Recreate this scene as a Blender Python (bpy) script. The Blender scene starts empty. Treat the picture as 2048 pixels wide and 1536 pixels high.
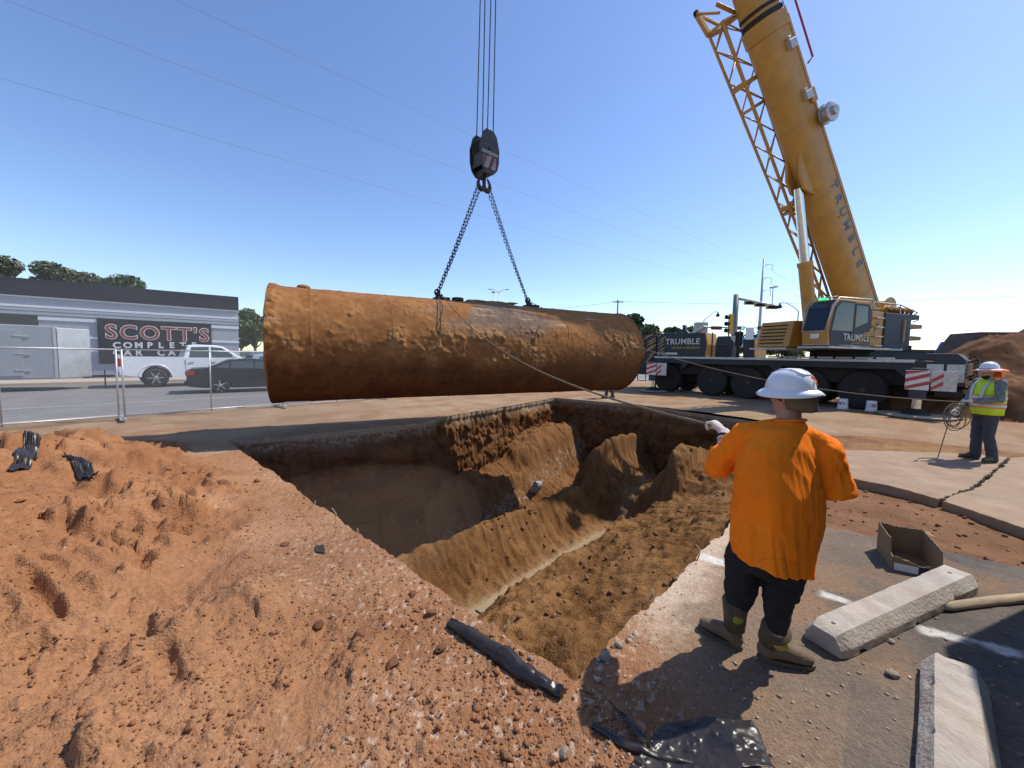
import bpy, bmesh, math, random
import numpy as np
from mathutils import Vector, Matrix
random.seed(7); np.random.seed(7)
scene = bpy.context.scene
C = scene.collection
R = math.radians

# ------------------------------------------------------------------ camera, sky, sun, exposure
FPX, CAM_H, PITCH, ROLL = 769.0, 1.8, R(4.2), 0.02      # focal length in pixels of a 2048 px wide picture
c_f = np.array([0, math.cos(PITCH), -math.sin(PITCH)])
_u0 = np.array([0, math.sin(PITCH), math.cos(PITCH)]); _r0 = np.array([1.0, 0, 0])
c_r = math.cos(ROLL)*_r0 + math.sin(ROLL)*_u0
c_u = math.cos(ROLL)*_u0 - math.sin(ROLL)*_r0
cam_d = bpy.data.cameras.new('camera'); cam = bpy.data.objects.new('camera', cam_d); C.objects.link(cam)
cam_d.sensor_width = 36; cam_d.lens = 36*FPX/2048; cam_d.clip_start = 0.05; cam_d.clip_end = 6000
cam.matrix_world = Matrix(((c_r[0], c_u[0], -c_f[0], 0), (c_r[1], c_u[1], -c_f[1], 0), (c_r[2], c_u[2], -c_f[2], CAM_H), (0, 0, 0, 1)))
scene.camera = cam
SUN_EL, SUN_AZ = R(54), R(21)          # azimuth measured from +X towards +Y
sun_dir = Vector((math.cos(SUN_EL)*math.cos(SUN_AZ), math.cos(SUN_EL)*math.sin(SUN_AZ), math.sin(SUN_EL)))
world = bpy.data.worlds.new('World'); scene.world = world; world.use_nodes = True
wn = world.node_tree; wn.nodes.clear()
sky = wn.nodes.new('ShaderNodeTexSky'); sky.sky_type = 'NISHITA'; sky.sun_disc = False
sky.sun_elevation = SUN_EL; sky.sun_rotation = math.pi/2 - SUN_AZ
sky.altitude = 300; sky.air_density = 1.0; sky.dust_density = 0.4; sky.ozone_density = 2.0
hs = wn.nodes.new('ShaderNodeHueSaturation'); hs.inputs['Saturation'].default_value = 1.10; hs.inputs['Value'].default_value = 1.38; hs.inputs['Hue'].default_value = .508
bg = wn.nodes.new('ShaderNodeBackground'); bg.inputs['Strength'].default_value = 0.15
wo = wn.nodes.new('ShaderNodeOutputWorld')
wn.links.new(sky.outputs[0], hs.inputs['Color']); wn.links.new(hs.outputs[0], bg.inputs[0]); wn.links.new(bg.outputs[0], wo.inputs[0])
sl = bpy.data.lights.new('sun', 'SUN'); sl.energy = 5.0; sl.angle = R(0.53); sl.color = (1.0, 0.955, 0.88)
so = bpy.data.objects.new('sun', sl); C.objects.link(so)
so.rotation_euler = sun_dir.to_track_quat('Z', 'Y').to_euler()
vs = scene.view_settings; vs.view_transform = 'Standard'; vs.look = 'None'; vs.gamma = 1; vs.use_curve_mapping = False; vs.exposure = 0.0
scene.render.resolution_x, scene.render.resolution_y = 1024, 768
scene.cycles.max_bounces = 6; scene.cycles.diffuse_bounces = 2

def ray(x, y): return c_f + c_r*(x-1024)/FPX - c_u*(y-768)/FPX
O_ = np.array([0, 0, CAM_H])
def gp(x, y, z=0.0):                     # where the sight line meets the level z
    d = ray(x, y); return Vector(O_ + d*(z-CAM_H)/d[2])
def dp(x, y, Y):                         # point on the sight line at distance Y
    d = ray(x, y); return Vector(O_ + d*Y/d[1])
U2 = np.array([.688, .726]); U2 /= np.linalg.norm(U2); N2 = np.array([-U2[1], U2[0]])
UU = Vector((U2[0], U2[1], 0)); NN = Vector((N2[0], N2[1], 0)); ZZ = Vector((0, 0, 1))
def ab(a, b, z=0.0): return UU*a + NN*b + ZZ*z      # site grid: a along the street, b towards it

# ------------------------------------------------------------------ numpy noise
def _hash(ix, iy, iz, s):
    h = (ix*374761393 + iy*668265263 + iz*1274126177 + s*974634721) & 0xffffffff
    h = ((h ^ (h >> 13))*1274126177) & 0xffffffff
    h = ((h ^ (h >> 16))*2246822519) & 0xffffffff
    return ((h ^ (h >> 15)) & 0xffffff)/float(0xffffff)
def vnoise(x, y, z=0.0, seed=0):
    x, y, z = np.broadcast_arrays(np.asarray(x, float), np.asarray(y, float), np.asarray(z, float))
    ix, iy, iz = np.floor(x).astype(np.int64), np.floor(y).astype(np.int64), np.floor(z).astype(np.int64)
    fx, fy, fz = x-ix, y-iy, z-iz
    fx = fx*fx*fx*(fx*(fx*6-15)+10); fy = fy*fy*fy*(fy*(fy*6-15)+10); fz = fz*fz*fz*(fz*(fz*6-15)+10)
    r = 0
    for dx in (0, 1):
        for dy in (0, 1):
            for dz in (0, 1):
                w = (fx if dx else 1-fx)*(fy if dy else 1-fy)*(fz if dz else 1-fz)
                r = r + w*_hash(ix+dx, iy+dy, iz+dz, seed)
    return r*2-1
def fbm(x, y, z=0.0, oct=4, seed=0, gain=.5, lac=2.03):
    r = 0; a = 1.0; n = 0; f = 1.0
    for o in range(oct):
        r = r + a*vnoise(np.asarray(x)*f+o*17.3, np.asarray(y)*f-o*9.1, np.asarray(z)*f+o*3.7, seed+o); n += a; a *= gain; f *= lac
    return r/n
def ridge(x, y, z=0.0, oct=4, seed=0):
    r = 0; a = 1.0; n = 0; f = 1.0
    for o in range(oct):
        r = r + a*(1-np.abs(vnoise(np.asarray(x)*f+o*11.3, np.asarray(y)*f-o*5.1, np.asarray(z)*f, seed+o))); n += a; a *= .5; f *= 2.1
    return r/n
def sstep(e0, e1, x):
    t = np.clip((np.asarray(x, float)-e0)/(e1-e0), 0, 1); return t*t*(3-2*t)
def bumps(x, y, cell, seed, rmin=.25, rmax=.55, dens=.7):   # domes scattered over a jittered grid: clods
    gx, gy = np.floor(x/cell).astype(np.int64), np.floor(y/cell).astype(np.int64); out = np.zeros_like(x)
    for dx in (-1, 0, 1):
        for dy in (-1, 0, 1):
            cx, cy = gx+dx, gy+dy
            px = (cx+_hash(cx, cy, 0*cx, seed))*cell; py = (cy+_hash(cx, cy, 0*cx+1, seed))*cell
            rr = (rmin+(rmax-rmin)*_hash(cx, cy, 0*cx+2, seed)**2)*cell
            on = _hash(cx, cy, 0*cx+3, seed) < dens
            d2 = ((x-px)**2+(y-py)**2)/(rr*rr)
            out = np.maximum(out, np.where(on, np.sqrt(np.clip(1-d2, 0, 1))*rr*.8, 0))
    return out

def chunks(x, y, cell, seed, crack=.22):     # broken clods: angular flat-topped cells of random height with cracks between
    gx, gy = np.floor(x/cell).astype(np.int64), np.floor(y/cell).astype(np.int64); f1 = np.full(x.shape, 9.); f2 = f1.copy(); h = np.zeros_like(x); tx = h.copy(); ty = h.copy()
    for dx in (-1, 0, 1):
        for dy in (-1, 0, 1):
            cx, cy = gx+dx, gy+dy; ux = x/cell-(cx+_hash(cx, cy, 0*cx, seed)); uy = y/cell-(cy+_hash(cx, cy, 0*cx+1, seed)); d = np.hypot(ux, uy); c = d < f1
            f2 = np.where(c, f1, np.minimum(f2, d)); f1 = np.where(c, d, f1); h = np.where(c, _hash(cx, cy, 0*cx+2, seed), h)
            tx = np.where(c, ux*(_hash(cx, cy, 0*cx+3, seed)-.5), tx); ty = np.where(c, uy*(_hash(cx, cy, 0*cx+4, seed)-.5), ty)
    return (h**1.5+.9*(tx+ty))*sstep(0, crack, f2-f1)*cell

# ------------------------------------------------------------------ materials
MATS = {}
def _nodes(name):
    m = bpy.data.materials.new(name); m.use_nodes = True
    return m, m.node_tree, m.node_tree.nodes['Principled BSDF']
def mat(name, col, rough=.6, metal=0.0, var=.25, scale=6.0, bump=.0, bscale=40.0, dust=0.0, dustcol=(.42, .27, .17), alpha=1.0, trans=0.0, coat=0.0, emit=None, streak=None, ior=1.45):
    if name in MATS: return MATS[name]
    m, t, p = _nodes(name); L = t.links
    p.inputs['Metallic'].default_value = metal; p.inputs['IOR'].default_value = ior
    p.inputs['Coat Weight'].default_value = coat; p.inputs['Coat Roughness'].default_value = .08
    tc = t.nodes.new('ShaderNodeTexCoord'); src = tc.outputs['Object']
    if streak:
        mp = t.nodes.new('ShaderNodeMapping'); mp.inputs['Scale'].default_value = streak; L.new(src, mp.inputs[0]); src = mp.outputs[0]
    nz = t.nodes.new('ShaderNodeTexNoise'); nz.inputs['Scale'].default_value = scale; nz.inputs['Detail'].default_value = 7; nz.inputs['Roughness'].default_value = .65
    L.new(src, nz.inputs['Vector'])
    rp = t.nodes.new('ShaderNodeValToRGB')
    c0 = [max(0, c*(1-var)) for c in col]; c1 = [min(1, c*(1+var)) for c in col]
    rp.color_ramp.elements[0].position = .3; rp.color_ramp.elements[1].position = .7
    rp.color_ramp.elements[0].color = (*c0, 1); rp.color_ramp.elements[1].color = (*c1, 1)
    L.new(nz.outputs['Fac'], rp.inputs[0]); out = rp.outputs[0]
    if dust > 0:
        n2 = t.nodes.new('ShaderNodeTexNoise'); n2.inputs['Scale'].default_value = scale*.6; n2.inputs['Detail'].default_value = 9; n2.inputs['Roughness'].default_value = .7
        L.new(tc.outputs['Object'], n2.inputs['Vector'])
        r2 = t.nodes.new('ShaderNodeMapRange'); r2.inputs[1].default_value = .38; r2.inputs[2].default_value = .75; r2.inputs[3].default_value = dust*.25; r2.inputs[4].default_value = min(1, dust*1.4)
        L.new(n2.outputs['Fac'], r2.inputs[0])
        mx = t.nodes.new('ShaderNodeMix'); mx.data_type = 'RGBA'; mx.inputs[7].default_value = (*dustcol, 1)
        L.new(r2.outputs[0], mx.inputs[0]); L.new(out, mx.inputs[6]); out = mx.outputs[2]
    L.new(out, p.inputs['Base Color'])
    mr = t.nodes.new('ShaderNodeMapRange'); mr.inputs[3].default_value = max(.02, rough-.1); mr.inputs[4].default_value = min(1, rough+.12)
    L.new(nz.outputs['Fac'], mr.inputs[0]); L.new(mr.outputs[0], p.inputs['Roughness'])
    if bump > 0:
        n3 = t.nodes.new('ShaderNodeTexNoise'); n3.inputs['Scale'].default_value = bscale; n3.inputs['Detail'].default_value = 6
        L.new(src, n3.inputs['Vector'])
        b = t.nodes.new('ShaderNodeBump'); b.inputs['Strength'].default_value = bump; b.inputs['Distance'].default_value = .02
        L.new(n3.outputs['Fac'], b.inputs['Height']); L.new(b.outputs[0], p.inputs['Normal'])
    p.inputs['Alpha'].default_value = alpha; p.inputs['Transmission Weight'].default_value = trans
    if emit: p.inputs['Emission Color'].default_value = (*emit[0], 1); p.inputs['Emission Strength'].default_value = emit[1]
    MATS[name] = m; return m
def matv(name, rough=.9, var=.3, scale=30.0, bump=.5, bscale=60.0, dist=.01, fine=180.0, spec=.2, grit=0.0):   # base colour from the vertex attribute 'Col', grain on top
    if name in MATS: return MATS[name]
    m, t, p = _nodes(name); L = t.links
    at = t.nodes.new('ShaderNodeAttribute'); at.attribute_name = 'Col'
    tc = t.nodes.new('ShaderNodeTexCoord')
    nz = t.nodes.new('ShaderNodeTexNoise'); nz.inputs['Scale'].default_value = scale; nz.inputs['Detail'].default_value = 9; nz.inputs['Roughness'].default_value = .72
    L.new(tc.outputs['Object'], nz.inputs['Vector'])
    mr = t.nodes.new('ShaderNodeMapRange'); mr.inputs[1].default_value = .25; mr.inputs[2].default_value = .75; mr.inputs[3].default_value = 1-var; mr.inputs[4].default_value = 1+var
    L.new(nz.outputs['Fac'], mr.inputs[0])
    mx = t.nodes.new('ShaderNodeVectorMath'); mx.operation = 'SCALE'
    L.new(at.outputs['Color'], mx.inputs[0]); L.new(mr.outputs[0], mx.inputs['Scale']); L.new(mx.outputs[0], p.inputs['Base Color'])
    p.inputs['Roughness'].default_value = rough; p.inputs['Specular IOR Level'].default_value = spec
    n3 = t.nodes.new('ShaderNodeTexNoise'); n3.inputs['Scale'].default_value = bscale; n3.inputs['Detail'].default_value = 8; n3.inputs['Roughness'].default_value = .65
    L.new(tc.outputs['Object'], n3.inputs['Vector'])
    b = t.nodes.new('ShaderNodeBump'); b.inputs['Strength'].default_value = bump; b.inputs['Distance'].default_value = dist
    n4 = t.nodes.new('ShaderNodeTexVoronoi'); n4.inputs['Scale'].default_value = bscale*1.3; L.new(tc.outputs['Object'], n4.inputs['Vector'])
    ml = t.nodes.new('ShaderNodeMath'); ml.operation = 'MULTIPLY_ADD'; ml.inputs[1].default_value = -grit; L.new(n4.outputs['Distance'], ml.inputs[0]); L.new(n3.outputs['Fac'], ml.inputs[2])
    L.new(ml.outputs[0], b.inputs['Height']); L.new(b.outputs[0], p.inputs['Normal'])
    MATS[name] = m; return m

# ------------------------------------------------------------------ mesh builder
def mesh_np(name, V, F, col=None, smooth=True):
    me = bpy.data.meshes.new(name)
    V = np.asarray(V, np.float32); F = np.asarray(F, np.int32)
    k = F.shape[1]
    me.vertices.add(len(V)); me.vertices.foreach_set('co', V.ravel())
    me.loops.add(F.size); me.loops.foreach_set('vertex_index', F.ravel())
    me.polygons.add(len(F)); me.polygons.foreach_set('loop_start', np.arange(0, F.size, k, dtype=np.int32)); me.polygons.foreach_set('loop_total', np.full(len(F), k, np.int32))
    me.update(calc_edges=True)
    if smooth: me.polygons.foreach_set('use_smooth', np.ones(len(F), bool))
    if col is not None: set_col(me, col)
    me.validate(); return me
def set_col(me, col):
    a = me.color_attributes.new('Col', 'FLOAT_COLOR', 'POINT')
    c = np.ones((len(me.vertices), 4), np.float32); c[:, :3] = col; a.data.foreach_set('color', c.ravel())
def co_np(me):
    a = np.empty(len(me.vertices)*3, np.float32); me.vertices.foreach_get('co', a); return a.reshape(-1, 3)
def nrm_np(me):
    a = np.empty(len(me.vertices)*3, np.float32); me.vertices.foreach_get('normal', a); return a.reshape(-1, 3)
def grid_faces(nu, nv, wrap=False):
    i = np.arange(nu-1)[:, None]; j = np.arange(nv if wrap else nv-1)[None, :]
    j2 = (j+1) % nv
    return np.stack([i*nv+j, (i+1)*nv+j, (i+1)*nv+j2, i*nv+j2], -1).reshape(-1, 4)
def add_obj(name, me, m=None, parent=None):
    o = bpy.data.objects.new(name, me); C.objects.link(o)
    if m is not None:
        me.materials.clear(); me.materials.append(MATS[m] if isinstance(m, str) else m)
    if parent is not None: o.parent = parent
    return o
def tag(o, label=None, cat=None, group=None, kind=None):
    if label: o['label'] = label
    if cat: o['category'] = cat
    if group: o['group'] = group
    if kind: o['kind'] = kind
    return o
def thing(name, label, cat, loc=(0, 0, 0), rotz=0.0, group=None, M=None):
    o = bpy.data.objects.new(name, None); C.objects.link(o); o.empty_display_size = .2
    if M is not None: o.matrix_world = M
    else: o.location = loc; o.rotation_euler = (0, 0, rotz)
    return tag(o, label, cat, group)
def frame(x, y, z, o):
    return Matrix(((x[0], y[0], z[0], o[0]), (x[1], y[1], z[1], o[1]), (x[2], y[2], z[2], o[2]), (0, 0, 0, 1)))
def copy_tree(o, parent=None):
    c = o.copy(); C.objects.link(c); c.parent = parent
    for ch in o.children: copy_tree(ch, c)
    return c
class MB:
    def __init__(s, M=None): s.v = []; s.f = []; s.M = M
    def add(s, vs, fs):
        b = len(s.v); M = s.M
        s.v += [(M @ Vector(p)) if M else Vector(p) for p in vs]; s.f += [tuple(b+i for i in f) for f in fs]; return s
    def hexa(s, p): return s.add(p, [(0, 3, 2, 1), (4, 5, 6, 7), (0, 1, 5, 4), (1, 2, 6, 5), (2, 3, 7, 6), (3, 0, 4, 7)])
    def box(s, x0, x1, y0, y1, z0, z1, tx=0, ty=0):
        return s.hexa([(x0, y0, z0), (x1, y0, z0), (x1, y1, z0), (x0, y1, z0), (x0+tx, y0+ty, z1), (x1-tx, y0+ty, z1), (x1-tx, y1-ty, z1), (x0+tx, y1-ty, z1)])
    def bar(s, a, b, w, h, up=(0, 0, 1)):
        a, b = Vector(a), Vector(b); d = (b-a).normalized(); up = Vector(up)
        x = d.cross(up); x = x.normalized() if x.length > 1e-4 else d.orthogonal().normalized(); y = x.cross(d)
        x *= w/2; y *= h/2
        return s.hexa([a-x-y, a+x-y, a+x+y, a-x+y, b-x-y, b+x-y, b+x+y, b-x+y])
    def prism(s, poly, y0, y1, axes='xz', inset=0.0):     # polygon in the x-z plane pushed along y (or 'xy' along z)
        n = len(poly); P = []
        for yy in (y0, y1):
            for a, b in poly: P.append((a, yy, b) if axes == 'xz' else ((a, b, yy) if axes == 'xy' else (yy, a, b)))
        return s.add(P, [tuple(range(n)), tuple(range(2*n-1, n-1, -1))]+[(i, n+i, n+(i+1) % n, (i+1) % n) for i in range(n)])
    def tube(s, pts, r, n=8, flat=1.0, closed=False, side=None):
        pts = [Vector(p) for p in pts]; m = len(pts); rr = list(r) if hasattr(r, '__len__') else [r]*m
        T = []
        for i in range(m):
            a = pts[i-1] if (i > 0 or closed) else pts[i]; b = pts[(i+1) % m] if (i < m-1 or closed) else pts[i]
            T.append((b-a).normalized())
        x = Vector(side) if side is not None else T[0].orthogonal()
        x = (x-T[0]*x.dot(T[0])).normalized(); V = []; 
        for i in range(m):
            x = x-T[i]*x.dot(T[i]); x = x.normalized() if x.length > 1e-6 else T[i].orthogonal().normalized(); y = T[i].cross(x)
            for k in range(n):
                a = 2*math.pi*k/n; V.append(pts[i]+x*math.cos(a)*rr[i]+y*math.sin(a)*rr[i]*flat)
        F = []
        for i in range(m if closed else m-1):
            for k in range(n): F.append((i*n+k, i*n+(k+1) % n, ((i+1) % m)*n+(k+1) % n, ((i+1) % m)*n+k))
        if not closed: F += [tuple(range(n-1, -1, -1)), tuple((m-1)*n+k for k in range(n))]
        return s.add(V, F)
    def lathe(s, prof, o=(0, 0, 0), ax=(0, 0, 1), n=24):   # prof: (radius, along) pairs
        ax = Vector(ax).normalized(); x = ax.orthogonal().normalized(); y = ax.cross(x); o = Vector(o); V = []; m = len(prof)
        for r_, h in prof:
            for k in range(n):
                a = 2*math.pi*k/n; V.append(o+ax*h+(x*math.cos(a)+y*math.sin(a))*max(r_, 1e-4))
        F = []
        for i in range(m-1):
            for k in range(n): F.append((i*n+k, i*n+(k+1) % n, (i+1)*n+(k+1) % n, (i+1)*n+k))
        F += [tuple(range(n-1, -1, -1)), tuple((m-1)*n+k for k in range(n))]
        return s.add(V, F)
    def loft(s, rings, cap=True):
        n = len(rings[0]); V = [p for r_ in rings for p in r_]; m = len(rings)
        F = [(i*n+k, i*n+(k+1) % n, (i+1)*n+(k+1) % n, (i+1)*n+k) for i in range(m-1) for k in range(n)]
        if cap: F += [tuple(range(n-1, -1, -1)), tuple((m-1)*n+k for k in range(n))]
        return s.add(V, F)
    def ball(s, c, r, n=14, m=9):
        c = Vector(c); r = r if hasattr(r, '__len__') else (r, r, r); rings = []
        for i in range(m+1):
            t = math.pi*(i+.02*(i == 0)-.02*(i == m))/m
            rings.append([c+Vector((r[0]*math.sin(t)*math.cos(2*math.pi*k/n), r[1]*math.sin(t)*math.sin(2*math.pi*k/n), -r[2]*math.cos(t))) for k in range(n)])
        return s.loft(rings)
    def limb(s, pts, rad, side=(1, 0, 0), flat=1.0, n=14):   # tapered limb with rounded ends; radii across 'side', times flat the other way
        pts = [Vector(p) for p in pts]; rad = list(rad); fl = list(flat) if hasattr(flat, '__len__') else [flat]*len(pts)
        d0 = (pts[1]-pts[0]).normalized(); d1 = (pts[-1]-pts[-2]).normalized(); P = []; Q = []; G = []
        for t in (.98, .8, .45): P.append(pts[0]-d0*rad[0]*t*min(1, fl[0]+.0)); Q.append(rad[0]*math.sqrt(1-t*t)); G.append(fl[0])
        for p, q, g in zip(pts, rad, fl): P.append(p); Q.append(q); G.append(g)
        for t in (.45, .8, .98): P.append(pts[-1]+d1*rad[-1]*t*min(1, fl[-1])); Q.append(rad[-1]*math.sqrt(1-t*t)); G.append(fl[-1])
        m = len(P); x = Vector(side); rings = []
        for i in range(m):
            T = (P[min(i+1, m-1)]-P[max(i-1, 0)]).normalized(); xx = x-T*x.dot(T); xx = xx.normalized() if xx.length > 1e-5 else T.orthogonal().normalized(); y = T.cross(xx)
            rings.append([P[i]+xx*Q[i]*math.cos(2*math.pi*k/n)+y*Q[i]*G[i]*math.sin(2*math.pi*k/n) for k in range(n)])
        return s.loft(rings)
    def mesh(s, name, smooth=False, fix=True):
        me = bpy.data.meshes.new(name); me.from_pydata([tuple(p) for p in s.v], [], s.f)
        if fix:
            bm = bmesh.new(); bm.from_mesh(me); bmesh.ops.recalc_face_normals(bm, faces=bm.faces); bm.to_mesh(me); bm.free()
        if smooth:
            me.polygons.foreach_set('use_smooth', np.ones(len(me.polygons), bool))
        return me
    def build(s, name, m, parent=None, smooth=False, bev=0.0, seg=2, auto=None):
        me = s.mesh(name, smooth)
        if auto is not None:
            me.polygons.foreach_set('use_smooth', np.ones(len(me.polygons), bool)); me.set_sharp_from_angle(angle=R(auto))
        o = add_obj(name, me, m, parent)
        if bev > 0:
            b = o.modifiers.new('bevel', 'BEVEL'); b.width = bev; b.segments = seg; b.limit_method = 'ANGLE'; b.angle_limit = R(35)
        return o
def text_obj(name, txt, size, M, m, parent=None, extrude=.004, shear=0.0, spacing=1.0, offset=0.0, align='CENTER', xs=1.0):
    cu = bpy.data.curves.new(name, 'FONT'); cu.body = txt; cu.size = size; cu.extrude = extrude; cu.shear = shear; cu.space_character = spacing; cu.offset = offset
    cu.align_x = align; cu.align_y = 'CENTER'; cu.resolution_u = 3
    t = bpy.data.objects.new(name+'_tmp', cu); C.objects.link(t); bpy.context.view_layer.update()
    me = bpy.data.meshes.new_from_object(t.evaluated_get(bpy.context.evaluated_depsgraph_get())); bpy.data.objects.remove(t)
    me.transform(Matrix.Diagonal((xs, 1, 1, 1))); me.transform(M)
    return add_obj(name, me, m, parent)
def remeshed(mb, voxel, smooth=6, sf=.5):
    me = mb.mesh('tmp'); o = bpy.data.objects.new('tmp', me); C.objects.link(o)
    r_ = o.modifiers.new('r', 'REMESH'); r_.mode = 'VOXEL'; r_.voxel_size = voxel; r_.use_smooth_shade = True
    if smooth: q = o.modifiers.new('s', 'SMOOTH'); q.factor = sf; q.iterations = smooth
    bpy.context.view_layer.update()
    res = bpy.data.meshes.new_from_object(o.evaluated_get(bpy.context.evaluated_depsgraph_get())); bpy.data.objects.remove(o); return res
def set_co(me, V): me.vertices.foreach_set('co', np.asarray(V, np.float32).ravel()); me.update()
# ================================================================== GROUND AND EXCAVATION
# pit outline on the site grid (a along the street, b towards it), ragged by noise
def b_lo(a): return np.interp(a, [1.6, 1.75, 4.4, 13.2], [1.12, 1.12, 1.05, 2.0])+.05*fbm(a*3, 0*a+3.3, seed=11)+.025*fbm(a*13, 0*a, seed=12)
def b_hi(a): return np.interp(a, [1.5, 3.8, 5.7, 5.95, 6.5, 7.4, 9.35, 11.5, 13.6], [9.35, 8.72, 8.5, 8.62, 8.98, 9.1, 9.42, 9.75, 10.2])+.09*fbm(a*2, 0*a+8.3, seed=13)+.04*fbm(a*11, 0*a, seed=14)
def a_lo(b): return np.interp(b, [1.1, 4, 9.4], [1.72, 1.66, 1.6])+.04*fbm(b*2.5, 0*b+1.3, seed=15)+.02*fbm(b*12, 0*b, seed=16)
def a_hi(b): return np.interp(b, [1.6, 3.3, 6.7, 10.2], [13.0, 13.25, 14.1, 13.5])+.1*fbm(b*1.7, 0*b+5.3, seed=17)+.04*fbm(b*9, 0*b, seed=18)
def to_ab(x, y): return x*U2[0]+y*U2[1], x*N2[0]+y*N2[1]
def in_pit(a, b, g=0.0): return (b > b_lo(a)+g) & (b < b_hi(a)-g) & (a > a_lo(b)+g) & (a < a_hi(b)-g)

P1 = np.array([3.44, 4.14]); n1 = np.array([.57, .82]); n1 /= np.linalg.norm(n1)
prints = []                                              # grouser marks pressed into the mound
for px, py, ang, L_, W_ in ((300, 1045, -12, .62, .14), (255, 1090, -14, .5, .10), (100, 1165, -18, .55, .12), (215, 1255, -50, .36, .13), (135, 1290, -55, .34, .13), (275, 1205, -48, .36, .12), (20, 1265, -15, .5, .12), (330, 1270, -40, .3, .08), (60, 1210, -18, .5, .09)):
    q = gp(px, py, .25); prints.append((q.x, q.y, R(ang), L_, W_))
HOLE = gp(345, 1150, .22); LUMP = gp(505, 1175, .18)
def height(x, y):
    """z and colour of the worked ground at world x, y"""
    a, b = to_ab(x, y); n = len(x)
    big = fbm(x*.45, y*.45, seed=21, oct=3); med = fbm(x*1.7, y*1.7, seed=22, oct=4); fin = fbm(x*9, y*9, seed=23, oct=4)
    ed = np.minimum.reduce([np.abs(a-a_lo(b))+10*(b < 0)+10*(b > 9.6), np.abs(b-b_lo(a))+10*(a < 1.5)+10*(a > 14)])
    # ---- spoil mound on the left
    aa = a+.35*med+.15*fin
    m = np.exp(-((aa+1.25)/1.35)**2)*sstep(1.4, 4.6, b)*(1-sstep(8.6, 10.6, b+.5*big))
    m = np.maximum(m, .75*(1-sstep(-1.2, .9, aa))*sstep(3.6, 6.5, b)*(1-sstep(8.8, 10.4, b)))
    md = np.clip(sstep(.04, .3, m)+sstep(1.2, 2.6, b)*(1-sstep(.55, 1.1, aa))*(1-sstep(9.3, 10.5, b)), 0, 1)
    z_m = .46*m*(1+.35*big)
    rough = md
    z = z_m+rough*(.10*med+.05*fbm(x*4.5, y*4.5, seed=24, oct=3)+.014*fin+.09*(ridge(x*1.6, y*1.6, seed=25, oct=4)-.62)*sstep(2.6, 4.2, b))
    lumpy = sstep(-.15, .35, fbm(x*.9+3, y*.9, seed=29, oct=2))
    xs_, ys_ = x+.10*fin+.12*med, y+.10*fbm(x*5, y*5, seed=26)+.1*med
    z += rough*sstep(2.4, 4.0, b)*(bumps(xs_, ys_, 1.3, 27, .2, .5, .6)*.42+bumps(xs_, ys_, .7, 28, .2, .5, .6)*.4+chunks(xs_, ys_, .42, 44, .2)*.34*sstep(-.2, .3, big+.4*med)+chunks(xs_, ys_, .17, 45, .25)*.4*lumpy)
    z += rough*(bumps(x, y, .55, 31, .15, .42, .35)*.45*lumpy+bumps(xs_, ys_, .30, 32, .15, .48, .6)*(.35+.7*lumpy)+bumps(x, y, .085, 33, .15, .5, .6)*(.35+.6*lumpy)+bumps(x, y, .04, 34, .2, .5, .55)*.55)
    for cx, cy, an, L_, W_ in prints:
        ux, uy = math.cos(an), math.sin(an); s = (x-cx)*ux+(y-cy)*uy; t = -(x-cx)*uy+(y-cy)*ux
        w = sstep(L_/2+.05, L_/2-.03, np.abs(s+.03*med))*sstep(W_/2+.035, W_/2-.02, np.abs(t+.015*med)); z -= .07*w
        w2 = sstep(L_/2+.05, L_/2, np.abs(s))*sstep(.1, .02, np.abs(t-W_/2-.10)); z = z*(1-.55*w2)+(.03+z_m+.02)*.55*w2
    for (c, r_, dz) in ((HOLE, .34, -.15), (LUMP, .3, .10)):
        d = np.hypot(x-c.x, (y-c.y))/r_; z += dz*np.exp(-d*d*1.4)*(1+.5*fin)
    # ---- near corner: loose crumbs by the pit edge and at the camera's feet
    nearf = (1-sstep(2.2, 3.4, np.hypot(x+.2, y-1.6)))*(1-sstep(.55, 1.25, x+.15*med))
    crumb = np.clip(np.maximum(nearf, .65*sstep(.55, .12, ed)*(a < 8)*(b < 8)), 0, 1)*(1-md*.6)
    z += crumb*(bumps(x, y, .06, 41, .15, .5, .5)*.8+bumps(x, y, .028, 42, .2, .5, .6)*.8+.015*med)
    strip = (a < a_lo(b)+.3)*(1-md)
    z += strip*(.012*med+.004*fin+bumps(x, y, .13, 43, .1, .35, .18)*.6)
    # ---- asphalt, dirt strip, yard beyond
    s1 = (x-P1[0])*n1[0]+(y-P1[1])*n1[1]+.05*med+.02*fin
    right = sstep(-.15, .15, a-a_lo(b))*(b < b_lo(a)+.6)+0.0
    right = np.where((b < 2.4) & (a > 1.0), sstep(1.0, 1.8, a+.2*med), right*(b < 4.5))
    dirt = sstep(-.015, .03, s1)*right
    far_r = sstep(7.35, 7.6, y+.12*med)*(x > 3.0)*(a > 2)     # beyond the slabs
    yard = sstep(9.3, 10.0, y+.35*med+.03*(x-8))*(a > 4)
    yard = np.maximum(yard, ((a > 13.0) | (b > 8.2) | ((b < 2.6) & (a > 9.6) & (y > 9.4)))*1.0)
    dirt = dirt*(1-yard)
    asp = right*(1-dirt)*(1-yard)*(1-.9*nearf)
    z += dirt*(-.085+.03*med+.012*fin+bumps(x, y, .3, 51, .1, .35, .3)*.35+bumps(x, y, .1, 52, .1, .4, .35)*.4)
    z += dirt*far_r*(.075+.03*ridge(x*1.3, y*4.5, seed=53)-.02+bumps(x, y, .22, 54, .15, .45, .6)*.6)
    z += asp*(.003*fin+.006*med)
    z += yard*(.008*med)+.13*sstep(4, 8, x)*sstep(9.3, 12.5, y+.15*(x-8))
    # ---- colours (dry albedo)
    def cc(c): return np.array(c)[None, :]*np.ones((n, 1))
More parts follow.
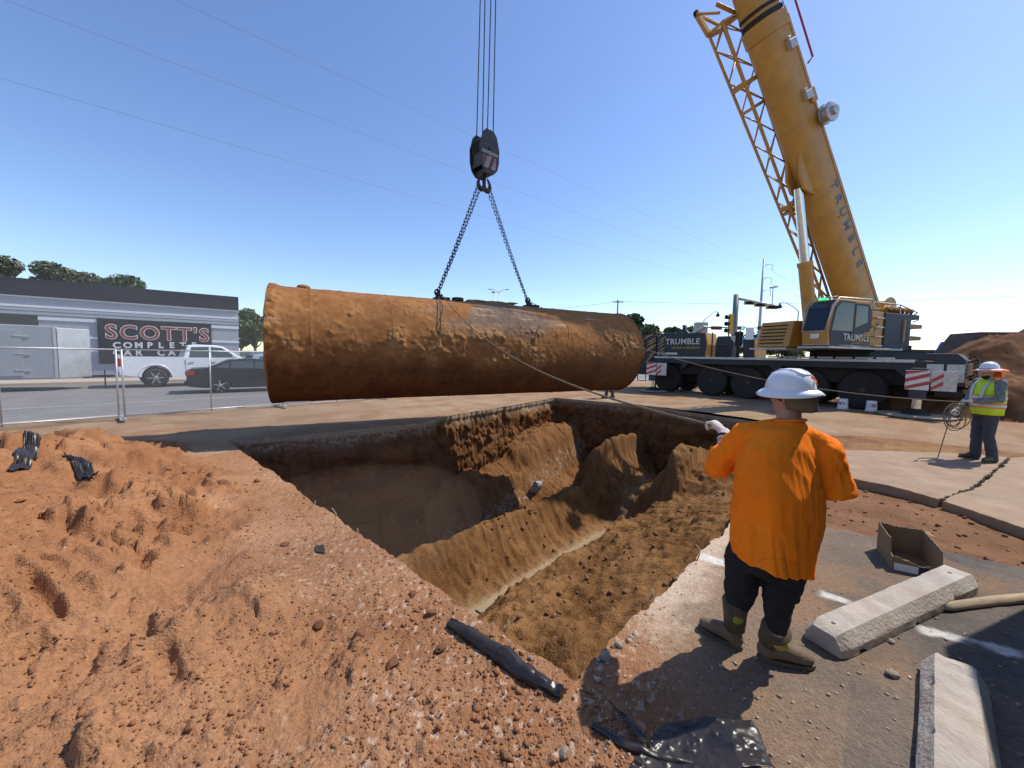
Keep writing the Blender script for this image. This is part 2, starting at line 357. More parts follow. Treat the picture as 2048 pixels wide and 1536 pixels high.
    k = lambda w: np.asarray(w)[:, None]
    t1 = np.clip(.5+.8*med+.4*fin, 0, 1); t2 = np.clip(.5+1.1*big, 0, 1)
    mound_c = cc((.26, .112, .048))*k(1-t1)+cc((.365, .175, .084))*k(t1)
    mound_c = mound_c*k(1-.5*nearf)+cc((.36, .185, .095))*k(.5*nearf)
    strip_c = cc((.30, .142, .065))*k(1-t1)+cc((.42, .225, .12))*k(t1)
    edge_c = cc((.60, .46, .34)); asp_c = cc((.105, .09, .08))*k(1-t1)+cc((.175, .145, .12))*k(t1)
    rust = sstep(-.15, .4, fbm(x*2.3+7, y*2.3, seed=61, oct=5)); asp_c = asp_c*k(1-.62*rust)+cc((.28, .155, .082))*k(.62*rust)
    dusty = np.clip(sstep(1.7, .2, ed)*.9*(b < 4)+.25*sstep(-.2, .6, med), 0, 1); asp_c = asp_c*k(1-.7*dusty)+cc((.30, .195, .12))*k(.7*dusty)
    wh = sstep(.34, .05, ed+.12*fin)*(a > 2.3)*(b < 3); asp_c = asp_c*k(1-.75*wh)+edge_c*k(.75*wh)
    # painted bay lines, worn
    for (p, q, w_) in ((gp(1835, 1255), gp(2048, 1312), .05), (gp(1400, 1112), gp(1545, 1160), .06), (gp(1640, 1185), gp(1700, 1205), .05)):
        dx, dy = q.x-p.x, q.y-p.y; l_ = math.hypot(dx, dy); dx, dy = dx/l_, dy/l_
        s = (x-p.x)*dx+(y-p.y)*dy; t = np.abs(-(x-p.x)*dy+(y-p.y)*dx)
        far_end = l_+(2.5 if p is not None and w_ == .05 and l_ > .5 else .0)
        w = sstep(w_+.012, w_-.012, t+.03*fin)*sstep(-.03, .03, s)*sstep(far_end+.05, far_end-.05, s)*sstep(-.45, .1, fbm(x*7, y*7, seed=63)+.15)
        asp_c = asp_c*k(1-.8*w)+cc((.68, .66, .60))*k(.8*w)
    dirt_c = cc((.175, .085, .042))*k(1-t1)+cc((.275, .145, .075))*k(t1)
    och = far_r*sstep(-.2, .4, fbm(x*.8, y*1.6, seed=64)); dirt_c = dirt_c*k(1-.55*och)+(cc((.24, .125, .042))*k(1-t1)+cc((.36, .21, .075))*k(t1))*k(.55*och)
    yard_c = cc((.27, .165, .092))*k(1-t1)+cc((.37, .255, .16))*k(t1)
    red = sstep(.1, .6, fbm(a*.35+2, b*1.4, seed=65, oct=4)); yard_c = yard_c*k(1-.55*red)+cc((.29, .135, .062))*k(.55*red)
    col = strip_c
    col = col*k(1-asp)+asp_c*k(asp); col = col*k(1-dirt)+dirt_c*k(dirt); col = col*k(1-yard)+yard_c*k(yard)
    g = np.clip(md*1.0, 0, 1); col = col*k(1-g)+mound_c*k(g)
    cr = np.clip(nearf*.9, 0, 1)*(1-md); col = col*k(1-cr)+(cc((.27, .125, .06))*k(1-t1)+cc((.37, .195, .105))*k(t1))*k(cr)
    spk = sstep(.62, .72, vnoise(x*38, y*38, seed=66))*np.clip(.8*crumb*(1-md), 0, 1); col = col*k(1-.55*spk)+cc((.62, .52, .42))*k(.55*spk)
    return z, np.clip(col, 0, 1)

matv('worked_ground', .95, .34, 30, .8, 60, .016, spec=.1, grit=.45)
NA, NR = 800, 520
th = np.linspace(-1.32, 1.32, NA); rr = .85*np.exp(np.linspace(0, math.log(34/.85), NR))
TH, RR = np.meshgrid(th, rr); gx = (RR*np.sin(TH)).ravel(); gy = (RR*np.cos(TH)).ravel()
ga, gb = to_ab(gx, gy)
inside = in_pit(ga, gb)
Fq = grid_faces(NR, NA); keep = ~inside[Fq].all(1)
# the site ends at the street kerb
keep &= ~(gb[Fq] > 14.35).all(1); Fq = Fq[keep]
used = np.zeros(len(gx), bool); used[Fq.ravel()] = True
mv = inside & used                                       # ragged rim: inner vertices slide onto the outline
a_, b_ = ga[mv], gb[mv]
D4 = np.stack([b_-b_lo(a_), b_hi(a_)-b_, a_-a_lo(b_), a_hi(b_)-a_]); w4 = D4.argmin(0)
b_ = np.where(w4 == 0, b_lo(a_), np.where(w4 == 1, b_hi(a_), b_)); a_ = np.where(w4 == 2, a_lo(b_), np.where(w4 == 3, a_hi(b_), a_))
ga[mv], gb[mv] = a_, b_; gx = ga*U2[0]+gb*N2[0]; gy = ga*U2[1]+gb*N2[1]
idx = np.full(len(gx), -1); idx[used] = np.arange(used.sum())
hz, hc = height(gx[used], gy[used])
fade = sstep(29, 33, np.hypot(gx[used], gy[used])); hz = hz*(1-fade)-.1*fade
me = mesh_np('site_ground', np.stack([gx[used], gy[used], hz], 1), idx[Fq], hc)
tag(add_obj('site_ground', me, 'worked_ground'), kind='structure')

# the plain around the site, one sheet to the horizon with a hole for the pit
mat('far_ground', (.26, .19, .12), .95, var=.3, scale=.15)
pit_c = [ab(1.2, .6), ab(13.8, 1.2), ab(14.9, 6.8), ab(14.2, 10.8), ab(1.1, 9.9)]
g = MB(); big_c = [Vector((-1500, -900, 0)), Vector((1500, -900, 0)), Vector((1800, 600, 0)), Vector((1500, 2500, 0)), Vector((-1500, 2500, 0))]
V = [p+ZZ*-.24 for p in pit_c]+[p+ZZ*-.24 for p in big_c]
order = [4, 0, 1, 3, 4]
bmh = bmesh.new(); vin = [bmh.verts.new(v) for v in V[:5]]; vout = [bmh.verts.new(v) for v in V[5:]]
eds = [bmh.edges.new((vin[i], vin[(i+1) % 5])) for i in range(5)]+[bmh.edges.new((vout[i], vout[(i+1) % 5])) for i in range(5)]
bmesh.ops.triangle_fill(bmh, use_beauty=True, edges=eds)
for f in [f for f in bmh.faces if all(v in vin for v in f.verts)]: bmh.faces.remove(f)
me = bpy.data.meshes.new('ground'); bmh.to_mesh(me); bmh.free(); tag(add_obj('ground', me, 'far_ground'), kind='structure')

# ---- pit walls: four ragged faces
matv('pit_earth', .97, .36, 16, .9, 30, .03, spec=.05, grit=.4)
def wall(name, ts, pos, out, amp, slab, conc=True):
    zs = np.concatenate([[.0], np.linspace(-.012, -3.6, 84)]); T, Zg = np.meshgrid(ts, zs, indexing='ij'); t = T.ravel(); z = Zg.ravel()
    P = np.array([pos(q) for q in ts]); Nn = np.array([out(q) for q in ts]); Px = np.repeat(P, len(zs), 0); No = np.repeat(Nn, len(zs), 0)
    gz, _ = height(P[:, 0], P[:, 1]); gz = np.repeat(np.minimum(gz, .02), len(zs))
    dpt = -z
    gouge = fbm(t*2.6, z*.35, seed=71, oct=4)*.10+ridge(t*5.5, z*.8, seed=72, oct=3)*.07-.05
    big = fbm(t*.8, z*.6, seed=73, oct=3)*.22
    teeth = (np.abs(((t*1.0+.25*fbm(t*.7, z*.8, seed=69))/.19) % 1-.5)-.25)*.09*sstep(-.1, .35, fbm(t*.9, z*.5, seed=68))
    clod = fbm(t*9, z*9, seed=74, oct=3)*.022+fbm(t*24, z*24, seed=76, oct=2)*.010-chunks(t+.1*fbm(t*4, z*4, seed=67), z+.1*fbm(t*4, z*4, seed=66), .28, 65, .2)*.38+teeth
    body = sstep(.10, .5, dpt)
    off = amp*(body*(gouge*sstep(.2, .8, dpt)+big)+clod*(.25+.75*body))+.05*sstep(.1, .2, dpt)*slab-.16*dpt*body*.6
    off -= .25*sstep(2.2, 3.2, dpt)*(.6+.4*fbm(t*2, z*0, seed=75))
    W = Px+No*(off[:, None]+.012); W[:, 2] = z+gz-.004
    n = len(z); k = lambda w: np.asarray(w)[:, None]
    t1 = np.clip(.5+1.2*fbm(t*1.5, z*3, seed=77, oct=4), 0, 1)
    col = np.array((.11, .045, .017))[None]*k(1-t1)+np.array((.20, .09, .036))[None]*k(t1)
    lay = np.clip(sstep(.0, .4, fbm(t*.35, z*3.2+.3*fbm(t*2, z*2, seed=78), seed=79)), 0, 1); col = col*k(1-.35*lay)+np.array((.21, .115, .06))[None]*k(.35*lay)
    if conc:
        gr = sstep(.42, .14, dpt+.1*fbm(t*4, z*4, seed=80)); sp = sstep(.1, .5, vnoise(t*26, z*26, seed=81)); col = col*k(1-.75*gr)+(np.array((.24, .17, .115))[None]*k(1-sp)+np.array((.46, .38, .29))[None]*k(sp))*k(.75*gr)
        cn = sstep(.135, .115, dpt+.02*fbm(t*6, 0*t, seed=82)); col = col*k(1-cn)+np.array((.36, .28, .20))[None]*k(cn)
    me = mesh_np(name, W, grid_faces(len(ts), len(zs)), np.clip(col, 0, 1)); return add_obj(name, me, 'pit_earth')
def P2(a, b): return (a*U2[0]+b*N2[0], a*U2[1]+b*N2[1], 0)
un = np.array([U2[0], U2[1], 0]); nn = np.array([N2[0], N2[1], 0])
f1 = lambda f, q: float(f(np.array([q]))[0])
exc = tag(bpy.data.objects.new('excavation', None), kind='structure'); C.objects.link(exc)
wl = [wall('wall_face', np.linspace(1.45, 13.75, 330), lambda q: P2(q, f1(b_hi, q)), lambda q: nn, 1.0, 1.0),
      wall('wall_face', np.linspace(1.4, 10.4, 260), lambda q: P2(f1(a_hi, q), q), lambda q: un, 1.0, 1.0),
      wall('wall_face', np.linspace(1.45, 13.6, 160), lambda q: P2(q, f1(b_lo, q)), lambda q: -nn, .35, .6),
      wall('wall_face', np.linspace(.9, 9.6, 150), lambda q: P2(f1(a_lo, q), q), lambda q: -un, .35, .6, False)]
for w in wl: w.parent = exc
# ---- pit floor: two tank cradles with a ridge between
A_, B_ = np.meshgrid(np.linspace(1.0, 14.8, 400), np.linspace(.5, 10.9, 330), indexing='ij'); a = A_.ravel(); b = B_.ravel()
x = a*U2[0]+b*N2[0]; y = a*U2[1]+b*N2[1]
med = fbm(a*1.2, b*1.2, seed=91); fin = fbm(a*7, b*7, seed=92)
wob = .10*fbm(a*1.1, 0*a, seed=93)+.05*fbm(a*4, 0*a, seed=94)
t = b-5.1-wob*.5
cr = -2.02+.5*sstep(9.5, 11.2, a)-.25*sstep(3.4, 1.8, a)               # ridge crest height
zt = -3.0+.86*t*t; z1 = np.minimum(zt, cr+.12*med)
t2 = b-7.55; z2 = -3.05+.95*t2*t2
left = np.where(t2 < 0, np.minimum(z2, cr), np.minimum(z2, -1.95+.5*sstep(8, 12, a)))
zL = left
zR = cr+.40*np.clip(4.15-b, 0, 2.5)*(1-sstep(8.8, 10.4, a)*.45)+.12*med
z = np.where(b > 6.15+wob, np.minimum(zL, cr+.02-.25*sstep(6.15, 6.6, b-wob)), np.where(t < -1.06, np.maximum(zR, zt*0+cr-.1), z1))
z = np.where((b > 4.0) & (b < 6.15+wob), z1, z)
# smooth the joints by blurring across the grid
Zg = z.reshape(A_.shape)
for _ in range(7): Zg[1:-1, 1:-1] = (Zg[1:-1, 1:-1]*2+Zg[:-2, 1:-1]+Zg[2:, 1:-1]+Zg[1:-1, :-2]+Zg[1:-1, 2:])/6
z = Zg.ravel()
endw = sstep(9.6, 10.6, a+.5*med+.12*(b-5)); z = z+endw*(.75+.3*med)*np.where(np.abs(b-5.1) < 1.6, .9, .35)*(1-sstep(12.8, 13.3, a)*.2)
z += .55*sstep(3.0, 1.7, a+.3*med)+.45*sstep(8.2, 8.9, b-.05*(a-6)+.2*med)*sstep(4.5, 6.5, a)
flat = sstep(.26, .12, np.abs(t-.03*fin)+.05*np.clip(4.6-a, 0, 3)+.22*sstep(8.8, 9.9, a))
rg = 1-flat
z += rg*(.07*med+.06*fbm(a*3, b*3, seed=95)+.028*fin+.10*(ridge(a*1.4, b*2.2, seed=90, oct=4)-.62)+bumps(x, y, .32, 96, .1, .4, .45)*.28+bumps(x, y, .13, 97, .15, .45, .5)*.45+bumps(x, y, .06, 98, .2, .5, .5)*.6)
xa, xb = a+.09*fin+.1*med, b+.09*fbm(a*5, b*5, seed=89)
z += rg*(chunks(xa, xb, .45, 87, .18)*.20*sstep(-.25, .25, fbm(a*.8, b*.8, seed=86))+chunks(xa, xb, .16, 88, .22)*.26)
scr = ridge(a*6.0, b*.7, seed=99, oct=3)+.5*np.abs(((a+.2*med)/.2) % 1-.5); z += rg*.07*(scr-.6)*sstep(.25, .8, np.abs(t))*sstep(1.3, .9, np.abs(t))
z = np.where(flat > .5, np.minimum(z, -2.975+.004*fin), z)
k = lambda w: np.asarray(w)[:, None]
t1 = np.clip(.5+.9*med+.6*fin, 0, 1)
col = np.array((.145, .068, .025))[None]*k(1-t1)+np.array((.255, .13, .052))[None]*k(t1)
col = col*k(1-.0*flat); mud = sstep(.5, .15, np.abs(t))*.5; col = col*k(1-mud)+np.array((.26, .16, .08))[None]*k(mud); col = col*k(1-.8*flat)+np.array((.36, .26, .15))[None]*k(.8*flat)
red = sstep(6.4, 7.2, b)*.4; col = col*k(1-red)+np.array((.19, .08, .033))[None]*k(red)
grv = sstep(.25, .05, np.abs(b-7.9-.1*(a-7)+.3*med))*sstep(.2, .5, vnoise(x*22, y*22, seed=101))*.7; col = col*k(1-grv)+np.array((.32, .26, .2))[None]*k(grv)
FL_A, FL_B, FL_Z = A_[:, 0], B_[0], z.reshape(A_.shape)
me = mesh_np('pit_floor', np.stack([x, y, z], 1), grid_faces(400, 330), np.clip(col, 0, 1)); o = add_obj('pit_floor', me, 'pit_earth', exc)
def floor_z(p):
    a, b = p.x*U2[0]+p.y*U2[1], p.x*N2[0]+p.y*N2[1]
    i = int(np.clip(np.searchsorted(FL_A, a), 1, len(FL_A)-1)); j = int(np.clip(np.searchsorted(FL_B, b), 1, len(FL_B)-1)); return float(FL_Z[i, j])
def hz1(x, y): return float(height(np.array([float(x)]), np.array([float(y)]))[0][0])
# muddy water lying in the cradle
mat('muddy_water', (.32, .235, .14), .12, var=.12, scale=3)
w = MB(); sN = 40; aa = np.linspace(4.6, 9.2, sN); Lp = [ab(q, 5.1+.05*f1(lambda v: fbm(v*1.1, 0*v, seed=93), q)+.025*f1(lambda v: fbm(v*4, 0*v, seed=94), q)+.09+.03*math.sin(q*9), -2.966) for q in aa]; Rp = [p-NN*(.16+.05*math.sin(i*1.3)+.03*math.sin(i*2.9)) for i, p in enumerate(Lp)]
w.add(Lp+Rp, [(i, i+1, sN+i+1, sN+i) for i in range(sN-1)]); tag(w.build('muddy_puddle', 'muddy_water'), kind='structure')

# ---- concrete slabs at the right, broken edges
mat('slab_concrete', (.30, .21, .135), .92, var=.34, scale=2.2, bump=.25, bscale=90, dust=.5, dustcol=(.30, .17, .092))
def slab(pts, z0, z1, seed):
    P = []; m = len(pts); rs = random.Random(seed)
    for i in range(m):
        p, q = pts[i], pts[(i+1) % m]; L_ = (q-p).length; k = max(1, int(min(L_, 14)/.07)) if L_ < 14 else 1
        nr = Vector((q.y-p.y, p.x-q.x, 0)).normalized()
        for j in range(k):
            tt = p+(q-p)*(j/k); w = .03*float(fbm(np.array([tt.x*3.]), np.array([tt.y*3.]), seed=seed)[0])+.018*rs.uniform(-1, 1); P.append(tt+nr*w)
    b = MB(); b.prism([(p.x, p.y) for p in P], z0, z1, 'xy'); o = b.build('concrete_slab', 'slab_concrete', bev=.012, seg=2); return tag(o, kind='structure')
G = gp
slab([G(1560, 930), G(1640, 945), G(1700, 960), G(1790, 978), G(1876, 1003), G(1952, 975), G(2015, 917), G(1900, 909), G(1760, 905), G(1640, 902), G(1570, 898)], -.14, .035, 5)
slab([G(1884, 1004), G(1960, 1030), G(2048, 1060), G(2300, 1145), G(2500, 950), G(2048, 916), G(2023, 917), G(1959, 975)], -.16, .022, 6)
# ---- street, kerbs, far pavement and lots
mat('road_asphalt', (.17, .165, .16), .9, var=.2, scale=.9, bump=.15, bscale=120, dust=.35, dustcol=(.24, .20, .165))
mat('kerb_concrete', (.44, .38, .31), .9, var=.18, scale=1.5, dust=.3)
mat('lot_asphalt', (.15, .14, .13), .92, var=.2, scale=.5, dust=.25, dustcol=(.26, .22, .18))
mat('road_paint', (.34, .33, .30), .8, var=.4, scale=5)
def strip_ab(name, a0, a1, b0, b1, z0, z1, m, kind='structure', bev=0):
    b = MB(frame(UU, NN, ZZ, (0, 0, 0))); b.box(a0, a1, b0, b1, z0, z1); o = b.build(name, m, bev=bev); return tag(o, kind=kind)
strip_ab('street', -160, 320, 14.55, 28.3, -.4, -.02, 'road_asphalt')
strip_ab('kerb', -160, 320, 14.25, 14.55, -.4, .03, 'kerb_concrete', bev=.02)
strip_ab('kerb', -160, 320, 28.3, 28.6, -.4, .11, 'kerb_concrete', bev=.02)
strip_ab('pavement', -160, 320, 28.6, 31.2, -.4, .10, 'kerb_concrete')
strip_ab('parking_lot', -160, 13.0, 31.2, 90, -.4, .06, 'lot_asphalt')
strip_ab('lane_line', -160, 320, 18.0, 18.12, -.03, -.016, 'road_paint'); 
strip_ab('parking_lot', 13.0, 320, 31.2, 120, -.4, .05, 'lot_asphalt')
strip_ab('cross_street', 44, 60, -160, 14.25, -.4, -.02, 'road_asphalt')
# ================================================================== THE LIFTED TANK
TL, TR = Vector((-5.0, 7.98, 1.93)), Vector((3.25, 12.28, 1.98)); TRAD = 1.215
t_ax = (TR-TL).normalized(); T_LEN = (TR-TL).length; t_h = ZZ.cross(t_ax).normalized(); t_z = t_ax.cross(t_h)   # t_h points away from the camera
MT = frame(t_ax, t_h, t_z, TL)
matv('tank_crust', .93, .34, 9, .6, 38, .012, spec=.15)
tank = thing('storage_tank', 'huge rusty mud-caked steel storage tank hanging from chains above the pit', 'tank', M=MT)
nu, nv = 460, 330
Ug, Vg = np.meshgrid(np.linspace(0, T_LEN, nu), np.linspace(0, 2*math.pi, nv, endpoint=False), indexing='ij'); s = Ug.ravel(); ph = Vg.ravel()
cy, cz = np.cos(ph), np.sin(ph)                          # cy<0 is the camera side
cx3, cy3, cz3 = s, cy*TRAD, cz*TRAD
front = -cy
n_b = fbm(cx3*.7, cy3*.7, cz3*.7, 4, 201); n_m = fbm(cx3*2.6, cy3*2.6, cz3*2.6, 4, 202); n_f = fbm(cx3*11, cy3*11, cz3*11, 4, 203)
belt = sstep(-.42, -.12, cz+.16*n_b+.1*n_m)*sstep(.62, .25, cz+.22*n_b+.12*n_m)       # the band of clods along the flank
patch = sstep(.02, .22, n_m+.6*n_b+.12*n_f-.12)*sstep(-.35, .1, cz)
belt = belt*sstep(-.45, .15, fbm(s*.55, cz*1.2, seed=209)+.35*n_m)
clump = np.clip(belt*(.30+.9*sstep(-.1, .35, n_m))+.22*patch*sstep(.2, .6, cz)*sstep(8.3, 2.0, s), 0, 1)
edge = sstep(.30, .08, s)+sstep(T_LEN-.16, T_LEN-.03, s)*.4
disp = .008*n_b+.022*clump*(.55+.9*n_m+.7*n_f)+clump*.03*ridge(cx3*6, cy3*6, cz3*6, 3, 204)**2+.006*n_f+edge*.035*(.6+n_m+.6*n_f)
disp += .016*sstep(.45, .62, vnoise(cx3*5, cy3*5, cz3*5, 205))*belt+.02*sstep(.5, .6, vnoise(cx3*9, cy3*9, cz3*9, 206))*np.clip(belt+patch*.5, 0, 1)
disp = disp+clump*chunks(s+.05*n_m, ph*TRAD+.05*n_f, .13, 211, .25)*.32
disp = np.maximum(disp, -.012); seam = sstep(.022, .006, np.abs(((s+.02) % 1.52)-.76)); disp = disp+.009*seam*(1-clump)
disp += .016*np.abs(((s/1.46) % 1)-.5 > .488)*0
rad = TRAD-.02+disp; Vt = np.stack([s, cy*rad, cz*rad], 1)
k = lambda w: np.asarray(w)[:, None]
t1 = np.clip(.5+.9*n_m+.4*n_f, 0, 1)
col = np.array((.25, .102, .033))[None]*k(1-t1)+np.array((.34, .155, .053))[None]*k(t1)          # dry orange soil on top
bare = sstep(.05, .42, n_b+.35*n_m+.9*np.exp(-((s-4.9)/1.5)**2)-.35)*sstep(.1, .35, cz)*(1-.8*clump)
coat = np.array((.085, .075, .07))[None]*k(1-t1)+np.array((.26, .175, .115))[None]*k(t1)
col = col*k(1-.85*bare)+coat*k(.85*bare)
under_shade_c = np.array((.10, .040, .016))[None]*k(1-t1)+np.array((.155, .067, .027))[None]*k(t1)
low = sstep(.0, -.45, cz+.15*n_b+.1*n_m); col = col*k(1-low)+under_shade_c*k(low)  # shade of the tank's underside painted in as darker brown
cb = clump*.75; mudc = np.array((.17, .080, .030))[None]*k(1-t1)+np.array((.30, .155, .060))[None]*k(t1); col = col*k(1-cb)+mudc*k(cb)
scr = sstep(.78, .84, vnoise(s*.9, ph*38, seed=207))*sstep(.25, .5, cz)*sstep(.0, .3, vnoise(s*2, ph*9, seed=208)); col = col*k(1-.5*scr)+np.array((.55, .45, .33))[None]*k(.5*scr)
stn = sstep(.1, .45, fbm(s*.9+4, ph*2.2, seed=212, oct=5))*.32*(cz > -.2)*(1-clump); col = col*k(1-stn)+np.array((.13, .062, .03))[None]*k(stn)
rt = sstep(6.6, 8.2, s)*.35; col = col*k(1-rt)+np.array((.23, .11, .048))[None]*k(rt)
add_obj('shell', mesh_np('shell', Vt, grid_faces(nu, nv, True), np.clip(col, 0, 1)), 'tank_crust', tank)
for s0, sg in ((.0, -1), (T_LEN, 1)):
    rg = np.linspace(0.001, 1, 40); Rg, Pg = np.meshgrid(rg, np.linspace(0, 2*math.pi, 120, endpoint=False), indexing='ij'); r_ = Rg.ravel(); p_ = Pg.ravel()
    nzz = fbm(r_*np.cos(p_)*4, r_*np.sin(p_)*4, s0, 4, 210)
    V = np.stack([s0+sg*(.05*np.sqrt(np.clip(1-r_**2, 0, 1))*2.2+.02*nzz-.02), r_*np.cos(p_)*(TRAD+.003), r_*np.sin(p_)*(TRAD+.003)], 1)
    c = np.array((.19, .085, .035))[None]*k(.5-.5*nzz)+np.array((.36, .17, .07))[None]*k(.5+.5*nzz)
    add_obj('end_cap', mesh_np('end_cap', V, grid_faces(40, 120, True), np.clip(c, 0, 1)), 'tank_crust', tank)
mat('tank_mud', (.34, .15, .05), .95, var=.3, scale=14, bump=.7, bscale=40)
mat('black_steel', (.022, .022, .025), .55, .6, var=.4, scale=12, dust=.18, dustcol=(.22, .14, .08))
mat('dark_strap', (.05, .045, .04), .8, var=.3, scale=20)
lug_s = [.372*T_LEN, .648*T_LEN]
for ls in lug_s:
    b = MB(); b.box(ls-.02, ls+.34, -.16, .16, TRAD-.06, TRAD+.035); b.box(ls+.02, ls+.18, -.035, .035, TRAD, TRAD+.11); b.lathe([(.05, -.06), (.05, .06)], (ls+.06, 0, TRAD+.12), (0, 1, 0), 12)
    b.build('lifting_lug', 'black_steel', tank, bev=.008)
b = MB(); b.lathe([(.15, 0), (.15, .07), (.12, .08), (.0, .08)], (3.6*1.12, -.05, TRAD-.02), n=20); b.build('fill_cap', 'black_steel', tank, auto=40)
b = MB(); b.ball((.62, 0, TRAD+.01), (.13, .1, .06), 10, 7); b.build('mud_lump', 'tank_mud', tank, smooth=True)
for (s0, a0, a1) in ((lug_s[0]+.05, 92, 172), (lug_s[1]-.2, 150, 176)):
    b = MB(); b.tube([(s0-.10*math.sin(q*3)-.30*(q**2), math.cos(R(a0+(a1-a0)*q))*(TRAD+.05), math.sin(R(a0+(a1-a0)*q))*(TRAD+.05)) for q in np.linspace(0, 1, 16)], .011, 6); b.build('loose_cord', 'dark_strap', tank, smooth=True)
mat('plastic_film', (.30, .31, .33), .3, var=.3, scale=8)
b = MB(); n_ = 14
for i in range(n_):
    for j in range(6): b.v.append(Vector((lug_s[0]+.85+i*.11, -.22+j*.1, math.sqrt(TRAD**2-(-.22+j*.1)**2)+.03+.03*random.random())))
b.f += [(i*6+j, (i+1)*6+j, (i+1)*6+j+1, i*6+j+1) for i in range(n_-1) for j in range(5)]; b.build('plastic_film', 'plastic_film', tank, smooth=True)

# ---- hook block, chains, hoist ropes
lugs = [MT @ Vector((q+.06, 0, TRAD+.12)) for q in lug_s]
hook_xy = MT @ Vector((.526*T_LEN, 0, 0)); HY = hook_xy.y
hk = dp(968, 384, HY)                                    # bottom of the hook
bx = dp(972, 262, HY+.02)                                # top of the block
HB = (bx.z-hk.z)
Mh = Matrix.Translation((hk.x, HY, hk.z)) @ Matrix.Rotation(R(42), 4, 'Z')
hook = thing('hook_block', 'black crane hook block with red and white stripes hanging from four ropes', 'hook block', M=Mh)
mat('block_black', (.02, .021, .026), .45, .3, var=.35, scale=9, dust=.12)
mat('shaded_white', (.26, .25, .245), .6, var=.5, scale=12); mat('shaded_red', (.16, .025, .025), .6, var=.4, scale=12)  # darker copies of the stripe paints: the plates' shade is put into the colour
mat('stripe_red', (.45, .035, .04), .5, var=.25, scale=14, dust=.15); mat('stripe_white', (.72, .70, .68), .5, var=.15, scale=14, dust=.15)
prof = [(-.25, .52), (-.30, .70), (-.31, 1.02), (-.22, 1.33), (-.12, 1.44), (.12, 1.44), (.22, 1.33), (.31, 1.02), (.30, .70), (.25, .52), (.12, .38), (-.12, .38)]
for y0 in (-.225, .20):
    b = MB(); b.prism(prof, y0, y0+.03); b.build('side_plate', 'block_black', hook, bev=.006)
for y0 in (-.125, 0, .125):
    b = MB(); b.lathe([(.06, -.045), (.26, -.045), (.285, -.035), (.25, 0), (.285, .035), (.26, .045), (.06, .045)], (0, y0, 1.0), (0, 1, 0), 28); b.build('sheave', 'black_steel', hook, auto=40)
b = MB(); b.lathe([(.05, -.25), (.05, .25)], (0, 0, 1.0), (0, 1, 0), 14); b.box(-.13, .13, -.19, .19, .40, .52); b.box(-.24, -.21, -.2, .2, .55, .95); b.box(.21, .24, -.2, .2, .55, .95); b.build('block_frame', 'block_black', hook, bev=.008)
for y0, sg in ((-.2275, -1), (.2325, 1)):
    b = MB(); b.box(-.20, .20, y0-.003, y0+.003, .50, .80); pl_ = b.build('stripe_plate', 'shaded_white', hook)
    for q in (-.24, 0.0, .24):
        b = MB(); yy = y0+sg*.004; pts = [(max(-.20, min(.20, q-.06)), .50), (max(-.20, min(.20, q+.04)), .50), (max(-.20, min(.20, q+.16)), .80), (max(-.20, min(.20, q+.06)), .80)]
        b.prism(pts, yy-.001, yy+.001); b.build('red_stripe', 'shaded_red', pl_)
    b = MB(); b.box(-.26, .26, y0-.003, y0+.003, .84, .92); b.build('rating_plate', 'shaded_white', hook)
b = MB(); b.tube([(0, 0, .42), (0, 0, .02)], [.045, .05], 14)
for sg in (-1, 1):
    b.tube([(sg*.02, 0, .08), (sg*.09, 0, .045), (sg*.155, 0, .075), (sg*.19, 0, .15), (sg*.18, 0, .235), (sg*.13, 0, .31), (sg*.10, 0, .36)], [.06, .062, .058, .05, .038, .028, .018], 12, flat=1.0)
b.build('ramshorn_hook', 'block_black', hook, smooth=True)
for y0 in (-.2, .0, ): pass
mat('chain_steel', (.035, .035, .04), .45, .8, var=.4, scale=30)
def link_mesh(mb, c, T, S, pitch=.088, w=.026, r=.008):
    T = T.normalized(); S = (S-T*S.dot(T)).normalized(); pts = []; h = pitch/2+.004-w*.4
    for i in range(12):
        a = 2*math.pi*i/12; q = T*(math.sin(a)*w+(h if math.sin(a) > 0 else -h)*1.0)+S*math.cos(a)*w
        pts.append(c+q)
    mb.tube(pts, r, 5, closed=True)
for i, (lg, sx) in enumerate(((lugs[0], -1), (lugs[1], 1))):
    side = 'left' if sx < 0 else 'right'
    ch = thing('chain_sling', 'doubled steel lifting chain from the hook to the %s lug of the tank' % ('left-hand' if sx < 0 else 'right-hand'), 'chain', lg, group='lifting chains')
    top = Mh @ Vector((sx*.155, 0, .10))
    for d_ in (-1, 1):
        mb = MB(); p0 = top+t_ax*(.045*d_)-lg; p1 = Vector((0, .02*d_, 0))+t_ax*.012*d_; d = p1-p0; n_ = int(d.length/.088)
        for q in range(n_):
            f = (q+.5)/n_; c = p0.lerp(p1, f)-ZZ*.05*math.sin(math.pi*f); S = Vector((0, 1, 0)) if q % 2 else d.cross(Vector((0, 1, 0)))
            S = Matrix.Rotation(.5+d_*.4, 3, d.normalized()) @ S
            link_mesh(mb, c, d, S)
        mb.build('chain_strand', 'chain_steel', ch, smooth=True)
    mb = MB(); mb.tube([Vector((.06*math.cos(a), .02*math.sin(2*a), .03+.075*math.sin(a))) for a in np.linspace(0, 2*math.pi, 16, endpoint=False)], .02, 8, closed=True); mb.build('shackle', 'black_steel', ch, smooth=True)

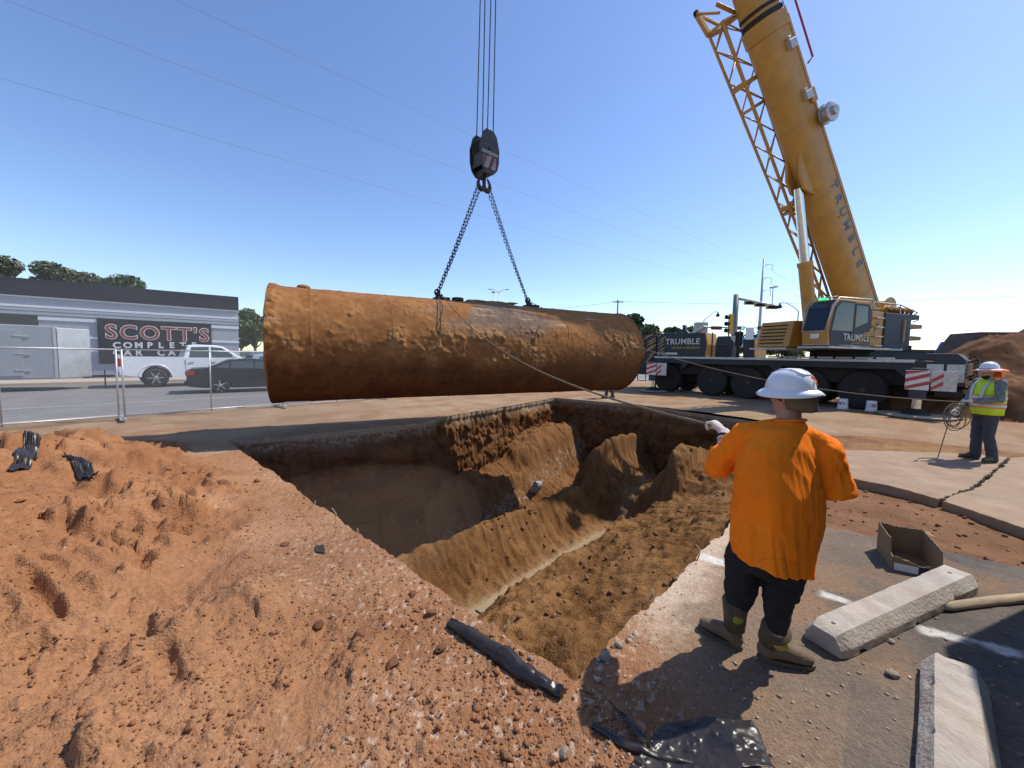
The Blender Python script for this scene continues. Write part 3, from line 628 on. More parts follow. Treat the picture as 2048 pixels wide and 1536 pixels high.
# ================================================================== THE MOBILE CRANE
KC = .905; CZ = .13
W1 = Vector((8.55*KC, 21.63*KC, CZ)); W5 = Vector((13.7*KC, 15.0*KC, CZ)); ce = (W5-W1).normalized(); cn = Vector((-ce.y, ce.x, 0))
if cn.dot(W1) < 0: cn = -cn
MC = frame(ce, cn, ZZ, W1) @ Matrix.Scale(KC, 4)                               # x: front to rear, y: away from the camera, z: up
MCi = MC.inverted()
crane = thing('mobile_crane', 'dark blue and yellow mobile crane with raised boom parked beyond the pit', 'crane', M=MC)
NAVY, YEL, GREY = 'crane_navy', 'crane_yellow', 'crane_grey'
mat(NAVY, (.010, .013, .026), .4, .0, var=.3, scale=3, dust=.04, dustcol=(.12, .085, .06))
mat(YEL, (.50, .25, .045), .48, 0, var=.16, scale=2.5, dust=.26, dustcol=(.27, .14, .05), coat=0)
mat(GREY, (.034, .040, .052), .6, 0, var=.2, scale=4, dust=.08, dustcol=(.16, .12, .09))
mat('deck_alu', (.50, .50, .49), .45, .7, var=.25, scale=10, dust=.3, dustcol=(.3, .22, .15))
mat('tyre_rubber', (.018, .018, .018), .85, 0, var=.4, scale=10, dust=.14, dustcol=(.13, .085, .055), bump=.3, bscale=30)
mat('rim_dark', (.045, .045, .05), .6, .4, var=.3, scale=9, dust=.3, dustcol=(.17, .11, .07))
mat('chrome', (.70, .71, .72), .16, 1.0, var=.05, scale=5)
mat('tint_glass', (.012, .018, .026), .06, 0, var=.1, scale=2, ior=1.5)
mat('under_black', (.012, .012, .013), .8, 0, var=.3, scale=6, dust=.15, dustcol=(.12, .08, .05))
mat('letter_silver', (.52, .50, .45), .5, .2, var=.08, scale=8); mat('letter_gold', (.42, .27, .08), .5, .1, var=.1, scale=8); mat('letter_blue', (.10, .135, .17), .5, 0, var=.25, scale=8)
mat('timber', (.36, .24, .13), .85, 0, var=.3, scale=5, streak=(1, 8, 8))
# chassis
b = MB(); b.box(-.9, 10.2, .35, 2.65, 1.02, 1.62); b.box(-.9, 10.5, .9, 2.1, .62, 1.02); b.build('chassis_frame', 'under_black', crane, bev=.02)
b = MB()
b.prism([(.95, 1.20), (1.35, 1.62), (4.05+1.1, 1.62), (5.35, 1.35), (5.5, 1.35), (5.65, 1.62), (9.25, 1.62), (9.75, 1.1), (9.75, 1.0), (10.15, 1.0), (10.15, 1.93), (-.55, 1.93), (-.55, 1.62), (.95, 1.62)], 0.0, .06)
b.prism([(.95, 1.62), (9.75, 1.62), (10.15, 1.93), (-.55, 1.93)], 2.94, 3.0); b.build('side_skirt', NAVY, crane, bev=.008)
b = MB(); b.box(-.6, 9.75, -.05, 3.05, 1.93, 1.97); b.build('deck', 'under_black', crane)
b = MB(); b.box(-.6, 9.75, -.09, -.052, 1.88, 1.975); b.box(-.6, 9.75, -.052, .35, 1.972, 1.985); b.build('deck_edge', 'deck_alu', crane, bev=.006)
for q in range(9):
    b = MB(); b.box(3.7+q*.62, 4.22+q*.62, .36, .40, 2.0, 2.07); b.build('deck_rail', 'deck_alu', crane)
# wheels
def wheel(parent, c, r_, wd, ax, name='wheel', dish=.18, tread=True, spokes=0, rimm='rim_dark', rr_=.52):
    ax = Vector(ax).normalized()
    b = MB(); b.lathe([(r_*rr_, -wd*.42), (r_*.72, -wd*.5), (r_*.92, -wd*.48), (r_*.985, -wd*.36), (r_, 0), (r_*.985, wd*.36), (r_*.92, wd*.48), (r_*.72, wd*.5), (r_*rr_, wd*.42)], c, ax, 40)
    x = ax.orthogonal().normalized(); y = ax.cross(x); c = Vector(c)
    if tread:
        for i in range(30):
            a = 2*math.pi*i/30; rd = x*math.cos(a)+y*math.sin(a); tg = ax.cross(rd)
            for sg in (-1, 1): b.bar(c+rd*(r_*.995)+ax*sg*wd*.06, c+rd*(r_*.975)+ax*sg*wd*.47+tg*.05, .06*r_/.7, .035, up=rd)
    w_ = b.build(name, 'tyre_rubber', parent, auto=45)
    b = MB(); b.lathe([(r_*(rr_+.02), wd*.40), (r_*(rr_-.03), wd*.36), (r_*(rr_-.08), wd*.5-dish), (r_*.22, wd*.5-dish), (r_*.2, wd*.5-dish+.10), (r_*.12, wd*.5-dish+.14), (0, wd*.5-dish+.14)], c, ax, 32)
    b.build('rim', rimm, w_, auto=40)
    b = MB()
    if spokes:
        for i in range(spokes):
            a = 2*math.pi*i/spokes+.3; rd = x*math.cos(a)+y*math.sin(a); tg = ax.cross(rd)
            b.hexa([c+ax*(wd*.42)+rd*r_*.14-tg*r_*.09, c+ax*(wd*.42)+rd*r_*.14+tg*r_*.09, c+ax*(wd*.44)+rd*r_*(rr_-.01)+tg*r_*.05, c+ax*(wd*.44)+rd*r_*(rr_-.01)-tg*r_*.05,
                    c+ax*(wd*.47)+rd*r_*.14-tg*r_*.07, c+ax*(wd*.47)+rd*r_*.14+tg*r_*.07, c+ax*(wd*.48)+rd*r_*(rr_-.01)+tg*r_*.035, c+ax*(wd*.48)+rd*r_*(rr_-.01)-tg*r_*.035])
        b.build('spoke', 'chrome' if rimm == 'rim_bright' else rimm, w_, bev=.004)
    else:
        for i in range(10):
            a = 2*math.pi*i/10; rd = x*math.cos(a)+y*math.sin(a); b.lathe([(.022, 0), (.022, .035), (0, .036)], c+rd*r_*.31+ax*(wd*.5-dish), ax, 6)
        tag(b.build('wheel_nut', rimm, w_), kind='stuff')
    return w_
for wx in (0.05, 2.5, 4.2, 6.55, 8.35):
    wheel(crane, (wx, .42, .77), .77, .52, (0, -1, 0)); wheel(crane, (wx, 2.58, .77), .77, .52, (0, 1, 0))
    b = MB(); b.tube([(wx, .5, .77), (wx, 2.5, .77)], .13, 10); b.build('axle', 'under_black', crane)
# front body with name, driver cab
b = MB(); b.prism([(-.55, 1.985), (2.22, 1.985), (2.28, 2.6), (2.16, 3.22), (-.55, 3.28)], .02, 1.1); fb = b.build('side_panel', NAVY, crane, bev=.03)
b = MB(); b.prism([(2.22, 1.99), (2.27, 1.99), (2.33, 2.6), (2.21, 3.22), (2.16, 3.22), (2.28, 2.6)], .0, 1.11); b.build('panel_trim', YEL, crane)
def side_text(txt, x, z, size, m, y=.0, nm='lettering', sh=0, sp=1.0, off=.0, xs=1.0, par=None):
    return text_obj(nm, txt, size, frame((1, 0, 0), (0, 0, 1), (0, -1, 0), (x, y, z)), m, par or crane, shear=sh, spacing=sp, offset=off, xs=xs)
side_text('TRUMBLE', .95, 2.78, .44, 'letter_silver', y=.012, off=.008, sp=1.05, par=fb); side_text('CRANE & RIGGING', 1.15, 2.46, .17, 'letter_gold', y=.012, off=.003, sp=1.1, par=fb)
b = MB(); b.box(-.5, .7, .008, .018, 2.08, 2.2); lp = b.build('maker_plate', 'deck_alu', crane); side_text('LIEBHERR', -.22, 2.14, .12, 'block_black', y=.006, off=.003, par=lp)
b = MB(); b.prism([(-2.6, .9), (-2.75, 2.3), (-2.45, 3.15), (-.62, 3.2), (-.62, 1.15), (-1.0, .9)], .08, 2.92); cb = b.build('driver_cab', NAVY, crane, bev=.05)
b = MB(); b.prism([(-2.2, 2.15), (-2.25, 2.95), (-1.35, 3.0), (-1.3, 2.05)], .068, .078); b.build('side_window', 'tint_glass', cb)
b = MB(); b.hexa([(-2.72, .3, 2.3), (-2.72, 2.7, 2.3), (-2.77, 2.7, 2.3), (-2.77, .3, 2.3), (-2.49, .3, 3.05), (-2.49, 2.7, 3.05), (-2.54, 2.7, 3.05), (-2.54, .3, 3.05)]); b.build('windscreen', 'tint_glass', cb)
rs = random.Random(3); 
for q in range(9):
    b = MB(); z0 = 1.35+q*.2+rs.uniform(-.05, .05); x0 = -1.25+rs.uniform(-.3, .1); L_ = rs.uniform(.35, .75)
    b.prism([(x0, z0), (x0+L_*.5, z0+.14), (x0+L_, z0+.32), (x0+L_*.9, z0+.34), (x0+L_*.4, z0+.2)], .066, .072); b.build('tiger_stripe', YEL, cb)
for q in range(6):
    b = MB(); z0 = 2.0+q*.2; x0 = -.5+rs.uniform(-.05, .05); L_ = rs.uniform(.25, .5)
    b.prism([(x0, z0), (x0+L_*.5, z0+.13), (x0+L_, z0+.28), (x0+L_*.86, z0+.29), (x0+L_*.4, z0+.18)], .006, .012); b.build('tiger_stripe', 'letter_gold', fb)
b = MB(); b.bar((-1.6, .1, 1.0), (-.75, .05, 1.9), .1, .06); b.tube([(-1.7, -.02, .95), (-1.7, -.02, .55), (-1.15, -.02, .55), (-1.15, -.02, 1.0)], .03, 8); b.box(-1.8, -.8, -.02, .3, .92, .97); b.build('cab_step', NAVY, crane, bev=.006)
mat('beacon_orange', (.8, .2, .02), .3, var=.05); b = MB(); b.lathe([(.09, 0), (.09, .16), (.05, .22), (0, .23)], (-2.0, .5, 3.18), n=14); b.build('beacon', 'beacon_orange', crane, smooth=True)
# deck clutter between panel and superstructure
b = MB(); b.box(2.55, 3.35, .35, 1.2, 1.985, 2.75); b.prism([(2.55, 2.75), (3.35, 2.75), (3.2, 3.05), (2.6, 3.05)], .4, 1.15); b.build('engine_box', GREY, crane, bev=.02)
for q in range(5): b = MB(); b.box(2.62, 3.28, .335, .35, 2.08+q*.11, 2.13+q*.11); b.build('louver', 'under_black', crane)
b = MB(); b.lathe([(.15, 0), (.15, .5), (.19, .55), (.19, .68), (.12, .72)], (3.55, .6, 2.55), n=18); b.tube([(3.55, .6, 2.0), (3.55, .6, 2.6)], .08, 10); b.build('air_filter', 'under_black', crane, auto=40)
b = MB(); b.prism([(3.9, 1.985), (4.4, 1.985), (4.35, 2.85), (3.85, 2.85)], .3, 1.6); b.build('rear_panel', NAVY, crane, bev=.02); b = MB(); b.prism([(4.4, 1.99), (4.45, 1.99), (4.4, 2.85), (4.35, 2.85)], .29, 1.61); b.build('panel_trim', YEL, crane)
for q, z_ in ((2.45, 3.25), (3.75, 3.3)): b = MB(); b.bar((q, .2, 1.98), (q, .2, z_), .05, .05); b.build('deck_post', GREY, crane)
b = MB(); b.prism([(.55, 3.23), (.95, 3.23), (.7, 3.45), (.62, 3.75), (.48, 3.75)], .8, 1.0); b.build('boom_rest', GREY, crane)
b = MB(); b.prism([(1.0, 3.25), (1.3, 3.3), (1.75, 3.6), (1.7, 3.68), (1.2, 3.42)], .7, 1.2); b.build('mirror_arm', 'deck_alu', crane)
# outriggers
def outrigger(x, z_box, near_pad_y, front):
    b = MB(); b.box(x-.18, x+.18, -.55, 3.55, .78, 1.22); ob = b.build('outrigger_beam', GREY, crane, bev=.015)
    for yy, sg in ((near_pad_y, -1), (3.0-near_pad_y, 1)):
        b = MB(); b.box(x-.2, x+.2, yy-.2, yy+.2, .62, 1.70); b.build('jack_housing', GREY, ob, bev=.02)
        b = MB(); b.lathe([(.14, .2), (.14, .7)], (x, yy, 0), n=20); b.build('jack_ram', 'chrome', ob, auto=40)
        b = MB(); b.lathe([(.42, .075), (.36, .13), (.13, .30), (.13, .34), (0, .34)], (x, yy, 0), n=8); b.build('jack_foot', 'under_black', ob)
    for q in range(2):
        b = MB(); b.box(x-.30+q*.62, x+.28+q*.62, -.90, -.87, .95, 1.62); pn = b.build('warning_plate', 'stripe_white' if q == 0 else 'deck_alu', ob, bev=.004)
        for w in range(3 if q == 0 else 2):
            zz = .93+w*.27; x0, x1 = x-.30+q*.62, x-.02+q*.62+(.3 if q == 0 else 0); x1 = min(x1, x+.28) if q == 0 else x1
            pts = [(x0, max(.95, zz)), (x0, min(1.62, zz+.13)), (x1, min(1.62, zz+.13+.22)), (x1, min(1.62, zz+.22))]
            b = MB(); b.prism(pts, -.906, -.902); b.build('red_stripe', 'stripe_red', pn)
    return ob
PAD_Y = -.62
outrigger(-.25, 0, PAD_Y, True); outrigger(9.95, 0, PAD_Y, False)
mat('mat_timber', (.30, .25, .19), .9, var=.3, scale=4, dust=.4)
for nm, x in (('front', -.25), ('rear', 9.95)):
    b = MB(); rr_ = .75 if nm == 'front' else 1.0; b.lathe([(rr_*.97, 0), (rr_, .02), (rr_, .055), (rr_*.97, .072), (0, .073)], (0, 0, 0), n=36); o = b.build('outrigger_mat', 'mat_timber', auto=40)
    p = MC @ Vector((x, PAD_Y, 0)); o.location = p+ZZ*(.012); o.scale = (KC, KC, KC); tag(o, 'round timber mat under the %s outrigger foot of the crane' % ('front left' if nm == 'front' else 'rear right'), 'mat', 'outrigger mats')
# rear box and tail clutter
b = MB(); b.prism([(9.8, 1.985), (10.0, 2.22), (10.75, 2.22), (10.95, 2.0), (10.95, 1.1), (10.2, 1.1), (10.2, 1.985)], .05, 2.95); b.build('rear_box', GREY, crane, bev=.02)
for q in range(2): b = MB(); b.box(10.05+q*.48, 10.46+q*.48, -.02, .045, 1.2+q*.03, 1.85); b.build('tail_panel', 'deck_alu', crane, bev=.006)
b = MB()
for q in range(9):
    z0 = 1.0+.13*q; b.tube([(10.95, .2+.1*q, z0), (11.15+.05*math.sin(q*2.1), .15+.1*q, z0+.12), (11.22, .1+.1*q, z0-.15), (11.05, .2, z0-.4)], .025, 6)
b.build('hose', 'under_black', crane, smooth=True)
b = MB(); b.box(10.96, 11.2, .1, .5, 1.15, 1.3); b.box(10.96, 11.3, .5, .8, .95, 1.1); b.box(11.0, 11.1, .12, .22, 1.5, 1.9); b.build('control_box', 'timber', crane, bev=.008)
b = MB(); b.box(10.3, 10.95, .0, 2.9, .7, .95); b.box(10.97, 11.05, .2, 2.8, .7, .85); b.build('bumper', 'under_black', crane, bev=.01)

# ---- superstructure, turned so the boom reaches over the pit
S0 = Vector((14.15*KC, 16.77*KC, CZ)); tip_xy = Vector((hook_xy.x, hook_xy.y, CZ)); sg_ = (tip_xy-S0).normalized(); sy = Vector((-sg_.y, sg_.x, 0))
if sy.y > 0: sy = -sy
MS = MCi @ frame(sg_, sy, ZZ, S0) @ Matrix.Scale(KC, 4)                        # x: forward along the boom, y: cab side (left), z: up
b = MB(MS); b.lathe([(1.0, 1.98), (1.0, 2.28), (1.15, 2.3), (1.15, 2.42)], (0, 0, 0), n=40); b.build('slewing_ring', 'under_black', crane, auto=40)
b = MB(MS); b.box(-2.6, 1.9, -1.2, 1.25, 2.42, 2.62); b.box(-2.4, 1.2, -.75, -.60, 2.62, 3.9); b.box(-2.4, 1.2, .60, .75, 2.62, 3.9); b.build('turntable', 'under_black', crane, bev=.02)
b = MB(MS); b.prism([(-2.3, 2.62), (1.3, 2.62), (.6, 3.5), (-1.0, 4.2), (-2.2, 4.2)], -.60, .60); b.build('boom_cradle', YEL, crane, bev=.03)
b = MB(MS); b.box(-1.2, 3.4, .5, 1.6, 2.36, 2.43); b.build('cab_platform', 'deck_alu', crane, bev=.01)
# operator cab
cp = [(3.32, 2.44), (3.40, 3.0), (3.18, 3.9), (2.85, 4.2), (1.05, 4.2), (.90, 4.1), (.85, 2.44)]
b = MB(MS); b.prism(cp, .62, 1.52); oc = b.build('operator_cab', YEL, crane, bev=.05, seg=3)
b = MB(MS); b.prism([(3.37, 3.02), (3.43, 3.02), (3.21, 3.88), (2.93, 4.16), (2.88, 4.16), (3.15, 3.88)], .70, 1.45); b.build('windscreen', 'tint_glass', oc)
b = MB(MS); b.prism([(3.20, 2.48), (3.30, 3.0), (3.08, 3.88), (2.80, 4.12), (1.95, 4.12), (1.95, 2.48)], 1.522, 1.536); dr = b.build('cab_door', GREY, oc)
b = MB(MS); b.prism([(3.20, 3.02), (3.00, 3.84), (2.76, 4.06), (2.02, 4.06), (2.02, 3.02)], 1.537, 1.545); b.build('door_glass', 'tint_glass', dr)
b = MB(MS); b.box(2.05, 2.12, 1.537, 1.565, 2.85, 2.98); b.build('door_handle', 'under_black', dr)
b = MB(MS); b.prism([(1.90, 2.48), (1.90, 4.08), (1.12, 4.08), (.92, 3.9), (.90, 2.48)], 1.522, 1.536); rp_ = b.build('rear_side_panel', GREY, oc)
b = MB(MS); b.prism([(1.86, 3.15), (1.86, 4.0), (1.18, 4.0), (1.12, 3.4)], 1.537, 1.543); b.build('rear_side_glass', 'tint_glass', rp_)
b = MB(MS); b.tube([(3.42, 1.46, 2.98), (3.25, 1.56, 3.9), (2.95, 1.57, 4.22), (1.0, 1.55, 4.27), (.9, 1.55, 4.2)], .028, 8); b.tube([(3.42, .66, 2.98), (3.25, .60, 3.9), (2.9, .60, 4.26), (2.95, 1.5, 4.26)], .025, 8); b.tube([(.9, 1.55, 4.2), (.9, 1.55, 3.9)], .025, 8); b.build('cab_rail', 'deck_alu', oc, smooth=True)
b = MB(MS); b.tube([(3.43, .66, 2.98), (3.43, 1.46, 2.98)], .02, 6); b.tube([(3.36, .66, 2.5), (3.36, 1.5, 2.5), (.9, 1.55, 2.46)], .025, 6); b.build('cab_trim', 'deck_alu', oc, smooth=True)
b = MB(MS); b.box(3.385, 3.40, .95, 1.25, 2.72, 2.9); b.build('notice', 'stripe_white', oc)
mat('green_lamp', (.1, .8, .3), .3, emit=((.1, 1, .35), .8)); b = MB(MS); b.box(2.75, 2.95, .85, 1.1, 4.2, 4.27); b.build('status_lamp', 'green_lamp', oc)
Mt = MS @ frame((-1, 0, 0), (0, 0, 1), (0, 1, 0), (1.72, 1.547, 2.78))
text_obj('lettering', 'TRUMBLE', .36, Mt, 'letter_silver', oc, spacing=1.05, offset=.006); text_obj('lettering', 'CRANE & RIGGING', .13, MS @ frame((-1, 0, 0), (0, 0, 1), (0, 1, 0), (1.5, 1.547, 2.58)), 'letter_gold', oc)
for q in range(10):
    b = MB(MS); x0 = 1.75-.12*q+rs.uniform(-.1, .1); z0 = 2.55+.05*q+.0; L_ = rs.uniform(.3, .6)
    if z0+L_*.9 > 3.9: L_ = (3.9-z0)/.9
    b.prism([(x0, z0), (x0-L_*.45, z0+L_*.25), (x0-L_*.8, z0+L_*.8), (x0-L_*.68, z0+L_*.82), (x0-L_*.35, z0+L_*.38)], 1.5465, 1.5515); b.build('tiger_stripe', YEL, oc)
# ladder and grey cabinet behind the cab
b = MB(MS); b.box(.05, .80, .7, 1.5, 2.44, 3.85); b.build('ladder_back', YEL, crane, bev=.02)
for q in range(4): b = MB(MS); b.box(.22, .72, 1.5, 1.62, 2.5+q*.36, 2.54+q*.36); b.build('rung', 'deck_alu', crane)
b = MB(MS); b.box(-1.65, .02, .6, 1.55, 2.38, 3.84); cab2 = b.build('rear_cabinet', GREY, crane, bev=.025); b = MB(MS); b.box(-1.25, -1.15, 1.55, 1.6, 2.7, 3.6); b.build('grab_rail', 'timber', cab2)
# tail: winch, hoses, counterweight timbers
b = MB(MS); b.box(-3.3, -1.6, -1.2, 1.1, 3.75, 3.95); b.box(-2.5, -1.65, -1.2, 1.2, 2.6, 3.75); b.build('tail_frame', GREY, crane, bev=.02)
for z0 in (2.85, 3.35): b = MB(MS); b.box(-3.2, -1.66, .75, 1.25, z0, z0+.17); b.build('tail_beam', 'timber', crane, bev=.008)
b = MB(MS); b.lathe([(.42, -.6), (.42, -.55), (.30, -.54), (.30, .54), (.42, .55), (.42, .6)], (-2.2, 0, 4.3), (0, 1, 0), 28); b.build('winch_drum', YEL, crane, auto=40)
b = MB(MS)
for q in range(6): b.tube([(-.6-.3*q, 1.0-.1*q, 3.9), (-.8-.3*q, 1.1, 4.15+.04*(q % 2)), (-1.2-.3*q, 1.1, 4.1), (-1.5-.3*q, .9, 3.95)], .06, 8)
b.build('hose_loop', YEL, crane, smooth=True)
b = MB(MS); b.tube([(.8, 1.3, 4.25), (-1.4, 1.3, 4.25), (-3.1, 1.1, 4.05), (-3.25, .9, 3.95)], .025, 8); b.tube([(-3.3, .9, 3.86), (-3.6, .9, 3.9), (-3.65, .9, 3.75), (-3.3, .9, 3.68)], .025, 8); b.tube([(.8, 1.3, 4.25), (.8, 1.3, 3.8)], .02, 6); b.tube([(-1.4, 1.3, 4.25), (-1.4, 1.3, 3.8)], .02, 6); b.build('handrail', 'deck_alu', crane, smooth=True)
b = MB(MS); b.box(-3.05, -2.85, .8, 1.0, 4.05, 4.2); b.build('tail_lamp', 'stripe_red', crane)
# louvred hood on the far side of the boom
b = MB(MS); b.prism([(.7, 2.44), (2.75, 2.44), (2.45, 3.55), (.7, 3.62)], -1.75, -.30); hd = b.build('hood', YEL, crane, bev=.05)
for q in range(6):
    t = .14+q*.135; x0 = 2.75-.30*t/1.0*1.0; z0 = 2.44+1.11*t
    b = MB(MS); b.hexa([(x0-.02, -1.62, z0), (x0+.022, -1.62, z0), (x0+.022, -.55, z0), (x0-.02, -.55, z0), (x0-.035, -1.62, z0+.05), (x0+.008, -1.62, z0+.05), (x0+.008, -.55, z0+.05), (x0-.035, -.55, z0+.05)]); b.build('louver', 'under_black', hd)
b = MB(MS); b.box(2.42, 2.46, -.95, -.75, 3.36, 3.46); b.build('badge', 'deck_alu', hd)
b = MB(MS); b.box(-1.5, 3.0, -1.85, -.2, 2.34, 2.41); b.build('hood_platform', 'deck_alu', crane)
# ---- telescopic boom
EL = R(55.6); PIV = Vector((-1.35, 0, 3.55)); bw = Vector((math.cos(EL), 0, math.sin(EL))); bk = Vector((math.sin(EL), 0, -math.cos(EL)))   # bk: underside
MBm = MS @ frame(bw, Vector((0, 1, 0)).cross(Vector((0, 0, 1)))*0+Vector((0, 1, 0)), -bk, PIV)          # x along boom, y cab side, z boom top
def boom_ring(x, w, h, dz=0):
    r_ = []; 
    top = h*.36; n = 22
    r_ += [(x, -w*.5, top-.06), (x, -w*.5+.06, top), (x, w*.5-.06, top), (x, w*.5, top-.06)]
    for i in range(n+1):
        t = math.pi*i/n; r_.append((x, w*.5*math.cos(t), -.0-h*.52*math.sin(t)**.9 - 0.0))
    return [(p[0], p[1], p[2]+dz) for p in r_]
BL = (tip_xy-(S0+sg_*PIV.x*KC)).length/KC/math.cos(EL)
b = MB(MBm); b.loft([boom_ring(q, 1.06, 1.42) for q in (-.6, 0, 4, 9, 12.6)]); base = b.build('boom_base_section', YEL, crane, auto=35)
b = MB(MBm); b.loft([boom_ring(q, 1.15, 1.51) for q in (12.1, 12.6)]); b.build('boom_collar', YEL, crane, auto=35)
for i, (w, h, x0, x1) in enumerate(((.96, 1.30, 12.6, 15.2), (.88, 1.2, 15.2, 18.5), (.8, 1.08, 18.5, BL-1.2))):
    b = MB(MBm); b.loft([boom_ring(q, w, h) for q in (x0, x1)]); b.build('boom_section', YEL, crane, auto=35)
    b = MB(MBm); b.loft([boom_ring(q, w+.10, h+.10) for q in (x0+.05, x0+.2)]); b.loft([boom_ring(q, w+.08, h+.08) for q in (x0+.32, x0+.42)]); b.build('boom_collar', 'under_black', crane, auto=35)
b = MB(MBm); b.prism([(BL-1.3, -.5), (BL+.3, -.7), (BL+.5, -.3), (BL+.1, .5), (BL-1.3, .4)], -.4, .4); b.lathe([(.4, -.25), (.4, .25)], (BL, 0, -.35), (0, 1, 0), 24); b.build('boom_head', YEL, crane, bev=.02)
for q in (1.4, 6.0, 8.0, 9.6): b = MB(MBm); b.loft([boom_ring(q, 1.085, 1.445), boom_ring(q+.07, 1.085, 1.445)]); b.build('boom_band', YEL, crane, auto=35)
b = MB(MBm); b.box(-.5, 12.4, .45, .55, .47, .59); b.box(-.5, 12.4, -.55, -.45, .47, .59); b.build('boom_top_rail', YEL, crane, bev=.01)
for q in (9.5, 11.3): b = MB(MBm); b.box(q, q+.28, .53, .70, -.05, .30); b.box(q+.28, q+.40, .53, .66, .0, .15); b.build('boom_bracket', 'deck_alu', crane, bev=.01)
b = MB(MBm); b.box(9.3, 9.8, .5, .62, .28, .6); b.build('boom_clamp', YEL, crane, bev=.01)
b = MB(MBm); b.lathe([(.30, -.16), (.36, -.14), (.36, -.10), (.27, -.09), (.27, .09), (.36, .10), (.36, .14), (.30, .16), (.16, .17), (.16, .27), (0, .28)], (8.7, .80, .58), (0, 1, .0), 28); b.tube([(8.7, .45, .5), (8.7, .75, .58)], .07, 8); b.build('cable_reel', 'deck_alu', crane, auto=40)
mat('cable_red', (.35, .03, .05), .5, var=.1); b = MB(MBm); b.tube([(10.6, .55, .75), (10.7, .6, 1.0), (15.5, .6, 1.0)], .035, 8); b.build('hydraulic_line', 'cable_red', crane, smooth=True)
b = MB(MBm); b.tube([(-2.0, .2, 1.2), (6.6, .45, .75), (BL-.5, .2, .75)], .014, 6); b.tube([(-1.7, -.1, 1.5), (2.5, .2, .95), (6.6, .35, .72)], .014, 6); b.build('winch_rope', 'under_black', crane)
b = MB(MBm); b.prism([(-.2, .5), (.3, .5), (.15, .78), (-.05, .78)], .3, .42); b.build('boom_lug', YEL, crane, bev=.01)
for i, chx in enumerate('TRUMBLE'):
    text_obj('boom_letter', chx, .52, MBm @ frame((-1, 0, 0), (0, 0, 1), (0, 1, 0), (6.2-i*.57, .54, .16)), 'letter_blue', base, extrude=.006, offset=.012)
b = MB(MBm); b.bar((7.0, -.35, -.80), (5.3, .3, -.55), .03, .03); b.bar((7.0, -.3, -.8), (4.9, .58, -.1), .025, .025); b.bar((5.4, -.58, -.2), (5.4, .3, -.72), .02, .02); b.build('service_line', 'timber', crane)
# lift cylinder
c0 = MS @ Vector((1.75, 0, 2.55)); c1 = MBm @ Vector((6.95, 0, -.86)); d = (c1-c0)
b = MB(); b.tube([c0, c0+d*.52], .24, 24); b.tube([c0+d*.50, c0+d*.53], .27, 24); b.build('lift_cylinder', YEL, crane, auto=40)
b = MB(); b.tube([c0+d*.52, c0+d*.97], .165, 24); b.build('lift_ram', 'chrome', crane, auto=40)
b = MB(MBm); b.prism([(6.1, -.5), (8.2, -.55), (7.25, -1.05), (6.7, -1.05)], -.3, -.2); b.prism([(6.1, -.5), (8.2, -.55), (7.25, -1.05), (6.7, -1.05)], .2, .3); b.build('ram_bracket', YEL, crane, bev=.015)
# lattice jib folded against the far side of the boom
JY0, JZ0 = -1.02, -.75
jb = MB(MBm)
def jib_c(x):
    w = .13+.017*(x-1.0); h = .34+.034*(x-1.0); cy = -.68-.013*(x-1.0); cz = -.62+.008*(x-1)
    return [Vector((x, cy+w*.9, cz+h*.5)), Vector((x, cy-w*.9, cz+h*.5)), Vector((x, cy-w*.9, cz-h*.6)), Vector((x, cy+w*.9, cz-h*.6))]
xs = [1.0+.62*i for i in range(21)]
cs = [jib_c(q) for q in xs]
for j in range(4): jb.tube([c[j] for c in cs], .052, 8)
jb.build('jib_chord', YEL, crane, smooth=True)
jb = MB(MBm)
for i in range(len(xs)-1):
    for j in range(4):
        p, q = (cs[i][j], cs[i+1][(j+1) % 4]) if (i+j) % 2 else (cs[i][(j+1) % 4], cs[i+1][j]); jb.tube([p, q], .026, 6)
jb.build('jib_lacing', YEL, crane, smooth=True)
for i in (0, 8, 15, 20):
    jb = MB(MBm)
    for j in range(4): jb.bar(cs[i][j], cs[i][(j+1) % 4], .09, .09)
    jb.build('jib_frame', YEL, crane, bev=.01)
def jbar(*bars):
    jb = MB(MBm)
    for p, q, w, h in bars: jb.bar(p, q, w, h)
    jb.build('jib_bracket', YEL, crane, bev=.01)
for q in (6.2, 11.2):
    c = jib_c(q); jbar((c[0], (q, -.55, .2), .12, .2)); jbar((c[3], (q, -.5, -.5), .12, .2)); jbar((c[1], c[0], .16, .12)); jbar((c[2], c[3], .2, .14))
c = jib_c(13.4); tp_ = c[2]+Vector((.85, -.12, -.05)); jbar((c[1], (13.4, -.45, .3), .14, .25)); jbar((c[2], tp_, .14, .18), (tp_, c[3]+Vector((.3, 0, 0)), .08, .08)); jbar((c[1], tp_, .08, .1)); jbar((c[0], c[3]+Vector((.6, 0, 0)), .1, .1)); jbar((c[1], c[2], .2, .2))
jb = MB(MBm); jb.lathe([(.11, -.05), (.13, -.04), (.10, 0), (.13, .04), (.11, .05)], tp_, (0, 1, 0), 16); jb.build('jib_sheave', 'under_black', crane, auto=40)
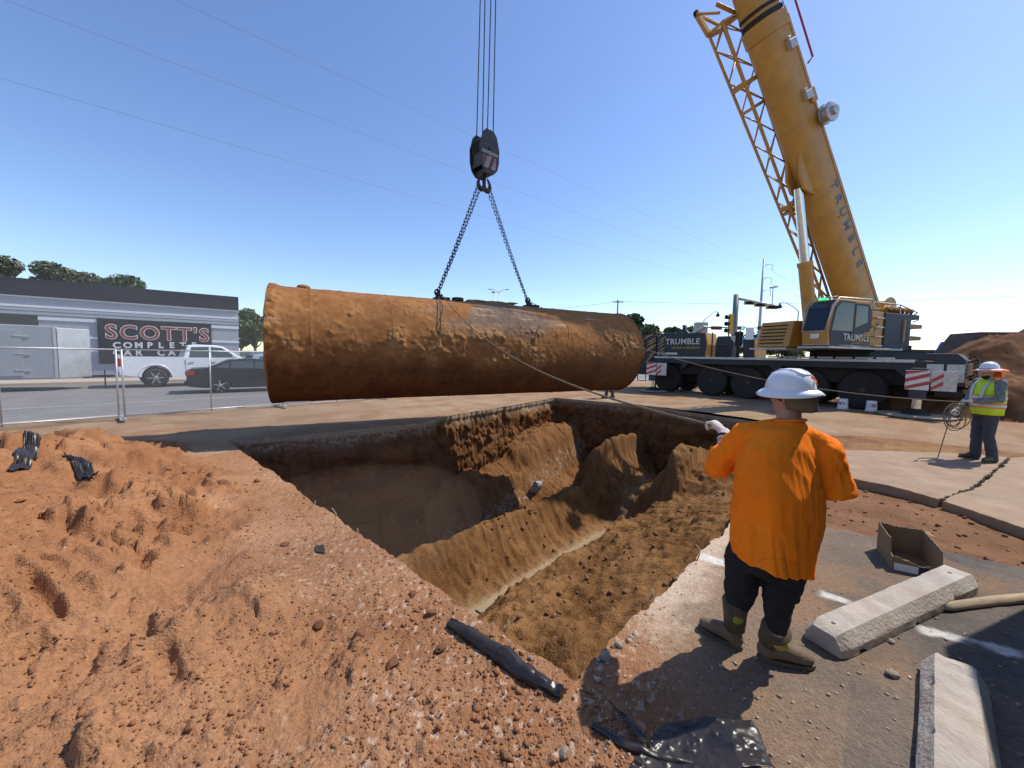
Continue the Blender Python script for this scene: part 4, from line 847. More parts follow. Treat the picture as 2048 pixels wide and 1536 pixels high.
# ---- hoist ropes up to the boom head
tipW = MC @ MBm @ Vector((BL, 0, -.35))
mat('wire_rope', (.05, .05, .055), .5, .5, var=.2, scale=50)
for i, (dx, dy) in enumerate(((-.17, -.125), (-.17, .125), (.17, -.125), (.17, .125))):
    p0 = Mh @ Vector((dx, dy, 1.02)); p1 = Vector((hook_xy.x+(dx*.7), hook_xy.y+dy, tipW.z-.2)); b = MB(); b.tube([Vector((0, 0, 0)), p1-p0], .013, 8); o = b.build('hoist_rope', 'wire_rope', smooth=True); o.location = p0
    tag(o, ['leftmost', 'second from left', 'third from left', 'rightmost'][sorted(range(4), key=lambda q: (Mh @ Vector(((-.24, -.24, .24, .24)[q], (-.125, .125, -.125, .125)[q], 1.))).x).index(i)]+' of the four steel ropes rising from the hook block', 'rope', 'hoist ropes')
# ================================================================== PEOPLE
mat('skin', (.40, .21, .14), .55, var=.12, scale=14); mat('glove_cloth', (.62, .57, .50), .9, var=.18, scale=25, bump=.3, bscale=200)
mat('orange_rib', (.82, .19, .012), .9, var=.12, scale=40)
matv('orange_cotton', .9, .10, 26, .22, 420, .002, spec=.15); mat('black_denim', (.014, .013, .015), .9, var=.3, scale=20, bump=.3, bscale=260)
mat('blue_denim', (.030, .042, .070), .9, var=.3, scale=14, bump=.3, bscale=260, dust=.12); mat('boot_leather', (.12, .08, .048), .75, var=.35, scale=12, bump=.25, bscale=70, dust=.25, dustcol=(.24, .16, .095))
mat('boot_shaft', (.06, .045, .028), .75, var=.5, scale=14, dust=.25, dustcol=(.25, .17, .1)); mat('boot_yellow', (.33, .30, .03), .6, var=.3, scale=12)
mat('helmet_white', (.74, .75, .78), .32, var=.06, scale=7, dust=.10, dustcol=(.45, .40, .36), coat=.2); mat('hi_vis_yellow', (.55, .78, .03), .7, var=.12, scale=10); mat('hi_vis_orange', (.95, .16, .03), .7, var=.1, scale=10)
mat('reflective', (.55, .55, .54), .4, .2, var=.12, scale=12); mat('grey_plaid', (.17, .18, .18), .9, var=.5, scale=26); mat('hair_dark', (.012, .009, .007), .7, var=.4, scale=30)
mat('cap_cloth', (.13, .10, .065), .9, var=.3, scale=16); mat('orange_spray', (.85, .20, .03), .6, var=.2, scale=20); mat('eye_white', (.7, .7, .68), .3, var=.05); mat('rope_fibre', (.20, .16, .11), .9, var=.35, scale=60, bump=.5, bscale=120)

def head_into(mb, c, fwd, up, s=1.0):
    """skull, jaw, nose, brow and ears as overlapping volumes; c is the middle of the head"""
    f = Vector(fwd).normalized(); u = Vector(up).normalized(); sd = f.cross(u).normalized(); u = sd.cross(f)
    Mh_ = frame(sd, f, u, c); b = MB(Mh_)
    b.ball((0, -.012*s, .03*s), (.076*s, .095*s, .090*s), 18, 12); b.ball((0, .022*s, -.045*s), (.060*s, .072*s, .070*s), 16, 10); b.ball((0, .055*s, -.085*s), (.036*s, .034*s, .028*s), 12, 8)
    b.limb([(0, .085*s, .012*s), (0, .102*s, -.022*s)], [.010*s, .015*s]); b.limb([(-.035*s, .08*s, .028*s), (.035*s, .08*s, .028*s)], [.012*s, .012*s])
    b.limb([(-.022*s, .088*s, -.058*s), (.022*s, .088*s, -.058*s)], [.009*s, .009*s])
    for q in (-1, 1): b.ball((q*.079*s, -.005*s, -.012*s), (.010*s, .018*s, .031*s), 10, 8)
    mb.v += b.v; base = len(mb.v)-len(b.v); mb.f += [tuple(base+i for i in f_) for f_ in b.f]; return Mh_
def hand_into(mb, wrist, d, palm_n, curl=1.0, s=1.0, thumb=1):
    """palm with four curled fingers and a thumb; d runs from the wrist to the knuckles, palm_n out of the palm"""
    d = Vector(d).normalized(); n = Vector(palm_n); n = (n-d*n.dot(d)).normalized(); x = d.cross(n).normalized()*thumb; w = Vector(wrist)
    mb.limb([w, w+d*.03*s, w+d*.085*s], [.030*s, .036*s, .042*s], side=x, flat=[.8, .6, .45])
    for i, (o, L_) in enumerate(((.030, .078), (.010, .088), (-.011, .082), (-.031, .064))):
        k0 = w+d*.088*s+x*o*s; p = [k0]; a = 0.0
        for j, (f_, st) in enumerate(((.45, .75), (.32, 1.05), (.23, .75))):
            a += st*curl*(1+.06*i); dd = d*math.cos(a)+n*math.sin(a); p.append(p[-1]+dd*L_*f_*s)
        mb.limb(p, [.0098*s, .0098*s, .0088*s, .0078*s], side=x, n=10)
    t0 = w+d*.035*s+x*.032*s; t1_ = t0+(d*.55+x*.55+n*.45*curl).normalized()*.036*s; t2_ = t1_+(d*.75-x*.1+n*.7*curl).normalized()*.028*s; t3_ = t2_+(d*.5-x*.5+n*.6*curl).normalized()*.024*s
    mb.limb([t0, t1_, t2_, t3_], [.014*s, .0125*s, .011*s, .009*s], side=n, n=10)
    return w+d*.088*s+n*.022*s
def torso_rings(pts, n=28):
    """pts: (centre, side vector, front vector) -> closed body sections, squarish ovals"""
    rings = []
    for c, sx, fy in pts:
        r_ = []
        for k in range(n):
            a = 2*math.pi*k/n; ca, sa = math.cos(a), math.sin(a); q = 2.5
            r_.append(Vector(c)+Vector(sx)*math.copysign(abs(ca)**(2/q), ca)+Vector(fy)*math.copysign(abs(sa)**(2/q), sa))
        rings.append(r_)
    return rings
def wrinkle(me, amp, freq, seed, stretch=(1, 1, .35)):
    V = co_np(me); N = nrm_np(me); n_ = fbm(V[:, 0]*freq*stretch[0], V[:, 1]*freq*stretch[1], V[:, 2]*freq*stretch[2], 3, seed)
    n2 = ridge(V[:, 0]*freq*.6, V[:, 1]*freq*.6, V[:, 2]*freq*.5, 2, seed+5)
    set_co(me, V+N*(amp*n_+amp*.8*(n2-.6))[:, None])
def boot(parent, heel, toe_dir, shaft_top, s=1.0, shaft_r=.062, mats=('boot_leather', 'boot_shaft')):
    """foot with sole and heel on the ground at 'heel', pointing along toe_dir; shaft up the leg"""
    t = Vector((toe_dir[0], toe_dir[1], 0)).normalized(); sd = Vector((-t.y, t.x, 0)); h = Vector(heel)
    b = MB(); b.limb([h+t*.035*s+ZZ*.055*s, h+t*.10*s+ZZ*.075*s, h+t*.17*s+ZZ*.062*s, h+t*.235*s+ZZ*.048*s], [.040*s, .044*s, .048*s, .040*s], side=sd, flat=[1.15, 1.2, .85, .8]); b.limb([h+t*.05*s+ZZ*.06*s, h+t*.055*s+ZZ*.16*s], [.045*s, .05*s], side=sd)
    up = remeshed(b, .010*s, 5); o = add_obj('boot', up, mats[0], parent)
    b = MB(); n = 24; ring = []
    for k in range(n):
        a = 2*math.pi*k/n; q = t*(.135*s+.138*s*math.cos(a))+sd*(.040*s+.008*s*math.cos(a-.2))*math.sin(a); ring.append(q)
    b.loft([[h+q+ZZ*.004 for q in ring], [h+q*1.01+ZZ*.024*s for q in ring]]); b.build('sole', 'boot_shaft', o)
    st = Vector(shaft_top); b = MB(); base = h+t*.052*s+ZZ*.12*s; ax = (st-base)
    b.tube([base, base+ax*.5, st-ax*.05, st], [shaft_r*.82, shaft_r*.92, shaft_r*1.05, shaft_r*1.0], 20, side=sd); b.build('shaft', mats[1], o, smooth=True)
    return o
def hard_hat(parent, c, fwd, up, m='helmet_white', s=1.0, brim_s=1.0):
    f = Vector(fwd).normalized(); u = Vector(up).normalized(); sd = f.cross(u).normalized(); u = sd.cross(f)
    M_ = frame(sd, f, u, c); b = MB(M_); nth, n = 11, 40; rings = []
    for i in range(nth+1):
        t = (i/nth)*math.pi/2; r_ = []
        for k in range(n):
            a = 2*math.pi*k/n; ca, sa = math.cos(a), math.sin(a); rx, ry = .112*s, .135*s
            x = rx*ca*math.cos(t)**.85; y = ry*sa*math.cos(t)**.85; z = .135*s*math.sin(t)
            r_.append((x, y, z))
        rings.append(r_)
    inner = [[(p[0]*.96, p[1]*.96, p[2]-.001) for p in rings[0]]]
    b.loft(rings); hat = b.build('hard_hat', m, parent, smooth=True)
    b = MB(M_); R0, R1, R2, R3 = [], [], [], []
    for k in range(n):
        a = 2*math.pi*k/n; ca, sa = math.cos(a), math.sin(a); w = (.046+.018*max(0, sa)+.010*max(0, -sa))*s*brim_s
        dr = -.018*s*(abs(ca))-.006
        R0.append((.110*s*ca, .133*s*sa, .012*s)); R1.append(((.112*s+w*.5)*ca, (.135*s+w*.5)*sa, .004*s+dr*.3)); R2.append(((.112*s+w)*ca, (.135*s+w)*sa, -.006*s+dr)); R3.append(((.112*s+w*.96)*ca, (.135*s+w*.96)*sa, -.013*s+dr))
    R4 = [(.108*s*q[0]/.110/s*.95/1 if 0 else q[0]*.97, q[1]*.97, -.004*s) for q in R0]
    b.loft([R0, R1, R2, R3, R4], cap=False); b.build('brim', m, hat, smooth=True)
    return hat, M_
def pj(px, py, Y): return dp(px, py, Y)

# ---------------- man in the orange shirt at the pit's edge
fz_ = hz1(1.47, 2.2)
man = thing('person', 'person in orange shirt, black trousers and white hard hat pulling a rope, seen from behind', 'person', (1.47, 2.2, 0))
Mi = Matrix.Translation((-1.47, -2.2, 0))
def L(p): return Mi @ Vector(p)
fw = Vector((-.34, .94, 0)).normalized(); rt = Vector((fw.y, -fw.x, 0))
hips = L(pj(1545, 1105, 2.18)); waist = L(pj(1548, 1030, 2.17)); chest = L(pj(1556, 930, 2.18)); neck = L(pj(1578, 842, 2.22)); head_c = L(pj(1580, 795, 2.25))
shL = L(pj(1490, 872, 2.28)); shR = L(pj(1652, 905, 2.13)); elL = L(pj(1440, 928, 2.42)); haL = L(pj(1449, 866, 2.60)); elR = L(pj(1662, 958, 2.13)); haR = L(pj(1610, 935, 2.55))
footL = Vector(L(gp(1467, 1292))); footR = Vector(L(gp(1525, 1318))); footL.z = footR.z = .0
knL = L(pj(1478, 1195, 2.28)); knR = L(pj(1556, 1205, 2.14)); hpL = L(pj(1492, 1100, 2.24)); hpR = L(pj(1580, 1105, 2.14)); anL = L(pj(1470, 1262, 2.30)); anR = L(pj(1553, 1280, 2.12))
b = MB(); up_s = (neck-hips).normalized()
b.loft(torso_rings([(hips-ZZ*.06, rt*.15, fw*.11), (hips, rt*.17, fw*.13), (waist, rt*.18, fw*.15), (chest, rt*.19, fw*.14), (neck-ZZ*.05, rt*.10, fw*.08), (neck, rt*.06, fw*.06)]))
b.limb([neck-ZZ*.06, head_c-ZZ*.06], [.066, .06]); Mhead = head_into(b, head_c, fw*1+Vector((-.2, 0, -.03)), ZZ, .92)
for s_, e_, h_, in ((shL, elL, haL), (shR, elR, haR)): b.limb([s_, s_.lerp(e_, .5), e_, e_.lerp(h_, .35), h_], [.062, .057, .046, .045, .031])
for h_, k_, a_ in ((hpL, knL, anL), (hpR, knR, anR)): b.limb([h_, h_.lerp(k_, .5), k_, k_.lerp(a_, .3), a_], [.088, .08, .058, .058, .042])
hand_into(b, haR, haR-elR, (0, 0, -1), .9, 1.0, 1)
add_obj('body', remeshed(b, .011, 4), 'skin', man)
# shirt
b = MB(); hem = L(pj(1543, 1118, 2.13))
b.loft(torso_rings([(hem-ZZ*.035-rt*.0, rt*.222+fw*.02-ZZ*.055, fw*.18), (L(pj(1541, 1085, 2.14)), rt*.222, fw*.18), (waist, rt*.228, fw*.195), (L(pj(1553, 975, 2.16)), rt*.232, fw*.18), (chest, rt*.238, fw*.165), (L(pj(1565, 890, 2.19)), rt*.235, fw*.14), (L(pj(1572, 858, 2.205)), rt*.165, fw*.105), (neck-ZZ*.015, rt*.085, fw*.08), (neck+ZZ*.01, rt*.072, fw*.07)], 36))
b.limb([shL-rt*-.02, shL.lerp(elL, .5)+ZZ*.0, elL+ (elL-shL)*.12], [.084, .084, .076], n=18); b.limb([elL, elL.lerp(haL, .30)], [.074, .062], n=16)
slv = elR+Vector((.012, 0, -.005)); b.limb([shR, shR.lerp(slv, .5), slv], [.084, .078, .070], n=18); sd_ = (slv-shR).normalized(); sx_ = sd_.orthogonal().normalized(); sy_ = sd_.cross(sx_); b.loft([[shR.lerp(slv, f_)+sd_*e_+(sx_*math.cos(a)+sy_*math.sin(a))*r_ for a in np.linspace(0, 2*math.pi, 20, endpoint=False)] for f_, e_, r_ in ((.5, 0, .074), (.9, 0, .082), (1.0, .05, .088), (1.0, .085, .091))])
b.limb([neck-ZZ*.06, shL], [.085, .078], n=16); b.limb([neck-ZZ*.06, shR], [.085, .078], n=16)
me = remeshed(b, .0085, 7)
V = co_np(me); N = nrm_np(me)
zrel = (V[:, 2]-hem.z)/(chest.z-hem.z)
ph_ = np.arctan2((V[:, 0]-hem.x)*rt.x+(V[:, 1]-hem.y)*rt.y, -((V[:, 0]-hem.x)*fw.x+(V[:, 1]-hem.y)*fw.y))
fold = fbm(ph_*2.6+.8*zrel, zrel*.5, 0, 3, 301)*.016*np.clip(1.25-zrel*.7, .25, 1.1)
sl_d = np.minimum(np.hypot(*(V[:, :2]-np.array(elL)[:2]).T), np.hypot(*(V[:, :2]-np.array(elR)[:2]).T)); sw = sstep(.22, .08, sl_d)
crz = (ridge(V[:, 0]*9, V[:, 1]*9, V[:, 2]*6, 3, 305)-.62)*.035*sw
dg = (ridge(V[:, 0]*4+V[:, 2]*3, V[:, 1]*4, V[:, 2]*2.2, 2, 306)-.6)*.012
arm_l, arm_r = np.array(shL.lerp(elL, .35)), np.array(shR.lerp(slv, .35)); da = np.minimum(np.linalg.norm(V-arm_l-np.array((.03, 0, -.08)), axis=1), np.linalg.norm(V-arm_r-np.array((-.05, 0, -.08)), axis=1))
crs = -np.clip(.22-np.abs(vnoise(V[:, 0]*7+V[:, 2]*5, V[:, 1]*7, V[:, 2]*3.2, 307)), 0, 1)*.055*sstep(.26, .05, da)
drg = -np.clip(.16-np.abs(vnoise(ph_*3.1+zrel*1.6, zrel*.8, 0, 308)), 0, 1)*.05*sstep(1.15, .2, zrel)
set_co(me, V+N*(fold+crz+dg+crs+drg)[:, None])
base = np.array((.98, .215, .010))[None]*np.ones((len(V), 1))
sp = gp(1588, 915); c1 = np.array(L(pj(1590, 912, 2.03))); dd = np.sqrt((V[:, 0]-c1[0])**2+((V[:, 2]-c1[2])*.65)**2); st = sstep(.05, .0, dd)*sstep(.25, .5, vnoise(V[:, 0]*55, V[:, 1]*55, V[:, 2]*42, 303))*.7*(N[:, 1] < 0)
base = base*(1-st[:, None])+np.array((.12, .05, .02))[None]*st[:, None]; c2 = np.array(L(pj(1545, 1122, 2.0))); e = np.abs(np.sqrt((V[:, 0]-c2[0])**2+((V[:, 2]-c2[2])*2.2)**2)-.085); st = sstep(.006, .002, e)*(V[:, 2] > c2[2])*.5*(N[:, 1] < 0); base = base*(1-st[:, None])+np.array((.4, .10, .02))[None]*st[:, None]
dk = .12*fbm(V[:, 0]*6, V[:, 1]*6, V[:, 2]*6, 4, 309); base = base*(1+dk)[:, None]
set_col(me, np.clip(base, 0, 1)); shirt_o = add_obj('shirt', me, 'orange_cotton', man)
b = MB(); b.tube([neck+rt*.080*math.cos(a)+fw*.076*math.sin(a)+ZZ*(.004-.012*math.sin(a)) for a in np.linspace(0, 2*math.pi, 30, endpoint=False)], .009, 8, closed=True); b.build('collar', 'orange_rib', shirt_o, smooth=True)
# trousers
b = MB(); b.loft(torso_rings([(hips-ZZ*.10, rt*.17, fw*.13), (hips, rt*.185, fw*.15), (hips+ZZ*.12, rt*.185, fw*.15)]))
for h_, k_, a_, q in ((hpL, knL, anL, .22), (hpR, knR, anR, .62)): b.limb([h_, h_.lerp(k_, .5), k_, k_.lerp(a_, q*.6), k_.lerp(a_, q)], [.105, .098, .078, .068, .060], n=18)
me = remeshed(b, .010, 5); wrinkle(me, .016, 11, 311, (1, 1, 1.6)); add_obj('trousers', me, 'black_denim', man)
tL = Vector((-.62, .78, 0)).normalized(); tR = Vector((.93, -.22, 0)).normalized()
shtL = L(pj(1471, 1200, 2.29)); shtR = L(pj(1553, 1258, 2.12))
bo = boot(man, footL-tL*.05, tL, shtL, 1.0, .071); 
b = MB(); b.ball((footL-tL*.05)+tL*.05+Vector((-.02, -.065, .22)), (.035, .012, .03), 8, 6); b.build('boot_patch', 'boot_yellow', bo)
bo = boot(man, footR-tR*.03, tR, shtR, 1.12, .074)
b = MB(); b.ball(footR+tR*.055+Vector((-.01, -.075, .155)), (.045, .014, .032), 8, 6); b.build('boot_patch', 'boot_yellow', bo)
# left glove closed on the rope
b = MB(); gd = (haL-elL).normalized()*.5+Vector((-.55, .35, .25)); grip_m = hand_into(b, haL, gd, Vector((-.25, .3, -.75)), .95, 1.12, -1); b.limb([haL-(haL-elL).normalized()*.05, haL], [.042, .038])
add_obj('glove', remeshed(b, .0055, 2), 'glove_cloth', man)
GRIP1 = Vector((1.47, 2.2, 0))+grip_m
b = MB(); b.tube([haL-(haL-elL).normalized()*.055, haL-(haL-elL).normalized()*.035], .046, 14); b.build('cuff', 'black_denim', man, smooth=True)
hat, MHt = hard_hat(man, L(pj(1579, 785, 2.235))+ZZ*.012, fw+Vector((-.1, 0, -.02)), Vector((.03, -.18, 1)), s=.96, brim_s=.72)
b = MB(MHt)
def dome(x, y): q_ = (x/.1075)**2+(y/.1296)**2; return .1296*math.sin(math.acos(min(1, math.sqrt(q_))**(1/.85)))
up_ = [(-.026, .085), (-.034, .03), (-.037, -.03), (-.036, -.068), (-.026, -.088), (0, -.094), (.026, -.088), (.036, -.068), (.037, -.03), (.034, .03), (.026, .085)]
b.tube([(x_, y_, dome(x_, y_)-.001) for x_, y_ in up_], .0075, 10)
b.build('crest', 'helmet_white', hat, smooth=True)
b = MB(MHt)
for k_ in range(26):
    a = random.uniform(0, 6.28); r_ = random.random()**.6*.034; u_ = .045+r_*math.cos(a); zz_ = .066+r_*math.sin(a)
    tt = math.asin(min(.98, zz_/.135)); rad = math.cos(tt)**.85; xx = u_; yy = -.135*rad*math.sqrt(max(0, 1-(xx/(.112*rad))**2)); 
    b.lathe([(.0075, 0), (.0075, .0012), (0, .0016)], (xx, yy-.001, zz_), (xx*2.2, yy*1.6, zz_), 7)
b.build('spray_mark', 'orange_spray', hat)
# cap worn backwards under the hat, hair, safety glasses
b = MB(Mhead); b.loft([[(w_*.098*math.cos(a), -.02+w_*(.116+q_)*math.sin(a), z-.018*math.sin(a)*(-1)*(z < -.03)) for a in np.linspace(math.pi, 2*math.pi, 18)]+[(w_*.088*math.cos(a), -.02+w_*(.104+q_)*math.sin(a), z-.018*math.sin(a)*(-1)*(z < -.03)) for a in np.linspace(2*math.pi, math.pi, 18)] for z, w_, q_ in ((-.062, .80, .004), (-.055, .90, .010), (-.035, .95, .008), (-.01, .97, 0), (.04, .95, -.01))]); b.build('neck_shade', 'cap_cloth', man, smooth=True)
b = MB(Mhead); b.ball((0, -.018, .03), (.082, .098, .085), 18, 10); b.build('hair', 'hair_dark', man, smooth=True)
b = MB(Mhead); b.tube([(-.078, -.01, .005), (-.075, .06, .01), (-.06, .10, .005), (-.02, .112, 0), (.02, .112, 0), (.06, .10, .005), (.075, .06, .01), (.078, -.01, .005)], .007, 6, flat=1.8); b.build('safety_glasses', 'under_black', man, smooth=True)

# ---------------- generic standing worker, built facing +Y in local space
def worker(name, label, loc, yaw, hgt, J, shirt, vest, trousers, hat_m, shade, gl=True):
    p = thing(name, label, 'person', loc, yaw); s = hgt/1.75
    def P(x, y, z): return Vector((x, y, z))*s
    hp, ws, cs_, nk, hd = P(0, 0, .92), P(0, .01, 1.08), P(0, .01, 1.28), P(0, 0, 1.47), P(0, .035, 1.60)
    b = MB(); X, Y_ = Vector((s, 0, 0)), Vector((0, s, 0))
    b.loft(torso_rings([(hp-ZZ*.08, X*.13, Y_*.10), (hp, X*.155, Y_*.12), (ws, X*.155, Y_*.13), (cs_, X*.165, Y_*.115), (P(0, 0, 1.42), X*.12, Y_*.08), (nk, X*.06, Y_*.06)])); b.limb([nk-ZZ*.05, hd], [.055*s, .052*s]); Mh_ = head_into(b, hd, (J.get('look', 0), 1, -.08), (0, 0, 1), s*.98)
    ends = []
    for q in (-1, 1):
        k = 'R' if q > 0 else 'L'; sh, el, ha = P(q*.19, 0, 1.41), P(*J['el'+k]), P(*J['ha'+k]); b.limb([sh, sh.lerp(el, .5), el, el.lerp(ha, .35), ha], [.055*s, .05*s, .042*s, .042*s, .028*s]); ends.append((sh, el, ha))
        hpj, kn, an = P(q*.085, 0, .90), P(*J['kn'+k]), P(*J['an'+k]); b.limb([hpj, hpj.lerp(kn, .5), kn, kn.lerp(an, .3), an], [.085*s, .078*s, .056*s, .055*s, .04*s]); ends.append((hpj, kn, an))
        if not gl: hand_into(b, ha, ha-el, (-q*.3, .2, -1), .7, s, q)
    add_obj('body', remeshed(b, .014, 3), 'skin', p)
    # shirt
    b = MB(); b.loft(torso_rings([(P(0, 0, .90), X*.185, Y_*.15), (ws, X*.19, Y_*.168), (cs_, X*.195, Y_*.15), (P(0, 0, 1.41), X*.175, Y_*.10), (P(0, 0, 1.47), X*.075, Y_*.072)]))
    for i in (0, 2): sh, el, ha = ends[i]; b.limb([sh, sh.lerp(el, .5), el, el.lerp(ha, .45), el.lerp(ha, .9)], [.075*s, .066*s, .062*s, .056*s, .046*s])
    me = remeshed(b, .013, 4); wrinkle(me, .012, 8, 321); add_obj('shirt', me, shirt, p)
    b = MB(); b.loft(torso_rings([(P(0, 0, .80), X*.165, Y_*.13), (hp, X*.178, Y_*.145), (P(0, 0, 1.0), X*.175, Y_*.145)]))
    for i in (1, 3): h_, k_, a_ = ends[i]; b.limb([h_, h_.lerp(k_, .5), k_, k_.lerp(a_, .5), a_-ZZ*.03*s], [.10*s, .094*s, .078*s, .072*s, .07*s])
    me = remeshed(b, .013, 4); wrinkle(me, .014, 9, 331, (1, 1, 1.3)); add_obj('trousers', me, trousers, p)
    for i, k in ((1, 'L'), (3, 'R')): a_ = ends[i][2]; boot(p, Vector((a_.x, a_.y-.06*s, 0)), (J.get('toe'+k, 0), 1), a_+ZZ*.05*s, s, .055)
    if gl:
        for i, q in ((0, -1), (2, 1)):
            sh, el, ha = ends[i]; b = MB(); hand_into(b, ha, ha-el, (-q*.2, .1, -1), .9, s*1.08, q); b.limb([ha-(ha-el).normalized()*.05, ha], [.04*s, .036*s]); add_obj('glove', remeshed(b, .007, 1), 'glove_cloth', p)
    if vest:
        b = MB(); n = 40; rings = []
        for z, wx, wy in ((.84, .200, .172), (.95, .203, .18), (1.08, .206, .186), (1.2, .208, .176), (1.30, .206, .162), (1.40, .165, .125), (1.46, .095, .09)):
            rings.append(torso_rings([(P(0, .0, z), X*wx, Y_*wy)], n)[0])
        b.loft(rings, cap=False); v = b.build('safety_vest', 'hi_vis_yellow', p, smooth=True)
        m_ = v.modifiers.new('solid', 'SOLIDIFY'); m_.thickness = .006
        for z in (.98, 1.12):
            b = MB(); f_ = lambda zz: torso_rings([(P(0, 0, zz), X*.2135, Y_*.1925)], n)[0]; b.loft([f_(z), f_(z+.05)], cap=False); b.build('reflective_band', 'reflective', v, smooth=True)
            b = MB(); b.loft([torso_rings([(P(0, 0, zz), X*.2105, Y_*.1895)], n)[0] for zz in (z-.018, z+.068)], cap=False); b.build('orange_band', 'hi_vis_orange', v, smooth=True)
        for q in (-1, 1):
            for yy in (-1, 1):
                b = MB(); pts = [P(q*.085, yy*.185, .98), P(q*.09, yy*.19, 1.12), P(q*.095, yy*.178, 1.25), P(q*.10, yy*.15, 1.36), P(q*.105, yy*.06, 1.445)]; b.tube(pts, .028*s, 8, flat=.25, side=(1, 0, 0)); b.build('reflective_strap', 'reflective', v, smooth=True)
    hat, MH = hard_hat(p, hd+Vector((0, -.005, .045))*s, (J.get('look', 0), 1, -.05), (0, -.05, 1), hat_m, s, 1.0)
    if shade:
        b = MB(MH); n = 40; R0 = []; R1 = []; R2 = []
        for k in range(n):
            a = 2*math.pi*k/n; ca, sa = math.cos(a), math.sin(a); R0.append((.116*ca, .139*sa, .022)); R1.append((.122*ca, .145*sa, -.002)); w = .085+.02*math.sin(a*5+1); R2.append(((.116+w)*ca, (.139+w)*sa, -.018-.012*math.cos(2*a)+.008*math.sin(a*3)))
        b.loft([R0, R1, R2], cap=False); sh_ = b.build('sun_shade', 'hi_vis_orange', hat, smooth=True); sh_.modifiers.new('solid', 'SOLIDIFY').thickness = .004
        b = MB(MH); rows = []
        for z, o_ in ((-.005, 0), (-.06, .012), (-.12, .02), (-.17, .012)): rows.append([(.125*math.cos(a)*(1+o_), .15*math.sin(a)-.01-o_*1.5+.008*math.sin(a*9), z) for a in np.linspace(R(200), R(340), 16)])
        m0 = len(b.v); b.add([q for r_ in rows for q in r_], [(i*16+k, i*16+k+1, (i+1)*16+k+1, (i+1)*16+k) for i in range(3) for k in range(15)]); o = b.build('neck_flap', 'hi_vis_orange', hat, smooth=True); o.modifiers.new('solid', 'SOLIDIFY').thickness = .004
    b = MB(Mh_); b.ball((0, -.02, .03), (.08*s, .096*s, .085*s), 14, 8); b.build('hair', 'hair_dark', p, smooth=True)
    b = MB(Mh_); b.ball((0, .045, -.085), (.055*s, .05*s, .045*s), 12, 8); b.build('beard', 'hair_dark', p, smooth=True)
    for q in (-1, 1): b = MB(Mh_); b.ball((q*.032*s, .083*s, .012*s), (.011*s, .008*s, .007*s), 8, 6); b.build('eye', 'eye_white', p, smooth=True)
    Mw = p.matrix_basis if False else Matrix.Translation(loc) @ Matrix.Rotation(yaw, 4, 'Z')
    return p, Mw @ ends[0][2], Mw @ ends[2][2]
wz = hz1(9.0, 7.2); wp = gp(1962, 921, .03)
yw = R(82)
w2, H2a, H2b = worker('person', 'person in yellow safety vest and orange-shaded hard hat holding a coiled rope', (wp.x, wp.y, .036), yw, 1.80,
    dict(elL=(-.30, .10, 1.12), haL=(-.10, .34, 1.08), elR=(.27, .05, 1.08), haR=(.14, .34, .90), knL=(-.11, .03, .48), anL=(-.13, -.05, .08), knR=(.10, .02, .48), anR=(.11, .0, .08), look=-.1, toeL=-.2, toeR=.3), 'grey_plaid', True, 'blue_denim', 'helmet_white', True)
lp_ = gp(1220, 797)
w3, _, _ = worker('person', 'person in jeans standing mostly hidden behind the far end of the tank', (lp_.x, lp_.y, hz1(lp_.x, lp_.y)+.004), R(70), 1.74,
    dict(elL=(-.28, .02, 1.12), haL=(-.27, .16, .90), elR=(.28, .02, 1.12), haR=(.27, .16, .90), knL=(-.12, .12, .47), anL=(-.16, .16, .08), knR=(.10, -.02, .48), anR=(.13, -.12, .08)), 'grey_plaid', False, 'blue_denim', 'helmet_white', False, gl=False)

# ---------------- tag lines
def rope(name, label, P, r_, sag=0.0, n=60, parent_loc=None, tw=True):
    P = [Vector(p) for p in P]; o0 = P[0]; pts = []
    seg = len(P)-1
    for i in range(n+1):
        t = i/n*seg; k = min(int(t), seg-1); f = t-k; q = P[k].lerp(P[k+1], f)-o0
        if seg == 1: q -= ZZ*sag*4*f*(1-f)
        pts.append(q)
    b = MB()
    if tw:
        for ph0 in (0, math.pi):
            tp = []; m = n*10
            for i in range(m+1):
                f = i/m*n; k = min(int(f), n-1); q = pts[k].lerp(pts[k+1], f-k); d = (pts[k+1]-pts[k]).normalized(); x = d.cross(ZZ).normalized(); y = x.cross(d); a = i*.9+ph0; tp.append(q+(x*math.cos(a)+y*math.sin(a))*r_*.5)
            b.tube(tp, r_*.62, 5)
    else: b.tube(pts, r_, 7)
    o = b.build(name, 'rope_fibre', smooth=True); o.location = o0; return tag(o, label, 'rope')
anch1 = lugs[0]+Vector((.15, -.25, -.04)); f_ = MT @ Vector((lug_s[0]+.5, -.55, TRAD*.93))
rope('tag_line', 'twisted rope running from the tank to the glove of the orange-shirted person', [anch1, GRIP1], .011, .42, 70)
rope('tag_line', 'long thin rope from the right-hand tank lug to the person in the yellow vest', [lugs[1]+Vector((.1, -.1, -.03)), H2a+Vector((-.05, .03, -.03))], .009, .55, 70, tw=False)
b = MB(); c = (H2a*.5+H2b*.5)+Vector((-.12, -.02, -.22)); o0 = Vector((c.x, c.y, 0)); pts = []
for i in range(150):
    t = i/150; a = t*2*math.pi*4.3; rr_ = .17+.035*math.sin(t*9)+.02*math.sin(t*23); pts.append(Vector((math.cos(a)*rr_-.02+.04*math.sin(t*5), .05*math.sin(a*.5+t*6)+.03*t, c.z+math.sin(a)*rr_*1.15)))
pts += [Vector((-.15-.03*q, .02, max(.045, c.z-.2-.15*q))) for q in range(7)]+[Vector((-.5-.12*q, .05*math.sin(q*1.3)-.05*q, .046)) for q in range(5)]
